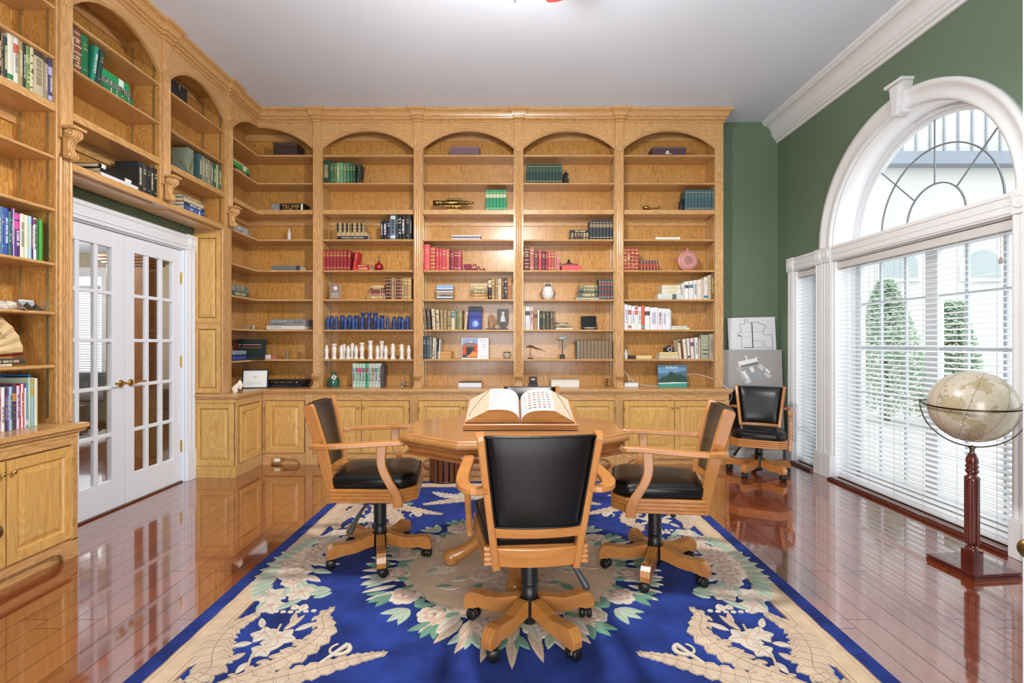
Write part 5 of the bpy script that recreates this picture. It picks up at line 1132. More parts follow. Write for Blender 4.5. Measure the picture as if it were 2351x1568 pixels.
# --- section with green row (back bay 1)
row(1, 'from the left in the green row on the second shelf', [(740, 757, 368, '1F3B2C', 't', 'B8A878'), (757.5, 765, 373, '2E6B45'), (765.5, 772, 375, '5A6A4C'), (772.5, 779, 374, '7FA374', 't', 'E0D8A0'), (779.5, 787, 373, '5E9A6E'), (787.5, 794, 375, '6E7F66'), (794.5, 802, 373, '3F7550'), (802.5, 809, 375, '2F5F45'), (809.5, 815, 374, '244A3C'), (818, 823, 375, '1F3530', 'c', '9A9060', 6)])
stack(3, 'of the stack left of the black books on the fourth shelf', [(775, 844, 8, '141416', '', 'EDEDED'), (774, 842, 9, 'B99F76', 'r', '7E6A4A'), (776, 840, 0.1, 'B99F76')][:2])
row(3, 'from the left in the upright black row near the pilaster', [(874, 879, 507, '18181C', 't', 'CFCFD4'), (879.5, 888, 504, '101114', 't', 'E6E6E6'), (888.5, 895.5, 504, '1C2438', 'c', 'E6E6E6'), (896, 908, 494, '6E7E92', 'ktw#C6D0DC', '1A1A20'), (908.5, 914, 494, '24332C', 'c'), (914.5, 921, 494, '15161A', 'p#E8E8E8', 'E8E8E8'), (921.5, 930, 493, '0F1012', 't', 'E6E6E6'), (930.5, 941, 493, '1B1F26', 'c', 'C6B890'), (941.3, 944.5, 493, '0E0E10', 't', 'CCCCCC')])
row(4, 'from the left in the crimson row beside the reed diffuser', [(739.5+8*i, 747+8*i, 573.5, '8E1F26', 'bc', 'C08A4A') for i in range(7)]+[(795.8, 803, 575, '931F26', 'bc', 'C08A4A', 2), (808.5, 815, 577, 'C0282C', 'c', 'D8A060', 9)])
stack(4, 'of the red pair beside the reed diffuser', [(816, 849, 8, 'B8262C'), (813, 847, 5, '9E2228')])
stack(5, 'of the brown stack right of the glass award', [(842, 885, 9, 'A5835A'), (843, 884, 5, 'A86E60', 'b'), (846, 883, 8, '6B3A2C', 'b'), (848, 881, 4, '7B4434'), (852, 881, 6, 'BFA47C')])
row(5, 'from the left in the brown leather row below the red books', [(885.5, 890.5, 638, '5E1F20', 'r'), (891, 897.5, 638, '4B2622', 'r'), (898, 903.5, 638, 'A88A62', 'c', '5A2A20'), (904, 909.5, 638, '94704C', 'c', '5A2A20'), (910, 915.5, 638, '572824', 'r'), (916, 921, 638, '6C3A2C', 'r'), (921.5, 926.5, 638, 'A98A60', 'c', '5A2A20'), (927, 935, 637, 'A17C50', 'b'), (935.5, 943.5, 638, 'B5925F', 'b')])
row(8, 'from the left among the pastel volumes by the green bag', [(809+7.35*i, 816+7.35*i, 834.5, c, 'Btc#'+c2, '3A3A44') for i, (c, c2) in enumerate([('BFD3CB', '7FB8C4'), ('A8CDB0', 'C05A78'), ('A7C9B4', 'D8527C'), ('B9C9C0', '5E8A9A'), ('3FA37C', 'A8584A'), ('B8C9B8', '9AB8C8'), ('CDBFAE', '9A8A60'), ('BCC9C6', '4F9AA8'), ('C6CBC8', 'C8B888')])], dep=0.18)
# --- section with the spyglass (back bay 2)
row(2, 'from the left in the emerald set right of the spyglass', [(1115.5+7.9*i, 1123+7.9*i, 435.5, '2F8F66', 'bB#C9C9A0', 'A8D8A0') for i in range(6)], noun='volume')
row(4, 'from the left in the long red row below the white album', [(967, 974, 560, 'B81F2A', 't', 'F2E8E8'), (974.5, 986.5, 561, 'D0545C'), (987.5, 999, 567, 'B04A2E', 'r'), (1000, 1007.5, 569.5, 'BE3A48'), (1008, 1014.5, 571, 'C23A44'), (1015, 1023, 571, 'B8484A', 'b'), (1023.5, 1031, 572, 'D0604E'), (1031.5, 1035, 572, '5A2A30'), (1035.5, 1042, 574, '9A3440'), (1042.5, 1049, 574, '7E3036', 'b'), (1049.5, 1058.5, 575, 'B03A50', 'b')])
stack(4, 'of the small maroon stack beside the red row', [(1059, 1113, 4.5, '6E2430', 'b'), (1059, 1100, 5, '8E2F3C', 'bB#C9A060'), (1059, 1093, 5, '7E2A36', 'b')])
stack(5, 'of the tan stack under the maroon books', [(1077, 1120, 7, 'B08A58'), (1078, 1119, 7, 'A8653C'), (1079, 1120, 8, '77745E'), (1080, 1119, 10, 'B79A6C'), (1081, 1118, 3.5, 'D8CFC0')])
row(5, 'from the left in the tan row behind the dictionary pilaster', [(1121, 1128.5, 642, '2B241E', 'kpB#D8C8A8', 'D8C8A8'), (1129, 1136, 638, 'A48352', 'b'), (1137, 1143, 640, '9E8460', 'p#6A5640', 'E0D0B0'), (1143.5, 1151, 640, 'D1BC98', 'c', '7A5A3A'), (1151.5, 1157, 638, '6E4E36'), (1157.5, 1164.5, 638.5, '3A3A38', 'p#D8D8D0', 'E8E8E0'), (1165, 1174.5, 638, 'AA6A3A', 'c')])
row(6, 'from the left in the worn row left of the blue box', [(967, 970, 703, 'B06A40'), (973.5, 980, 708, '6E6252', 'c', 'D8C48A', -5), (981.5, 989.5, 709, '4E463C', 'c', 'A89A70', -4), (993, 1000, 709, 'CDBE9E', 'p#6A5A4A', 'A89070', -4), (1002, 1009, 711, 'C9B694', 'p#5A4A3A', '6A5A4A', -3), (1011, 1017.5, 712, 'A9936C', 'c', '6A5A3A', -1), (1018.5, 1025.5, 711.5, '9A8058', 'rc', 'C8B080'), (1027, 1035, 714, 'A48C66', 'p#7A6A50', '5A4A3A'), (1036, 1044, 714, 'CFC3A4', 'kB#5A8A88', '3A3A3A'), (1044.5, 1048, 715, '8A7454'), (1049, 1053, 712, '6E8E7A'), (1053.5, 1061, 711, '9A8A5E', 'c'), (1065.5, 1071, 716, 'C8B892', 'c', '6A5A3A', 5)])
row(7, 'from the left in the grey row left of the picture book', [(965.5, 969, 771, '8E9AA0', 'p#3A4A5A', '3A4A5A'), (969.5, 979, 771.5, '26364A', 'c', 'B8B8A0'), (979.5, 985, 773, '4A5660'), (985.5, 991.5, 773.5, '6E7274', 'c', 'E0D8C0'), (992, 996.5, 775, 'C9BEA0', 'p#4A4A4A', '5A5A5A', 2), (997.5, 1001.5, 777, 'B8B4B0'), (1002, 1004.5, 777, '3E4854'), (1006, 1009, 779, 'D8D8D2', 'c', '6A6A6A', 3)])
# --- section with the owl (back bay 3)
row(1, 'from the left in the matching dark green set', [(1208.5+7.5*i, 1215.5+7.5*i, 376.5, '27423C', 'bB#3A5A48', 'B8A860') for i in range(11)], noun='volume')
stack(3, 'beside the navy volumes on the fourth shelf', [(1308, 1353, 7, '3A3026', 'b'), (1309, 1353, 9, '4E4232', 'br'), (1309, 1352, 6, '1E2630')])
row(3, 'from the left in the navy set with gilt labels', [(1354.5+7.7*i, 1361.7+7.7*i, 505, '2B3038', 'bB#8A7A5A', 'B8A070') for i in range(7)], noun='volume')
row(4, 'from the left in the red row left of the inkwell', [(1197.5, 1203, 565, 'B02030', 'tB#E8D8C8', 'F0E0D8'), (1204, 1215.5, 567.5, '4E2228', 'rc'), (1216.5, 1226, 568, 'B4685A', 'b'), (1227, 1235.5, 574, '6E3E40'), (1236.5, 1243.5, 575.5, 'C4404E'), (1244, 1252.5, 576, '5A2E34'), (1253, 1258.5, 577, 'A02A3A'), (1259, 1265.5, 577.5, 'C4524A', 'b'), (1266, 1273, 577, 'A0584A', 'b'), (1273.5, 1278.5, 577.5, 'BE7660'), (1279, 1285, 583, 'C4707A')])
stack(5, 'of the grey green stack right of the owl', [(1322, 1375, 4, '9FAEAA'), (1327, 1373, 12, '56604E'), (1329, 1373, 3, '2A2E2A'), (1330, 1373, 7, '5E6A5E'), (1331, 1372, 7, '8A8460')])
row(5, 'from the left in the grey and red banded set', [(1375+6.7*i, 1381.2+6.7*i, 641.5, '4A4E52', 'Tb#8E3A34', 'A8A8A0') for i in range(5)], noun='volume')
row(6, 'from the left in the row below the owl', [(1197, 1201, 705, '8E8A78'), (1201.5, 1205.5, 704, 'D8CDB4'), (1206.5, 1217, 704, 'D6D6D6', 'Bc#4A4E58', '5A5A5A'), (1217.5, 1224.5, 704, 'D2BFB4', 'tc', 'A8404A'), (1225.5, 1234, 713, 'A5825A', 'B#6A4A3A'), (1234.5, 1238.5, 712, 'E2E0DC'), (1239.5, 1245, 714, '33383A'), (1245.5, 1252.5, 714.5, '5C5A46', 'c'), (1253.5, 1262, 715, '4A4438', 'p#8A7A5A', 'A89A70'), (1263.5, 1270, 714.5, '6C5A50', 'c'), (1270.5, 1275, 714.5, '7A5F52')])
stack(6, 'of the low stack below the owl', [(1276, 1314, 4, 'D2CEC2'), (1276, 1311, 5, '8A7A5E', 'p#3A342A', '3A342A'), (1276, 1309, 3.5, 'B5A78C'), (1277, 1305, 3.5, '5A4A40')])
row(7, 'from the left in the brown set by the bird sculptures', [(1325, 1331.5, 783, '6E7676', 'r')]+[(1332.3+8.3*i, 1339.8+8.3*i, 782.5, '8A735C', 'r', '6A563E') for i in range(9)][:9], noun='volume')
# --- right section (back bay 4)
row(2, 'from the left in the teal set right of the brass lamp', [(1573.5+7.6*i, 1580.5+7.6*i, 435.5, '3B5D66', 'bB#4A6A6A', 'B0A878') for i in range(9)], noun='volume')
row(4, 'from the left in the ornate red leather set', [(1431.5+9*i, 1439.8+9*i, 569.5, '9A3A2C', 'rp#C8905A', 'D8B888') for i in range(4)], noun='volume')
stack(4, 'of the ornate stack left of the round flask', [(1467, 1514, 6, '6A2E28', 'r', 'C8B8A0'), (1467, 1513, 9, '9A3226', 'r', 'D0A070'), (1468, 1511, 8, '5E3A34', 'r', 'C8C0B0')])
stack(5, 'of the cream stack on the right section', [(1510, 1564, 12, 'C9D0D0', 'B#5A6268'), (1520, 1563, 11, 'DDD9C8'), (1520, 1562, 10, 'DAD2C0')])
row(5, 'from the left in the cream row beside the cream stack', [(1564.5, 1568.5, 652, 'E0DCD2', 't', '6A6A6A'), (1569, 1573, 648, 'D8D6CC', 'c', '6A6A6A'), (1573.5, 1581.5, 646, 'E6E4E0', 'B#3E4A5E', '5A5A6A'), (1582.5, 1592, 645, 'DEDEDE', 'B#5E7A8A', '5A5A6A'), (1593, 1601, 643, 'E0DCD6', 't', '8A8A8A'), (1602, 1610.5, 642, 'E4D9CC', 'c', 'A87A6A'), (1611, 1616.5, 641, 'C8BAA4'), (1617, 1626, 636, 'D8D4C8', 'cw#3A7A9A', '6A6A6A'), (1626.5, 1633, 631, 'B8A584', 'r'), (1633.5, 1639.5, 627, '6E5A48', 't')])
row(6, 'from the left in the white paperback row', [(1430, 1434.5, 695, 'E8E8EE', 't', '9A9AA4'), (1435, 1442, 699, 'E2E2E8', 't', '8A8A9A'), (1442.7, 1449.5, 701, 'E6E2E0', 'cw#B8604A', 'A89060'), (1450.3, 1457.5, 703, 'E8E8EC', 't', '9A9AA8'), (1458, 1464.5, 702, 'E6E4E6', 'kB#C85A4E', '5A4A8A'), (1465.2, 1472.8, 704, 'E4E8E6', 't', '7AA08A'), (1473.5, 1480, 701, 'D85A3A', 'w#5AA8C0', 'F0E8E0'), (1481, 1492, 704.5, 'E8E6E4', 'cB#3A3A44', 'C06A5A'), (1493, 1510.5, 706, 'E2E2EC', 't', 'A8A8B4'), (1511.2, 1521, 708, 'E6E2E4', 'tc', '8A6A6A'), (1521.6, 1530, 708.5, 'E6E8EE', 't', 'A0A0B0'), (1530.6, 1538.5, 709, 'E8E8EC', 'c', '8A8A9A'), (1539, 1541.5, 712, 'C8D4E0')])
stack(6, 'beside the white paperback row', [(1542, 1583, 4.5, 'D8DCD8'), (1542, 1577, 4, 'C6D2CC')], noun='white book')
stack(7, 'under the camera on the right section', [(1514, 1558, 9, 'CFC4AE', 'r', 'A8987A'), (1515, 1557, 7, 'D6C184')])
row(7, 'from the left in the cream row beside the camera', [(1560, 1565.5, 780.5, 'DDD0B4', 'kc#4A5A4A', '5A5A5A', -5), (1567, 1569, 780, '7A5238', '', 'D8C48A', -5), (1571.5, 1578, 779, 'E0D6C2', 'c', 'A8906A', -5), (1580.5, 1585.5, 777, 'DCD4CC', 'w#3A3A3A', '6A6A7A', -4), (1587.5, 1594.5, 777, 'DFCFC8', 'Bc#4A4E8A', 'A06A5A', -3), (1597, 1604, 775, 'E2DED8', 't', '8A8A8A', -2), (1605, 1608.5, 777, 'C9B0A0'), (1609.5, 1627, 769, '9E9E88', 'p#C8CCC0', 'B8BCA8'), (1628.5, 1639.5, 767, 'A79A86', 't', '8A8070')])
# --- corner section
def leftitems(k, x_, phrase, items, zs=None, dep=0.18):
    """lying stack on a left-wall shelf: (px0, px1, thickness m, colour...) bottom first"""
    z = (SH+[ZCT])[k] if zs is None else zs; M = LEFTM(x_, z+0.0006); h = 0; n = len(items)
    for i, it in enumerate(items):
        y0, y1 = (-x_)*F/(CX-it[0]), (-x_)*F/(CX-it[1]); st = it[4] if len(it) > 4 else 't'; ink = it[5] if len(it) > 5 else 'D8C48A'
        pos = 'alone' if n == 1 else 'bottom' if i == 0 else 'top' if i == n-1 else ORD[i]+' up'
        book(M, y0, y1, it[2], dep, it[3], '%s lying book, %s %s' % (cname(it[3]), pos, phrase), phrase, st, ink, lay=True, z=h); h += it[2]
def leftrow(zs, x_, phrase, items, dep=0.18, noun='book'):
    """upright row on a left-wall shelf: (px0, px1, height m, colour, style, ink, lean)"""
    M = LEFTM(x_, zs+0.0006)
    for i, it in enumerate(items):
        y0, y1 = (-x_)*F/(CX-it[0]), (-x_)*F/(CX-it[1]); st = it[4] if len(it) > 4 else 't'; ink = it[5] if len(it) > 5 else 'E0D8B0'; lean = it[6] if len(it) > 6 else 0
        book(M, y0, y1, it[2], dep, it[3], '%s %s, %s %s' % (cname(it[3]), noun, ORD[i], phrase), phrase.split('from the left ')[-1], st, ink, lean)
leftitems(1, -2.76, 'of the green and teal stack in the corner section', [(533, 573, 0.05, '1E4A4E'), (533, 573, 0.045, '4FA83A', 'B#E8E8E8', 'F0F0F0'), (534, 570, 0.012, 'E6E6E2')])
leftitems(3, -2.76, 'of the silver pair in the corner section', [(535, 577, 0.035, '8A9096', 'p#C8CCD0', 'E6E8EA'), (533, 570, 0.035, 'A6ACB2', 'p#6A7078', 'E6E8EA')])
leftitems(5, -2.76, 'of the grey green pair in the corner section', [(529, 572, 0.050, '4E5E56'), (529, 571, 0.06, '6E7F70', 'p#2A3A30', 'C8C8B8')])
# --- near left section
leftrow(SHL[1], -2.745, 'from the left in the olive row at the upper left edge', [], 0.2)
leftrow(SHL[2], -2.745, 'from the left in the cream row at the upper left edge', [(-2, 4, 0.245, '1A1E2A'), (4.3, 9.5, 0.24, '8A6A50', 'p#3A2A20', '3A2A20'), (10, 18, 0.235, '1E3A38'), (18.5, 32, 0.285, 'D6D6C4', 'w#2E7A4A', '2E7A4A'), (32.5, 44, 0.285, 'D8D4CC', 'Bt#C05A50', '6A6A6A'), (44.5, 54, 0.265, '9A8A52'), (54.5, 60.5, 0.26, '23263E', 't', 'C8C8D0'), (61, 70, 0.258, '6E8A4A', 'p#A8B870', 'C8D890'), (70.5, 78.5, 0.262, 'CFC4A0', 'p#5A7A4A', '4A6A4A'), (79, 101, 0.275, 'B8AE92', 'kt#4A3A34', '8A7E66'), (101.5, 112, 0.265, '8E8470', 'kt#3A342E', 'C8C0A8'), (112.5, 124, 0.27, '3A3C62', 'twB#A8A8D8', 'C8C8E8')])
leftrow(SHL[5], -2.745, 'from the left in the colourful row at the left edge', [(-2, 4, 0.255, '5E9AA8'), (4.4, 10, 0.255, '4E6EA8', 'c'), (10.5, 21, 0.252, '2E4E9E', 't', 'D0DAF0'), (21.5, 27, 0.240, '2A7A6A', 'p#1A3A6A', '7AC8A8'), (27.5, 31.5, 0.262, '5A1A66', 't', 'E0C0E8'), (32, 35, 0.262, 'B8A8D8'), (35.5, 47, 0.245, '4A2A6E', 'ktB#D84A9A', 'E8C8E8'), (47.5, 57.5, 0.245, 'D6D4BE', 't', '7A7A70'), (58, 66, 0.243, 'E2DEC6'), (66.5, 74, 0.243, '9FC6DC'), (74.5, 78, 0.245, '3A1E6A'), (78.5, 85, 0.24, 'E0DCE4', 'tk#7A2A4A', '5A1E3A'), (85.5, 91, 0.238, '1E6A2E', ''), (91.5, 99.5, 0.24, '3E9E3A', '')])
leftrow(ZCT, -2.745, 'from the left in the travel guide row at the lower left', [(-4, 4, 0.235, 'C8A0B0', 't', 'B04A5A'), (4.4, 12.5, 0.238, 'E8E4E0', '', '2A2A2A'), (13, 18, 0.235, '3E2E62', 't', 'B8A8D8'), (18.5, 22, 0.232, '7A5AA0'), (22.5, 30, 0.238, '9EC0CE', 't', '3A5A8A'), (30.5, 39, 0.25, '4A3A52', 'pB#C8803A', '2A4A9A'), (39.5, 46.5, 0.24, 'D6CCE0', 't', '6A4AA0'), (47, 49.5, 0.25, 'C01E36'), (50, 55, 0.248, 'E6DCD8', 't', '9A3A4A'), (55.5, 57.5, 0.25, 'D03A5A'), (58, 62, 0.225, 'E2DEE8'), (62.5, 66, 0.25, '5AA0C8', 'w#E8E8E8', 'E8E8E8'), (66.5, 72, 0.28, 'B8C8B0'), (72.5, 80, 0.28, '8FB8C4', 'kB#B89A4A', 'B89A4A'), (80.5, 88, 0.275, 'D9D8C4')], 0.2)
# --- over the doors, first section
leftrow(SHL[1], -2.745, 'from the left in the green row over the glass doors', [(164, 171, 0.262, '1E8A80', 'tB#D8E8E0', 'E8F4F0'), (171.7, 187, 0.268, '8A4A3A', 'rp#D8C898', 'D8CFA0'), (188, 204, 0.262, '1E6E46', 'c', 'C8B070')], 0.2)
leftrow(SHL[1], -2.745, 'of the two leaning green books over the doors', [(210, 219.5, 0.25, '2A8A74', 't', 'D8E8E0', 8), (221, 230.5, 0.25, '1E4642', 'c', 'C8A080', 10)], 0.2)
leftitems(1, -2.75, 'of the green stack over the glass doors', [(236, 306, 0.05, '1E7A50', 'p#2E9A6A', 'D8D8C0'), (233, 300, 0.042, '6E7A70', 'p#C8CCC0', '3A443C'), (231, 297, 0.05, '1E9A5E', 'B#D8F0E0', 'E8F8F0')], zs=SHL[1])
leftitems(1, -2.75, 'of the black stack low over the glass doors', [(232, 318, 0.035, 'D6D6D8', '', '1A1A1A'), (232, 318, 0.026, '151517', 'B#E6E6E6', 'E6E6E6'), (228, 316, 0.028, '101012', 'w#E6E6E6', 'C8C8C8')], zs=2.382)
leftrow(2.382, -2.745, 'from the left in the charcoal row over the glass doors', [(319, 327, 0.225, '24282A'), (328, 338, 0.225, '3A3A38', 'c'), (339, 346, 0.225, '1E2226', 'c', 'B8A070'), (346.6, 353, 0.225, '2E3234'), (353.6, 362, 0.228, '1A1C20', 'c', 'C8C0A0')])
leftrow(SHL[2], -2.745, 'from the left in the sage row over the glass doors', [(458, 464, 0.24, '3E5E62'), (464.8, 471, 0.235, '8A8A76'), (471.6, 478, 0.23, '7E8470'), (478.6, 484, 0.23, '95927E', 'c'), (484.6, 490, 0.225, '6A7A66'), (490.6, 497, 0.23, '2E5A48'), (497.6, 502, 0.235, 'A8B08A'), (502.6, 509, 0.235, '4A6A50')])
leftitems(1, -2.75, 'of the striped stack low over the glass doors', [(424, 469, 0.05, '3E5A9A', 'p#8AA0D0', 'D8E0F0'), (424, 470, 0.03, '2A3A5A', 't', 'E0E0E8'), (422, 468, 0.03, 'C8B898'), (420, 466, 0.022, '8A8478')], zs=2.382)
# ================================================================= THINGS ON THE SHELVES
ZS = SH+[ZCT]
def at(name, label, cat, px_, k, Y=5.47, z=None, rz=0, group=None):
    zz = (ZS[k] if z is None else z)+0.0006
    return thing(name, label, cat, (PXB(px_, Y), Y, zz), rz, group)
def pm(p, Y=5.45): return p*Y/F
def simple_box(r, wd, d, h, m, name='body', bev=0.002, z=0.0, x=0.0, y=0.0):
    return MB().box(x-wd/2, x+wd/2, y-d/2, y+d/2, z, z+h).build(name, m, r, bevel=bev)
def lidded(label, px0, px1, ytop, k, col, lidc=None, Y=5.48, d=0.16, cat='box', name='storage_box', group=None):
    r = at(name, label, cat, (px0+px1)/2, k, Y); wd = pm(px1-px0, Y-d/2); h = (CY-(ZS[k]-EYE)*F/(Y-d/2)-ytop)*(Y-d/2)/F
    simple_box(r, wd-0.006, d-0.006, h*0.72, C(col, 0.5), 'box_body'); simple_box(r, wd, d, h*0.28, C(lidc or col, 0.45), 'lid', z=h*0.72); return r
lidded('dark brown lidded box in the arch of the corner section', 636, 691, 327, 0, '3E2C26', '4A362E', d=0.2)
lidded('flat purple brown box in the arch above the spyglass', 1034, 1103, 336, 0, '6A5058', '7A5E66')
r = lidded('dark plum box with a metal crest in the right arch', 1492, 1571, 338, 0, '4A343C', '54404A'); w = MB()
w.lathe([(0.001, -0.086), (0.014, -0.086), (0.018, -0.083), (0.018, -0.08)], (-0.02, 0, 0.035), 14, axis='y'); w.box(-0.045, 0.02, -0.0835, -0.081, 0.012, 0.022); w.build('crest', C('C8BEB8'), r)
# black trunk box over the doors
def leftat(name, label, cat, px_, X, z, group=None): return thing(name, label, cat, (X, -X*F/(CX-px_)*1.0, z+0.0006), PI/2, group)
r = thing('storage_box', 'black metal box under the arch over the glass doors', 'box', (-2.84, 4.14, SHL[0]+0.0006), PI/2)
simple_box(r, 0.22, 0.17, 0.11, BPLAST, 'box_body'); simple_box(r, 0.224, 0.174, 0.022, BPLAST, 'lid', z=0.11); w = MB(); w.lathe([(0.010, -0.092), (0.012, -0.090), (0.010, -0.088)], (0.0, 0, 0.105), 14, axis='y'); w.box(-0.006, 0.006, -0.092, -0.087, 0.075, 0.10); w.build('clasp', mat('steel', 'B8B0A8', 0.25, 1.0), r)
r = thing('horse_ornament', 'silver metal ornament beside the pilaster over the doors', 'ornament', (-2.80, 4.03, SHL[2]+0.0006), PI/2); w = MB()
w.tube([(-0.03, 0, 0.02), (-0.01, 0, 0.07), (0.01, 0, 0.09), (0.03, 0, 0.07)], [0.022, 0.02, 0.018, 0.01], 8); w.tube([(-0.03, 0, 0.02), (-0.035, 0.01, 0)], 0.008, 6); w.tube([(0.01, 0, 0.08), (0.02, 0, 0)], 0.008, 6); w.tube([(-0.01, 0, 0.08), (-0.03, 0.0, 0.13), (-0.035, 0.0, 0.17)], [0.012, 0.006, 0.003], 8); w.box(-0.05, 0.05, -0.03, 0.03, 0, 0.008); w.build('figure', mat('steel', 'B8B0A8', 0.25, 1.0), r)
r = thing('slipcase', 'sage green slipcase with brass compasses beside the sage books', 'box', (-2.82, 4.29, SHL[2]+0.0006), PI/2)
simple_box(r, 0.075, 0.14, 0.235, C('7E8E7E', 0.6), 'case')
r = thing('drawing_compass', 'brass drawing compass leaning on the sage slipcase', 'compass', (-2.737, 4.25, SHL[2]+0.0006), PI/2); w = MB()
w.tube([(-0.055, 0.0, 0.135), (0.0, -0.004, 0.004)], 0.003, 6); w.tube([(0.055, 0.0, 0.165), (0.0, -0.004, 0.004)], 0.003, 6); w.ball((0, -0.004, 0.006), 0.006, 8); w.build('legs', BRASS, r)
# ---- corner section items
r = at('book', 'thick black lying book with gold capitals in the corner section', 'book', 666, 2, 5.46)
w = MB(); w.box(-0.18, 0.18, -0.055, 0.09, 0.0, 0.078); w.build('cover', C('0E0E10', 0.4), r, bevel=0.002); MB().box(-0.18, -0.085, -0.0562, -0.055, 0.004, 0.074).build('photo_panel', mat('photo_print', '8A8A90', 0.5, noise=(60, 0.6)), r); MB().box(0.14, 0.162, -0.0562, -0.055, 0.006, 0.072).build('white_panel', C('E0E0E0'), r)
text('TRUMP', 0.075, frontM(0.028, -0.0558, 0.037), C('A88040', 0.4), r, width=0.19, bold=0.001)
r = at('hourglass', 'slim clear glass bottle in the corner section', 'bottle', 664, 3, 5.50)
MB().lathe([(0.001, 0), (0.018, 0), (0.019, 0.01), (0.018, 0.09), (0.008, 0.11), (0.007, 0.135), (0.010, 0.138), (0.001, 0.139)], seg=14).build('glass_body', mat('pale_glass', 'DADCE4', 0.1, spec=0.8, coat=0.5), r)
stack(4, 'on the fifth shelf of the corner section', [(623, 690, 11, '6E6E6C', 'k#3A3A40', '9A9A98')], noun='book')
r = thing('glass_ornament', 'small clear glass ornament at the left end of the corner shelf', 'ornament', (-2.80, 4.91, SH[4]+0.0006)); w = MB(); w.lathe([(0.03, 0), (0.028, 0.01), (0.008, 0.02), (0.02, 0.04), (0.026, 0.07), (0.001, 0.08)], seg=12); w.build('body', mat('pale_glass', 'DADCE4', 0.1), r)
tag(MB().box(-0.035, 0.035, -0.03, 0.03, 0, 0.04).build('small_box', C('A08A68'), bevel=0.003), 'small tan box on the corner shelf left of the navy manual', 'box'); o = bpy.data.objects['small_box']; o.location = (-2.86, 5.42, SH[6]+0.0006)
r = thing('pill_jar', 'tiny silver capped jar beside the small tan box', 'jar', (-2.80, 5.42, SH[6]+0.0006)); MB().lathe([(0.014, 0), (0.014, 0.03), (0.012, 0.033)], seg=14).build('jar', C('9AA4A8', 0.2), r); MB().lathe([(0.012, 0.033), (0.013, 0.034), (0.013, 0.046), (0.001, 0.047)], seg=14).build('cap', C('C8CCCC', 0.2), r)
r = at('book', 'white lying naval manual at the bottom of the pair in the corner', 'book', 661, 6, 5.46); w = MB(); w.box(-0.208, 0.208, -0.055, 0.14, 0, 0.042); w.build('cover', C('D8D2CC', 0.5), r, bevel=0.003); text('NAVY', 0.03, frontM(-0.10, -0.0558, 0.021), C('9A9490'), r, width=0.11)
r = thing('book', 'grey lying naval manual on top of the white one in the corner', 'book', (PXB(665, 5.46), 5.46, ZS[6]+0.0436)); w = MB(); w.box(-0.195, 0.195, -0.053, 0.14, 0, 0.068); w.build('cover', C('85868A', 0.5), r, bevel=0.003); text("U.S. NAVY", 0.03, frontM(-0.09, -0.0538, 0.045), C('C8CACE'), r, width=0.16); dashes(0.15, 0.018, -0.09, -0.0531, 0.010, C('5A5C60'), r, seed=3); dashes(0.06, 0.034, 0.11, -0.0531, 0.028, C('5A5C60'), r, seed=5, n=3)
r = thing('pen_case', 'open dark green case holding pens on the corner shelf', 'case', (PXB(569, 5.30), 5.36, ZS[7]+0.0006), math.radians(8))
w = MB(); w.M = Matrix.Rotation(math.radians(-10), 4, 'X'); w.box(-0.145, 0.145, 0.0, 0.012, 0.045, 0.215); w.build('lid', C('0E2420', 0.6), r, bevel=0.002); simple_box(r, 0.29, 0.16, 0.045, C('14201E', 0.6), 'base', y=-0.07)
MB().box(-0.16, -0.146, -0.02, 0.02, 0.04, 0.21).build('red_edge', C('6E1A22'), r)
for i, z in enumerate((0.155, 0.125)):
    w = MB(); w.M = Matrix.Rotation(math.radians(-10), 4, 'X'); w.tube([(-0.09, -0.004, z), (0.10, -0.004, z)], 0.005, 8); w.tube([(-0.13, -0.004, z), (-0.11, -0.004, z)], 0.006, 8); w.build('pen', C(('D8907A', 'B85A4A')[i], 0.3), r)
r = thing('checkers_tray', 'white and red tray of round pieces in front of the pen case', 'tray', (PXB(593, 5.3), 5.22, ZS[7]+0.0006))
r.location = (-2.66, 5.41, ZS[7]+0.0006); w = MB(); w.box(-0.10, 0.06, -0.012, 0.012, 0, 0.035); w.box(0.06, 0.12, -0.012, 0.012, 0, 0.035, 1); w.build('tray', [C('DDD2D8'), C('B86A62')], r, bevel=0.003)
for i in range(4): MB().lathe([(0.013, 0.035), (0.013, 0.045), (0.001, 0.048)], (-0.075+0.036*i, 0, 0), 14).build('piece', C('E8E4EC', 0.3), r)
for i, (c, z, nm) in enumerate((('2E4684', 0.0, 'folded navy blue cloth on the corner shelf under the grey cloth'), ('7A8A98', 0.052, 'folded blue grey cloth on top of the navy cloth'))):
    r = thing('folded_cloth', nm, 'cloth', (-2.84, 5.02, ZS[7]+0.0006+z), PI/2); MB().box(-0.125, 0.125, -0.12, 0.10, 0, 0.045).build('fold', mat('cloth_%d' % i, c, 0.9, noise=(30, 0.12), bump=(90, 0.4)), r, bevel=0.016, seg=4)
def figure(px_, k, label, col, h, wd, Y=5.5, z=None, arms=False):
    r = at('figurine', label, 'figurine', px_, k, Y, z); w = MB(); w.lathe([(wd, 0), (wd*1.05, 0.08*h), (wd*0.7, 0.12*h), (wd*0.85, 0.3*h), (wd*0.55, 0.55*h), (wd*0.8, 0.68*h), (wd*0.3, 0.76*h), (wd*0.25, 0.8*h)], seg=14); w.ball((0, 0, 0.88*h), (wd*0.38, wd*0.38, 0.11*h), 12)
    if arms: w.tube([(-wd*0.7, 0, 0.7*h), (-wd*0.9, -0.01, 0.85*h), (-wd*0.5, -0.01, 0.95*h)], wd*0.18, 6); w.tube([(wd*0.7, 0, 0.7*h), (wd*0.9, -0.01, 0.5*h)], wd*0.18, 6)
    w.build('figure', mat('fig_'+col, col, 0.5, noise=(40, 0.2)), r); return r
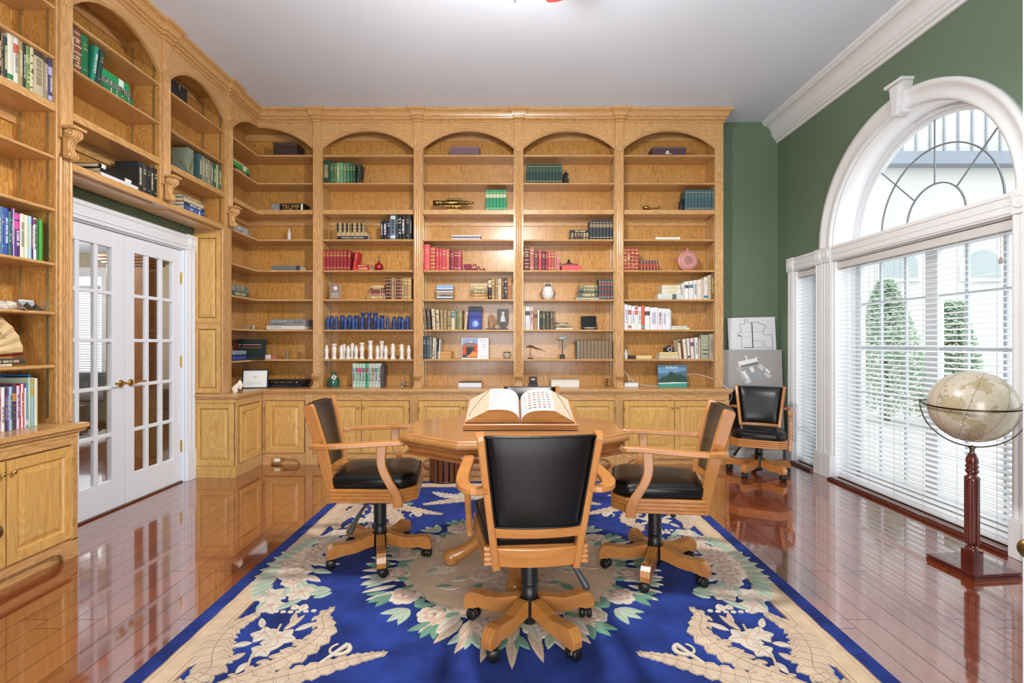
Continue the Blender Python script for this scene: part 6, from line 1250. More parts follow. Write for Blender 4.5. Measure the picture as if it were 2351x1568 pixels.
figure(659, 7, 'thin grey standing figurine in the corner section', '8A7A68', 0.108, 0.022, arms=True)
figure(688, 7, 'small brown figurine with a raised arm near the pilaster', '8A6438', 0.085, 0.022, arms=True)
r = thing('figurine', 'white sculpted figurine on the counter beside the tilted display frame', 'figurine', (-2.66, 4.86, ZCT+0.0006), 0.5); w = MB(); w.tube([(-0.02, 0, 0.0), (-0.028, 0.0, 0.035), (0.0, 0, 0.065), (0.022, 0, 0.095), (0.012, 0, 0.115)], [0.026, 0.030, 0.026, 0.022, 0.010], 10); w.tube([(0.015, 0, 0.10), (0.034, -0.01, 0.07), (0.02, -0.02, 0.03)], [0.012, 0.011, 0.010], 8); w.build('figure', mat('white_porcelain', 'E8E2DA', 0.35, noise=(30, 0.06)), r)
r = thing('framed_certificate', 'pale certificate in a thin dark frame on the corner counter', 'picture frame', (PXB(574, 5.2), 5.30, ZCT+0.0006), math.radians(14))
w = MB(); w.M = Matrix.Rotation(math.radians(-9), 4, 'X')
for b in ((-0.125, 0.125, -0.008, 0.006, 0.0, 0.008), (-0.125, 0.125, -0.008, 0.006, 0.185, 0.197), (-0.127, -0.115, -0.008, 0.006, 0, 0.195), (0.115, 0.127, -0.008, 0.006, 0, 0.197)): w.box(*b)
w.build('frame', C('241C2A', 0.4), r); w = MB(); w.M = Matrix.Rotation(math.radians(-9), 4, 'X'); w.box(-0.117, 0.117, -0.004, 0.004, 0.008, 0.187); w.build('certificate', C('EFF3F2', 0.4), r)
w = MB(); w.M = Matrix.Rotation(math.radians(-9), 4, 'X'); w.ball((0.0, -0.0045, 0.115), (0.012, 0.0008, 0.014), 14)
for z in (0.06, 0.05, 0.04): w.box(-0.07, 0.07, -0.0048, -0.0042, z, z+0.0025)
w.build('seal_and_text', C('C8CECC'), r)
r = at('book', 'navy blue lying book at the bottom of the dark pair on the corner counter', 'book', 658, 8, 5.46); w = MB(); w.box(-0.205, 0.19, -0.055, 0.13, 0, 0.030); w.build('cover', C('181C2C', 0.4), r, bevel=0.002); dashes(0.17, 0.015, -0.04, -0.0551, 0.011, C('6A4A5A'), r, seed=7)
r = thing('book', 'black lying book with gold lettering on top of the dark pair', 'book', (PXB(661, 5.46), 5.46, ZCT+0.0316)); w = MB(); w.box(-0.205, 0.20, -0.053, 0.12, 0, 0.046); w.build('cover', C('0D0C0C', 0.4), r, bevel=0.002); dashes(0.23, 0.022, -0.04, -0.0531, 0.014, C('7E6A3A'), r, seed=9, n=20); dashes(0.03, 0.022, 0.125, -0.0531, 0.014, C('D8D8D8'), r, seed=4, n=3)
# ---- section 1
r = at('inkwell', 'small dark red lidded pot at the end of the green row', 'pot', 826.5, 1, 5.46); w = MB(); w.lathe([(0.028, 0), (0.034, 0.015), (0.034, 0.045), (0.024, 0.055), (0.028, 0.062), (0.010, 0.075), (0.001, 0.08)], seg=16); w.build('pot', C('4A1E22', 0.3), r)
r = thing('book', 'black lying book lettered in white under the patterned boxes', 'book', (0, 0, 0)); bpy.data.objects.remove(r); LABELS.discard('black lying book lettered in white under the patterned boxes')
o = [q for q in bpy.data.objects if q.get('label', '').startswith('black lying book, bottom of the stack left')][0]; text('WORLD HISTORY', 0.022, Matrix.Translation((0.0185, -0.0002, 0.163)) @ Matrix.Rotation(-PI/2, 4, 'Y') @ Matrix.Rotation(PI/2, 4, 'X') if False else Matrix.Translation((0.0185, 0.0, 0.163)) @ Matrix.Rotation(-PI/2, 4, 'Y') @ Matrix.Rotation(PI/2, 4, 'X'), C('EDEDED'), o, width=0.25)
for i in range(2):
    r = thing('slipcase', ('left', 'right')[i]+' black and tan slipcase on the world history book', 'box', (PXB(790.5+33*i, 5.46), 5.46, ZS[3]+0.0806)); wd = 0.146
    w = MB(); w.box(-wd/2, wd/2, -0.055, 0.08, 0, 0.098)
    for x in (-0.055, 0.0, 0.045): w.box(x-0.008, x+0.012, -0.056, -0.055, 0, 0.098, 1)
    for z in (0.03, 0.065): w.box(-wd/2, wd/2, -0.0557, -0.055, z, z+0.008, 2)
    w.build('case', [C('B89C6C'), C('1A1A1C'), C('6A5A3C')], r)
r = at('reed_diffuser', 'round red glass diffuser with dark reeds on the crimson shelf', 'diffuser', 870, 4, 5.47); MB().lathe([(0.020, 0), (0.045, 0.02), (0.052, 0.045), (0.042, 0.07), (0.018, 0.088), (0.010, 0.098), (0.013, 0.112), (0.001, 0.113)], seg=22).build('vase', mat('red_glass', '8E1018', 0.08, coat=0.6), r)
w = MB()
for dx, dz in ((-0.012, 0.185), (0.006, 0.19), (0.022, 0.18)): w.tube([(0, 0, 0.1), (dx, 0.004, dz)], 0.0018, 5)
w.build('reeds', C('2A1A18'), r)
r = at('award_plaque', 'clear slanted award block with a round silver seal', 'award', 769, 5, 5.47); w = MB(); w.prism([(-0.055, 0), (0.062, 0), (0.062, 0.15), (-0.055, 0.20)], 'y', -0.012, 0.012); w.build('block', mat('acrylic_clear', 'B9A59A', 0.08, spec=0.8, trans=0.55), r); w = MB(); w.lathe([(0.001, -0.014), (0.026, -0.014), (0.026, -0.012)], (0.005, 0, 0.125), 20, axis='y')
for z in (0.07, 0.055, 0.04, 0.025): w.box(-0.035, 0.045, -0.0135, -0.012, z, z+0.005)
w.build('seal_and_text', C('D8D4D6', 0.3), r)
stack(5, 'in front of the glass award on the sixth shelf', [(787, 826, 2, 'C85A58')], noun='thin book')
# chess figures
def chess(px_, k, label, mt, h, kind, Y, group):
    r = at('chess_piece', label, 'chess piece', px_, k, Y, group=group); b = 0.030 if kind != 'pawn' else 0.026; w = MB(); s_ = h
    prof = [(b, 0), (b, 0.05*s_), (b*0.82, 0.07*s_), (b*0.86, 0.12*s_), (b*0.62, 0.16*s_), (b*0.68, 0.22*s_), (b*0.72, 0.36*s_), (b*0.80, 0.52*s_), (b*0.84, 0.66*s_), (b*0.72, 0.74*s_), (b*0.60, 0.80*s_)]
    if kind == 'pawn': prof += [(b*0.50, 0.86*s_), (b*0.44, 0.93*s_), (b*0.22, 0.97*s_), (b*0.2, 1.0*s_), (0.001, 1.0*s_)]
    elif kind in ('rook', 'king'): prof += [(b*0.66, 0.83*s_), (b*0.78, 0.85*s_), (b*0.80, 0.91*s_), (b*0.92, 0.93*s_), (b*0.92, 1.0*s_), (b*0.74, 1.0*s_), (b*0.70, 0.96*s_), (0.001, 0.96*s_)]
    else: prof += [(b*0.74, 0.86*s_), (b*0.62, 0.93*s_), (b*0.15, 1.0*s_), (0.001, 1.0*s_)]
    w.lathe(prof, seg=16); w.ball((0, -b*0.55, 0.50*s_), (b*0.35, b*0.35, 0.16*s_), 10); w.ball((0, -b*0.40, 0.82*s_), (b*0.28, b*0.22, 0.05*s_), 8)
    if kind == 'knight': w.tube([(0, 0, 0.72*s_), (-b*0.2, 0, 0.92*s_), (-b*0.9, 0, 0.86*s_)], [b*0.6, b*0.45, b*0.2], 8)
    w.build('body', mt, r)
BLUE = mat('blue_chess_resin', '2C4680', 0.4, noise=(60, 0.35)); WHC = mat('white_chess_resin', 'E6E0D8', 0.45, noise=(60, 0.06)); G1, G2 = 'blue chess figures on the seventh shelf', 'white chess figures on the eighth shelf'
X_ = lambda c: 500+c/4.9
for i, (c, h) in enumerate([(1238, .148), (1335, .152), (1435, .146), (1525, .142), (1625, .148), (1700, .136), (1805, .136), (1910, .146), (2080, .138)]): chess(X_(c), 6, 'blue chess pawn, %s from the left in the front blue rank' % ORD[i], BLUE, h, 'pawn', 5.425, G1)
for i, (c, h, kd) in enumerate([(1282, .158, 'b'), (1402, .165, 'knight'), (1485, .163, 'b'), (1562, .160, 'rook'), (1635, .187, 'king'), (1704, .187, 'king'), (1772, .187, 'king'), (1850, .158, 'rook'), (1985, .150, 'b'), (2045, .150, 'knight'), (2135, .155, 'b')]): chess(X_(c), 6, 'blue chess figure, %s from the left in the back blue rank' % ORD[i], BLUE, h, kd, 5.51, G1)
for i, (c, h) in enumerate([(1225, .155), (1390, .152), (1467, .148), (1557, .150), (1797, .150), (1890, .148), (2150, .150)]): chess(X_(c), 7, 'white chess pawn, %s from the left in the white ranks' % ORD[i], WHC, h, 'pawn', 5.425, G2)
for i, (c, h, kd) in enumerate([(1310, .165, 'rook'), (1420, .165, 'b'), (1515, .175, 'knight'), (1622, .178, 'rook'), (1718, .198, 'king'), (1845, .195, 'king'), (1970, .170, 'b'), (2070, .165, 'knight')]): chess(X_(c), 7, 'taller white chess figure, %s from the left in the white ranks' % ORD[i], WHC, h, kd, 5.425 if kd in ('rook',) or c in (1718, 1970, 2070) else 5.505, G2)
r = at('gift_bag', 'green glass jug with a white paper tag on the counter', 'jug', 766, 8, 5.48); w = MB(); w.lathe([(0.058, 0), (0.062, 0.01), (0.062, 0.08), (0.052, 0.10), (0.018, 0.112), (0.016, 0.13), (0.030, 0.160), (0.001, 0.15)], seg=18); w.build('jug', mat('green_glass', '1E5A48', 0.08, coat=0.6, noise=(20, 0.4)), r); w = MB(); w.M = Matrix.Translation((0.028, -0.066, 0.105)) @ Matrix.Rotation(math.radians(40), 4, 'Y'); w.box(-0.022, 0.022, -0.001, 0.001, -0.022, 0.022); w.box(-0.012, 0.012, -0.0015, -0.001, -0.010, 0.010, 1); w.build('paper_tag', [C('E6E6EA'), C('8A90A8')], r)
r = at('slipcase', 'dark grey slipcase at the right end of the pastel volumes', 'box', 880.5, 8, 5.47); simple_box(r, 0.034, 0.14, 0.235, C('4A4850'), 'case')
r = at('wire_cube', 'little silver wire cage ornament on the counter by the pilaster', 'ornament', 927, 8, 5.46); w = MB()
for x in (-0.04, 0.04):
    for y in (-0.02, 0.02): w.tube([(x, y, 0), (x, y, 0.055)], 0.003, 6)
for z in (0.006, 0.05): w.tube([(-0.04, -0.02, z), (0.04, -0.02, z), (0.04, 0.02, z), (-0.04, 0.02, z), (-0.04, -0.02, z)], 0.003, 6)
w.ball((0, 0, 0.028), (0.022, 0.016, 0.02), 10); w.build('cage', mat('steel', 'B8B0A8', 0.25, 1.0), r)
# ---- section 2
r = at('spyglass', 'antique brass surveying telescope on its mount', 'telescope', 1041, 2, 5.48)
w = MB(); w.lathe([(0.001, -0.22), (0.026, -0.22), (0.028, -0.16), (0.022, -0.155), (0.022, -0.12), (0.026, -0.11), (0.026, 0.06), (0.021, 0.065), (0.021, 0.16), (0.013, 0.175), (0.013, 0.20), (0.008, 0.22), (0.001, 0.22)], (0, 0, 0.105), 18, axis='x'); w.build('tube', DBRASS, r)
w = MB(); w.lathe([(0.010, -0.09), (0.010, 0.10)], (0.02, 0, 0.142), 12, axis='x'); w.box(-0.085, -0.075, -0.01, 0.01, 0.12, 0.162); w.box(0.11, 0.12, -0.01, 0.01, 0.12, 0.15); w.build('spirit_level', DBRASS, r)
w = MB(); w.box(-0.10, 0.08, -0.012, 0.012, 0.062, 0.076); w.lathe([(0.018, 0.02), (0.014, 0.03), (0.024, 0.04), (0.03, 0.062)], (-0.005, 0, 0), 14); w.box(-0.06, 0.06, -0.03, 0.03, 0.02, 0.03); w.lathe([(0.03, 0), (0.03, 0.008), (0.012, 0.012), (0.012, 0.02)], (0, 0, 0), 16); w.lathe([(0.014, -0.02), (0.014, -0.03)], (0.035, 0, 0.055), 12, axis='y'); w.build('mount', BRASS, r)
r = at('photo_album', 'white album with a dark striped edge on the shelf above the red row', 'album', 1071.5, 3, 5.47); w = MB(); w.box(-0.158, 0.158, -0.07, 0.10, 0, 0.012); w.box(-0.158, 0.158, -0.07, 0.10, 0.034, 0.046); w.build('cover', C('D4D2DE'), r, bevel=0.001); MB().box(-0.150, 0.152, -0.064, 0.095, 0.012, 0.034).build('pages', C('6E6A78'), r)
r = at('photo_tile', 'square landscape photograph standing on the shelf above the blue box', 'picture', 1021, 5, 5.46)
def pic(w_, h_, fr=0.0): return None
w = MB(); w.M = Matrix.Rotation(math.radians(-6), 4, 'X'); w.box(-0.092, 0.092, 0, 0.012, 0, 0.165); w.build('tile', C('39465A'), r)
w = MB(); w.M = Matrix.Rotation(math.radians(-6), 4, 'X'); H_ = 0.165
for z0, z1, m in ((0, 0.022, 0), (0.022, 0.035, 1), (0.035, 0.06, 0), (0.06, 0.085, 2), (0.085, 0.10, 3), (0.10, 0.115, 0), (0.115, 0.13, 3), (0.13, H_, 4)): w.box(-0.09, 0.09, -0.0012, 0, z0, z1, m)
w.prism([(-0.09, 0.03), (-0.02, 0.06), (0.09, 0.045), (0.09, 0.07), (-0.09, 0.08)], 'y', -0.0018, -0.0012, 2); w.build('photo', [C('33475E'), C('DDE2E6'), C('A0805C'), C('BCC8D2'), C('8DA6CC')], r)
r = at('display_case', 'open royal blue presentation box with a round medal pattern', 'box', 1091, 6, 5.46); w = MB(); w.box(-0.073, 0.073, -0.02, 0.02, 0, 0.135); w.build('box', C('1E3496', 0.5), r, bevel=0.003); w = MB(); w.M = Matrix.Translation((0, 0, 0.137)) @ Matrix.Rotation(math.radians(-3), 4, 'X'); w.box(-0.074, 0.074, -0.012, 0.02, 0, 0.06, 0); w.box(-0.074, 0.074, -0.012, 0.02, 0.06, 0.118, 1); w.build('lid', [C('1C2E86', 0.5), C('0B0F2A', 0.5)], r, bevel=0.002)
w = MB(); w.tube([(0.050*math.cos(2*PI*i/32), -0.021, 0.062+0.050*math.sin(2*PI*i/32)) for i in range(33)], 0.002, 6, cap=False); w.lathe([(0.001, -0.022), (0.030, -0.0215), (0.036, -0.0205)], (0, 0, 0.062), 20, axis='y'); w.build('medal_relief', mat('blue_silver', '7A8CC8', 0.35, 0.4, noise=(80, 0.3)), r)
r = at('hand_sculpture', 'brown patterned hand sculpture beside the child portrait', 'sculpture', 1128, 6, 5.47); w = MB()
w.tube([(0, 0, 0.012), (0, 0, 0.05), (0, 0, 0.09)], [0.024, 0.034, 0.036], 12)
for x0_, x1_, z1_ in ((-0.026, -0.032, 0.150), (-0.009, -0.010, 0.178), (0.009, 0.011, 0.172), (0.026, 0.032, 0.150)): w.tube([(x0_, 0, 0.08), ((x0_+x1_)/2, -0.003, 0.12), (x1_, -0.002, z1_)], [0.012, 0.010, 0.007], 8)
w.tube([(0.028, 0, 0.05), (0.048, -0.004, 0.08), (0.054, -0.004, 0.105)], [0.012, 0.010, 0.007], 8); w.build('hand', mat('henna_brown', 'A88468', 0.5, noise=(90, 0.7)), r); simple_box(r, 0.13, 0.08, 0.012, C('2E1612', 0.4), 'plinth')
r = at('framed_portrait', 'dark shaped frame with an old black and white portrait of a child', 'picture frame', 1154.5, 6, 5.49); w = MB(); w.prism([(-0.035, 0.012), (0.035, 0.012), (0.028, 0.04), (0.062, 0.075), (0.062, 0.228), (-0.062, 0.228), (-0.062, 0.075), (-0.028, 0.04)], 'y', -0.006, 0.010); w.build('frame', C('3A302E', 0.4), r, bevel=0.003)
w = MB(); w.box(-0.042, 0.042, -0.008, -0.006, 0.085, 0.215, 0); w.prism([(-0.026, 0.088), (0.030, 0.088), (0.022, 0.13), (0.012, 0.165), (-0.010, 0.165), (-0.022, 0.13)], 'y', -0.0088, -0.008, 1); w.lathe([(0.001, -0.0092), (0.014, -0.0088), (0.016, -0.008)], (0.002, 0, 0.182), 14, axis='y', m=1); w.build('photo', [C('5A5856'), C('CFCFCF')], r); simple_box(r, 0.11, 0.06, 0.012, C('2E1612', 0.4), 'plinth')
r = at('wooden_box', 'plain light oak block box left of the red and white picture book', 'box', 1021, 7, 5.47); simple_box(r, 0.152, 0.10, 0.062, C('C08A4E', 0.4), 'box_body'); simple_box(r, 0.156, 0.104, 0.018, C('C89456', 0.4), 'lid', z=0.062)
r = at('picture_book', 'open picture book with a mountain and red temple, standing on its shelf', 'book', 1091, 7, 5.45); w = MB(); w.M = Matrix.Rotation(math.radians(-7), 4, 'X'); w.box(-0.148, 0.146, 0, 0.014, 0, 0.230); w.build('cover', C('E4E6EC'), r)
w = MB(); w.M = Matrix.Rotation(math.radians(-7), 4, 'X'); a, b = -0.142, 0.026
for p, m, y in (([(a, 0.17), (b, 0.17), (b, 0.225), (a, 0.225)], 0, -0.0006), ([(a, 0.13), (b, 0.13), (b, 0.165), (-0.01, 0.175), (-0.05, 0.195), (-0.09, 0.178), (a, 0.165)], 1, -0.0009), ([(-0.075, 0.186), (-0.05, 0.195), (-0.025, 0.184), (-0.05, 0.180)], 2, -0.0012), ([(a, 0.012), (b, 0.012), (b, 0.135), (a, 0.135)], 3, -0.0012), ([(a, 0.05), (-0.10, 0.05), (-0.10, 0.15), (-0.13, 0.15)], 4, -0.0015), ([(-0.01, 0.04), (b, 0.04), (b, 0.15), (-0.01, 0.15)], 4, -0.0015), ([(-0.10, 0.02), (b, 0.02), (b, 0.06), (-0.03, 0.085), (-0.06, 0.05)], 5, -0.0018), ([(-0.09, 0.055), (-0.05, 0.05), (-0.03, 0.11), (-0.09, 0.12)], 6, -0.0021)): w.add([(x, y, z) for x, z in p], [list(range(len(p)))], m)
w.build('illustration', [C('8FA2CC'), C('8A7468'), C('E4DDE0'), C('4A3E30'), C('D24A2C'), C('E08A3A'), C('1E1A1E')], r)
for i, (z, w_, h_) in enumerate(((0.205, 0.09, 0.009), (0.180, 0.03, 0.009), (0.155, 0.05, 0.009), (0.13, 0.07, 0.008), (0.03, 0.06, 0.006))): dashes(w_, z, 0.087, -0.0002, h_, C('7A8496'), r, Matrix.Rotation(math.radians(-7), 4, 'X'), seed=20+i, n=9)
r = at('ceramic_bowl', 'small grey ceramic bowl with a green rim by the pilaster', 'bowl', 1164, 7, 5.46); w = MB(); w.lathe([(0.022, 0), (0.040, 0.02), (0.044, 0.05), (0.038, 0.066), (0.034, 0.064), (0.038, 0.05), (0.033, 0.02), (0.001, 0.01)], seg=20); w.build('bowl', mat('grey_ceramic', 'B9AE9A', 0.4, noise=(25, 0.15)), r); MB().lathe([(0.0385, 0.066), (0.041, 0.072), (0.037, 0.075), (0.034, 0.066)], seg=20).build('rim', C('5A6A4E', 0.3), r)
r = at('white_box', 'small white slab box with a dark lid on the counter, left of centre', 'box', 1080, 8, 5.47); simple_box(r, 0.25, 0.13, 0.048, C('DDE0EE', 0.4), 'box_body'); simple_box(r, 0.25, 0.13, 0.006, C('4A4038'), 'lid', z=0.048)
# ---- section 3
def bookend(px_, k, label):
    r = at('bookend', label, 'bookend', px_, k, 5.46); w = MB(); w.tube([(-0.005, 0, 0.0), (-0.008, 0, 0.05), (-0.006, 0, 0.10), (0.0, 0, 0.14)], [0.030, 0.027, 0.025, 0.012], 10); w.tube([(-0.005, -0.01, 0.11), (0.018, -0.012, 0.115), (0.030, -0.012, 0.105)], [0.016, 0.011, 0.006], 8); w.tube([(0.01, -0.01, 0.07), (0.024, -0.01, 0.03), (0.022, -0.01, 0.0)], [0.012, 0.009, 0.008], 8); w.box(-0.03, 0.032, -0.04, 0.04, 0, 0.010); w.build('figure', C('1C2024', 0.4), r)
bookend(1299, 1, 'black animal head bookend right of the matching green set'); bookend(1565.5, 2, 'black animal head bookend left of the teal set')
r = at('red_box', 'coral red box with a small maroon lid under the inkwell', 'box', 1310.5, 4, 5.47); simple_box(r, 0.21, 0.12, 0.055, C('D0484E', 0.5), 'box_body'); simple_box(r, 0.165, 0.10, 0.022, C('7E2E34'), 'lid', z=0.055, x=-0.012)
r = thing('inkwell', 'dark metal inkwell on top of the coral red box', 'inkwell', (PXB(1306, 5.46), 5.46, ZS[4]+0.0786)); MB().lathe([(0.045, 0), (0.040, 0.006), (0.020, 0.010), (0.014, 0.02), (0.016, 0.032), (0.008, 0.036), (0.008, 0.05), (0.001, 0.052)], seg=18).build('inkwell_body', C('2A2A28', 0.3), r)
r = at('owl_figurine', 'white and brown ceramic owl figurine', 'figurine', 1257.5, 5, 5.46)
w = MB(); w.lathe([(0.035, 0), (0.055, 0.02), (0.066, 0.06), (0.062, 0.10), (0.048, 0.125), (0.046, 0.15), (0.040, 0.172), (0.001, 0.182)], seg=22)
for sx in (-1, 1): w.tube([(sx*0.03, 0, 0.165), (sx*0.042, 0, 0.188)], [0.012, 0.002], 8)
w.build('body', mat('owl_white', 'DCDAD8', 0.7, noise=(70, 0.14), bump=(120, 0.6)), r)
w = MB(); w.ball((0, -0.03, 0.152), (0.036, 0.022, 0.022), 12)
for sx in (-1, 1): w.tube([(sx*0.055, -0.005, 0.11), (sx*0.070, -0.01, 0.06), (sx*0.055, -0.01, 0.02)], [0.012, 0.018, 0.006], 8)
w.build('wings_and_face', mat('owl_brown', '8A6A54', 0.7, noise=(80, 0.5)), r)
w = MB()
for sx in (-1, 1): w.ball((sx*0.014, -0.051, 0.156), 0.006, 8)
w.build('eyes', C('1A1A1A', 0.2), r)
for sx in (-1, 1): MB().ball((sx*0.02, -0.045, 0.004), (0.014, 0.014, 0.005), 8).build('foot', C('C8A890'), r)
r = at('plate_stand', 'black square display stand with a white dish', 'display stand', 1352, 6, 5.47); w = MB(); w.M = Matrix.Rotation(math.radians(-8), 4, 'X'); w.box(-0.084, 0.084, 0.0, 0.008, 0.0, 0.152); w.build('back', C('0C0C10', 0.25), r, bevel=0.002); simple_box(r, 0.17, 0.07, 0.006, C('0C0C10', 0.3), 'base', y=-0.03)
MB().lathe([(0.001, 0.007), (0.05, 0.007), (0.072, 0.022), (0.074, 0.024), (0.05, 0.013), (0.001, 0.011)], (0, -0.033, 0), 24).build('dish', C('E2E2E0', 0.3), r)
r = at('bird_sculpture', 'carved long-tailed brown bird on a thin stand', 'sculpture', 1220, 7, 5.47); w = MB(); w.tube([(-0.062, 0, 0.128), (-0.045, 0, 0.132), (-0.015, 0, 0.140), (0.02, 0, 0.130), (0.05, 0, 0.118), (0.10, 0, 0.103), (0.155, 0, 0.078)], [0.002, 0.007, 0.014, 0.010, 0.006, 0.004, 0.002], 8); w.tube([(0.02, 0, 0.13), (0.06, 0, 0.10), (0.11, 0, 0.104)], [0.006, 0.003, 0.002], 6); w.build('bird', C('5E3A24', 0.4), r)
w = MB(); w.tube([(-0.012, 0, 0.012), (-0.012, 0, 0.13)], 0.003, 6); w.lathe([(0.030, 0), (0.030, 0.010), (0.012, 0.014)], (-0.008, 0, 0), 18); w.build('stand', C('4A2E1E', 0.4), r)
r = at('bird_sculpture', 'pale blue bird perched on a tall post', 'sculpture', 1291, 7, 5.47); w = MB(); w.ball((0, 0, 0.225), (0.040, 0.018, 0.018), 14); w.ball((0.034, 0, 0.238), 0.013, 10); w.tube([(-0.03, 0, 0.226), (-0.056, 0, 0.222)], [0.010, 0.002], 6); w.tube([(0.044, 0, 0.238), (0.056, 0, 0.232)], [0.004, 0.001], 6); w.build('bird', mat('pale_blue_glaze', 'A8BFC4', 0.4, noise=(30, 0.2)), r)
w = MB(); w.tube([(0, 0, 0.04), (0, 0, 0.212)], 0.005, 8); w.lathe([(0.028, 0), (0.028, 0.042), (0.020, 0.046), (0.005, 0.048)], seg=18); w.build('post', C('4A3A2E', 0.6), r)
r = at('ring_box', 'small open plum coloured presentation box with a silver plate', 'box', 1224, 8, 5.46); simple_box(r, 0.10, 0.09, 0.036, C('34202E', 0.4), 'box_body'); MB().box(-0.042, 0.042, 0.0, 0.012, 0.036, 0.112).build('lid', C('241622', 0.4), r, bevel=0.002); MB().box(-0.022, 0.022, -0.002, 0.0, 0.07, 0.092).build('silver_plate', C('B8B0A8', 0.3), r)
r = at('white_box', 'long white carton on the counter behind the dictionary', 'box', 1296, 8, 5.46); simple_box(r, 0.30, 0.13, 0.070, C('DFE0DA', 0.5), 'box_body'); simple_box(r, 0.304, 0.134, 0.014, C('D8D6CC', 0.5), 'lid', z=0.066)
r = at('desk_clock', 'small round brass armillary clock on the counter', 'clock', 1393.5, 8, 5.46); w = MB()
for rr, ax in ((0.038, 0), (0.030, 1)):
    w.M = Matrix.Translation((0, 0, 0.052)) @ Matrix.Rotation(math.radians(55*ax), 4, 'Z'); w.tube([(rr*math.cos(2*PI*i/28), 0, rr*math.sin(2*PI*i/28)) for i in range(29)], 0.004, 6, cap=False)
w.M = None; w.ball((0, 0, 0.052), 0.012, 10); w.lathe([(0.022, 0), (0.020, 0.008), (0.006, 0.012), (0.006, 0.016)], seg=14); w.build('rings', DBRASS, r)
# ---- section 4
r = at('oil_lamp', 'brass oil lamp with a curled handle and long spout', 'lamp', 1488, 2, 5.47); w = MB(); w.lathe([(0.014, 0), (0.018, 0.004), (0.008, 0.010), (0.010, 0.018), (0.030, 0.030), (0.040, 0.045), (0.034, 0.058), (0.014, 0.066), (0.010, 0.075), (0.016, 0.080), (0.008, 0.090), (0.001, 0.096)], (-0.025, 0, 0), 20); w.tube([(0.0, 0, 0.040), (0.05, 0, 0.040), (0.095, 0, 0.045), (0.125, 0, 0.052), (0.135, 0, 0.060)], [0.018, 0.010, 0.008, 0.011, 0.009], 10); w.tube([(0.118, 0, 0.056), (0.125, 0, 0.075)], [0.006, 0.002], 8)
w.tube([(-0.060, 0, 0.050), (-0.082, 0, 0.066), (-0.080, 0, 0.078), (-0.066, 0, 0.072)], 0.003, 6); w.build('lamp_body', BRASS, r)
r = at('white_box', 'slim white scroll box on the shelf above the ornate red set', 'box', 1531, 3, 5.46); simple_box(r, 0.26, 0.07, 0.030, C('DCE4E2', 0.4), 'box_body'); MB().box(0.118, 0.135, -0.037, 0.037, -0.0, 0.034).build('end_cap', C('E6ECEA', 0.4), r, bevel=0.004)
r = at('canteen_flask', 'round dusty pink flask with a lace medallion', 'flask', 1578, 4, 5.47); w = MB(); w.lathe([(0.001, -0.038), (0.085, -0.036), (0.106, -0.028), (0.112, -0.018), (0.112, 0.018), (0.106, 0.028), (0.001, 0.034)], (0, 0, 0.113), 36, axis='y'); w.lathe([(0.018, 0.215), (0.016, 0.235)], seg=14); w.build('body', mat('pink_clay', 'C98A80', 0.45), r)
w = MB(); w.lathe([(0.018, 0.235), (0.020, 0.238), (0.018, 0.255), (0.001, 0.257)], seg=14); w.build('stopper', C('B86A5A'), r)
w = MB(); w.tube([(0.089*math.cos(2*PI*i/40), -0.0375, 0.113+0.089*math.sin(2*PI*i/40)) for i in range(41)], 0.0022, 6, cap=False)
for k in range(8): a = 2*PI*k/8; w.tube([(0.022*math.cos(a)+0.016*math.cos(2*PI*i/12), -0.0395, 0.113+0.022*math.sin(a)+0.016*math.sin(2*PI*i/12)) for i in range(13)], 0.0016, 5, cap=False)
w.tube([(0.043*math.cos(2*PI*i/40), -0.0385, 0.113+0.043*math.sin(2*PI*i/40)) for i in range(41)], 0.0022, 6, cap=False); w.build('medallion', C('8A7A7A'), r); w = MB()
for sx in (-1, 1): w.box(sx*0.045-0.012, sx*0.045+0.012, -0.02, 0.02, 0, 0.022); w.tube([(sx*0.112, 0, 0.10), (sx*0.124, 0, 0.11), (sx*0.124, 0, 0.13), (sx*0.112, 0, 0.14)], 0.005, 6)
w.build('feet_and_loops', C('A8584E'), r)
r = at('vase', 'tiny painted porcelain jug at the left end of the camera shelf', 'jug', 1436, 7, 5.46); w = MB(); w.lathe([(0.018, 0), (0.026, 0.03), (0.024, 0.06), (0.010, 0.085), (0.013, 0.10), (0.001, 0.10)], seg=16); w.tube([(0.02, 0, 0.04), (0.038, 0, 0.06), (0.034, 0, 0.085), (0.012, 0, 0.09)], 0.003, 6); w.build('jug', mat('painted_porcelain', 'D8DCDC', 0.3, noise=(35, 0.5)), r)
r = at('wooden_block', 'cream and dark two-tone block lying on the camera shelf', 'box', 1469.5, 7, 5.46); MB().box(-0.05, 0.12, -0.03, 0.03, 0, 0.038).build('block', C('D8C48E', 0.5), r, bevel=0.002); MB().box(-0.12, -0.0505, -0.03, 0.03, 0, 0.038).build('dark_end', C('3A241A', 0.4), r, bevel=0.002)
r = thing('camera', 'old black and silver film camera on the cream books', 'camera', (PXB(1535, 5.46), 5.46, ZS[7]+0.0006+16*YS/F+0.001)); MB().box(-0.055, 0.055, -0.018, 0.018, 0, 0.042).build('body', C('141414', 0.5), r, bevel=0.004); MB().box(-0.055, 0.055, -0.016, 0.016, 0.042, 0.052).build('top_plate', C('3A3A3C', 0.3), r, bevel=0.003)
MB().prism([(-0.018, 0.050), (0.020, 0.050), (0.013, 0.072), (-0.010, 0.072)], 'y', -0.016, 0.012).build('viewfinder', C('1E1E20', 0.4), r, bevel=0.002); MB().lathe([(0.001, -0.040), (0.017, -0.040), (0.022, -0.044), (0.024, -0.040), (0.024, -0.018)], (0.004, 0, 0.026), 22, axis='y').build('lens', C('C8C8CA', 0.25), r)
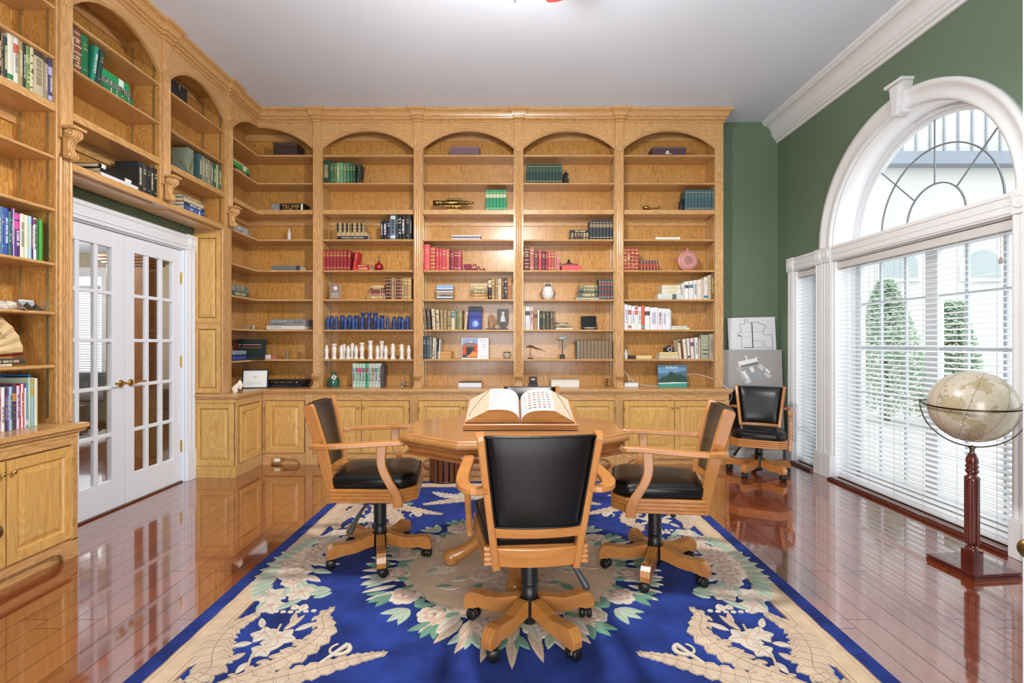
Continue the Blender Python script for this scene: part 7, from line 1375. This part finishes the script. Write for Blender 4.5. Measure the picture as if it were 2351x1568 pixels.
MB().lathe([(0.001, -0.0405), (0.016, -0.0405), (0.016, -0.039)], (0.004, 0, 0.026), 18, axis='y').build('lens_glass', C('08080C', 0.05), r)
r = at('router', 'white wireless router box on the counter beside the pilaster', 'router', 1447, 8, 5.46); simple_box(r, 0.155, 0.10, 0.042, C('E4E6EA', 0.35), 'body', 0.006); simple_box(r, 0.158, 0.103, 0.006, C('D8DAE0', 0.3), 'cap', z=0.042)
def sm3(P):
    P = [Vector(p) for p in P]; o = []
    for k in range(len(P)-1):
        A, B, C3, D3 = P[max(k-1, 0)], P[k], P[k+1], P[min(k+2, len(P)-1)]
        for j in range(6): u = j/6; o.append(0.5*((2*B)+(C3-A)*u+(2*A-5*B+4*C3-D3)*u*u+(3*B-3*C3+D3-A)*u**3))
    return o+[P[-1]]
w = MB(); w.tube(sm3([(PXB(1433), 5.50, 0.842), (PXB(1436), 5.50, 0.93), (PXB(1441), 5.50, 0.945), (PXB(1447), 5.49, 0.90), (PXB(1449), 5.48, 0.85)]), 0.003, 8); w.tube(sm3([(PXB(1449), 5.53, 0.855), (PXB(1456), 5.53, 0.875), (PXB(1465), 5.53, 0.83), (PXB(1490), 5.54, 0.80), (PXB(1540), 5.55, 0.797), (PXB(1580), 5.54, 0.90), (PXB(1600), 5.52, 0.925), (PXB(1622), 5.47, 0.91), (PXB(1648), 5.38, 0.855), (2.262, 5.32, 0.805), (2.305, 5.28, 0.77), (2.312, 5.27, 0.70), (2.285, 5.28, 0.62), (2.275, 5.29, 0.40), (2.275, 5.29, 0.06)]), 0.003, 8)
tag(w.build('power_cable', C('E6E6E8', 0.4)), 'white cable running from the router off the end of the counter', 'cable')
r = at('picture_book', 'blue and green island photo book standing on the counter', 'book', 1545, 8, 5.46)
w = MB(); w.M = Matrix.Rotation(math.radians(-8), 4, 'X'); w.box(-0.157, 0.157, 0, 0.018, 0, 0.240); w.build('cover', C('4E7FA8', 0.4), r)
w = MB(); w.M = Matrix.Rotation(math.radians(-8), 4, 'X')
for p, m, y in (([(-0.156, 0.15), (0.156, 0.15), (0.156, 0.239), (-0.156, 0.239)], 0, -0.0004), ([(-0.156, 0.04), (0.156, 0.04), (0.156, 0.175), (0.06, 0.165), (0.0, 0.15), (-0.07, 0.13), (-0.156, 0.14)], 1, -0.0007), ([(-0.156, 0.04), (0.156, 0.04), (0.156, 0.10), (0.09, 0.14), (0.03, 0.14), (0.0, 0.165), (-0.035, 0.16), (-0.05, 0.12), (-0.10, 0.11), (-0.156, 0.075)], 2, -0.0010), ([(-0.156, 0.030), (0.156, 0.038), (0.156, 0.048), (0.02, 0.050), (-0.156, 0.042)], 3, -0.0013), ([(-0.156, 0.0), (0.156, 0.0), (0.156, 0.040), (-0.156, 0.032)], 4, -0.0014)): w.add([(x, y, z) for x, z in p], [list(range(len(p)))], m)
w.build('photo', [C('6E9CC4'), C('4A6E86'), mat('dark_foliage_print', '26483E', 0.5, noise=(40, 0.5)), C('DCE6E2'), C('3E9A86')], r)
text("KAUA'I", 0.034, Matrix.Rotation(math.radians(-8), 4, 'X') @ frontM(-0.002, -0.0012, 0.212), C('F2F4F6'), r, width=0.13, bold=0.001)
# ---- near left section
fan_p = mat('fan_paper', 'D6B98A', 0.7, noise=(12, 0.1)); r = thing('folding_fan', 'open paper folding fan with brushed characters on a low stand', 'fan', (-2.80, 2.60, SHL[7]+0.042), PI/2)
n = 20; a0, a1 = math.radians(4), math.radians(150); w = MB(); v = []
for i in range(n+1):
    a = a0+(a1-a0)*i/n; y = -0.004 if i % 2 else 0.004
    for rr in (0.12, 0.27): v.append((rr*math.cos(a), y, rr*math.sin(a)*0.92+0.018))
w.add(v, [[2*i, 2*i+1, 2*i+3, 2*i+2][::-1] for i in range(n)]); w.add([(x, y+0.0012, z) for x, y, z in v], [[2*i, 2*i+1, 2*i+3, 2*i+2] for i in range(n)]); w.build('paper_leaf', fan_p, r)
w = MB()
for i in range(0, n+1, 2): a = a0+(a1-a0)*i/n; w.sweep([(0, 0.006, 0.018), (0.125*math.cos(a), 0.006, 0.125*math.sin(a)*0.92+0.018)], 0.010, 0.0015, up=(0, 1, 0))
w.sweep([(0, 0.008, 0.010), (0.278*math.cos(a0), 0.008, 0.278*math.sin(a0)*0.9+0.006)], 0.013, 0.003, up=(0, 1, 0)); w.build('ribs', C('5E1A22', 0.35), r)
w = MB(); random.seed(8)
for cx_, cz_ in ((0.09, 0.19), (0.115, 0.165), (0.13, 0.14), (0.155, 0.125), (0.13, 0.185), (0.085, 0.165)):
    for k in range(5): x, z = cx_+random.uniform(-0.009, 0.009), cz_+random.uniform(-0.012, 0.012); a = random.uniform(0, 3); l = 0.006; w.sweep([(x-l*math.cos(a), -0.0052, z-l*math.sin(a)), (x+l*math.cos(a), -0.0052, z+l*math.sin(a))], 0.0016, 0.0006, up=(0, 1, 0))
w.build('brush_characters', C('4A4034'), r)
leftitems(7, -2.745, 'under the folding fan', [(-20, 28, 0.014, 'D8D4D0'), (-20, 58, 0.026, '3A3E4A')], zs=SHL[7])
# rock samples
rocks = [(0, 0.030, 'C8C4BC', 'pale crystal rock at the left edge of the mineral shelf'), (20, 0.034, 'CFC4B4', 'white crystal rock second along the mineral shelf'), (36, 0.038, '6E5A48', 'larger brown pyramid shaped stone on the mineral shelf'), (62, 0.030, '4A3C34', 'middle dark pyramid shaped stone on the mineral shelf'), (82, 0.026, '3E342E', 'smallest dark pyramid stone on the mineral shelf')]
for i, (p, s_, c, lb) in enumerate(rocks):
    r = thing('mineral_sample', lb, 'stone', (-2.76, 2.76*F/(CX-p), SHL[6]+0.0006), 0.6+i, 'mineral samples on the left shelf'); w = MB()
    if i < 2:
        random.seed(i); R = []
        for rr, z in ((0.9, 0), (1.1, 0.5), (0.8, 1.0), (0.3, 1.3)): R.append([(s_*rr*(0.8+0.4*random.random())*math.cos(2*PI*k/7), s_*rr*(0.8+0.4*random.random())*math.sin(2*PI*k/7), s_*z) for k in range(7)])
        w.rings(R, smooth=False)
    else: w.add([(-s_, -s_, 0), (s_, -s_, 0), (s_, s_, 0), (-s_, s_, 0), (0, 0, s_*1.5)], [(3, 2, 1, 0), (0, 1, 4), (1, 2, 4), (2, 3, 4), (3, 0, 4)])
    w.build('stone', mat('rock_'+c, c, 0.5, noise=(60, 0.4)), r)
r = thing('picture_card', 'small landscape card propped behind the pyramid stones', 'card', (-2.83, 2.93, SHL[6]+0.0006), PI/2); w = MB(); w.M = Matrix.Rotation(math.radians(-10), 4, 'X'); w.box(-0.045, 0.045, 0, 0.003, 0, 0.065); w.box(-0.04, 0.04, -0.0006, 0, 0.02, 0.058, 1); w.build('card', [C('E0E2E6'), C('A8B4C0')], r)
r = thing('amber_stone', 'orange amber stone behind the brown pyramid', 'stone', (-2.84, 2.78, SHL[6]+0.0006)); w = MB(); w.ball((0, 0, 0.026), (0.022, 0.022, 0.026), 10); w.build('stone', C('D8A060', 0.3), r)
# Prague guide lettering, and flat picture books leaning behind
o = [q for q in bpy.data.objects if q.get('label', '').startswith('cream book, second from the left in the travel') or q.get('label', '').startswith('white book, second from the left in the travel')]
if o: text('PRAGUE', 0.017, Matrix.Translation((0.010, 0.0, 0.09)) @ Matrix.Rotation(PI/2, 4, 'X') @ Matrix.Rotation(PI/2, 4, 'Z'), C('2A2A2A'), o[0], width=0.085)
M = LEFTM(-2.745, ZCT+0.0006)
def bigbook(x0, x1, h, dy, col, label, lean=0, edge=None):
    r = bpy.data.objects.new('picture_book', None); COL.objects.link(r); r.matrix_world = LEFTM(-2.745, ZCT+0.0006) @ Matrix.Translation((x0, dy, 0)) @ Matrix.Rotation(math.radians(lean), 4, 'Y'); tag(r, label, 'book'); MB().box(0, x1-x0, 0, 0.012, 0, h).build('cover', C(col, 0.5), r)
    w = MB(); w.box(0.012, x1-x0-0.012, -0.0006, 0, 0.02, h-0.015); w.build('front_panel', C(edge or 'B8C8B8', 0.5), r)
bigbook(2.60, 2.90, 0.345, 0.215, 'C8C070', 'large yellow edged picture book behind the travel guides', 0, '9AB8A8'); bigbook(2.52, 2.82, 0.305, 0.232, '2E6E7A', 'large teal picture book behind the travel guides', 0, '2E7080')
r = bpy.data.objects.new('picture_book', None); COL.objects.link(r); r.matrix_world = LEFTM(-2.745, ZCT+0.0006) @ Matrix.Translation((2.915, 0.03, 0)) @ Matrix.Rotation(math.radians(-7), 4, 'Y'); tag(r, 'blue picture book leaning at the right end of the travel guides', 'book')
MB().box(0, 0.008, 0, 0.17, 0, 0.30).build('cover', C('2E74B0', 0.4), r); MB().box(-0.0006, 0, 0.01, 0.14, 0.04, 0.29).build('front_panel', mat('night_photo', '141A20', 0.5, noise=(30, 0.8)), r)
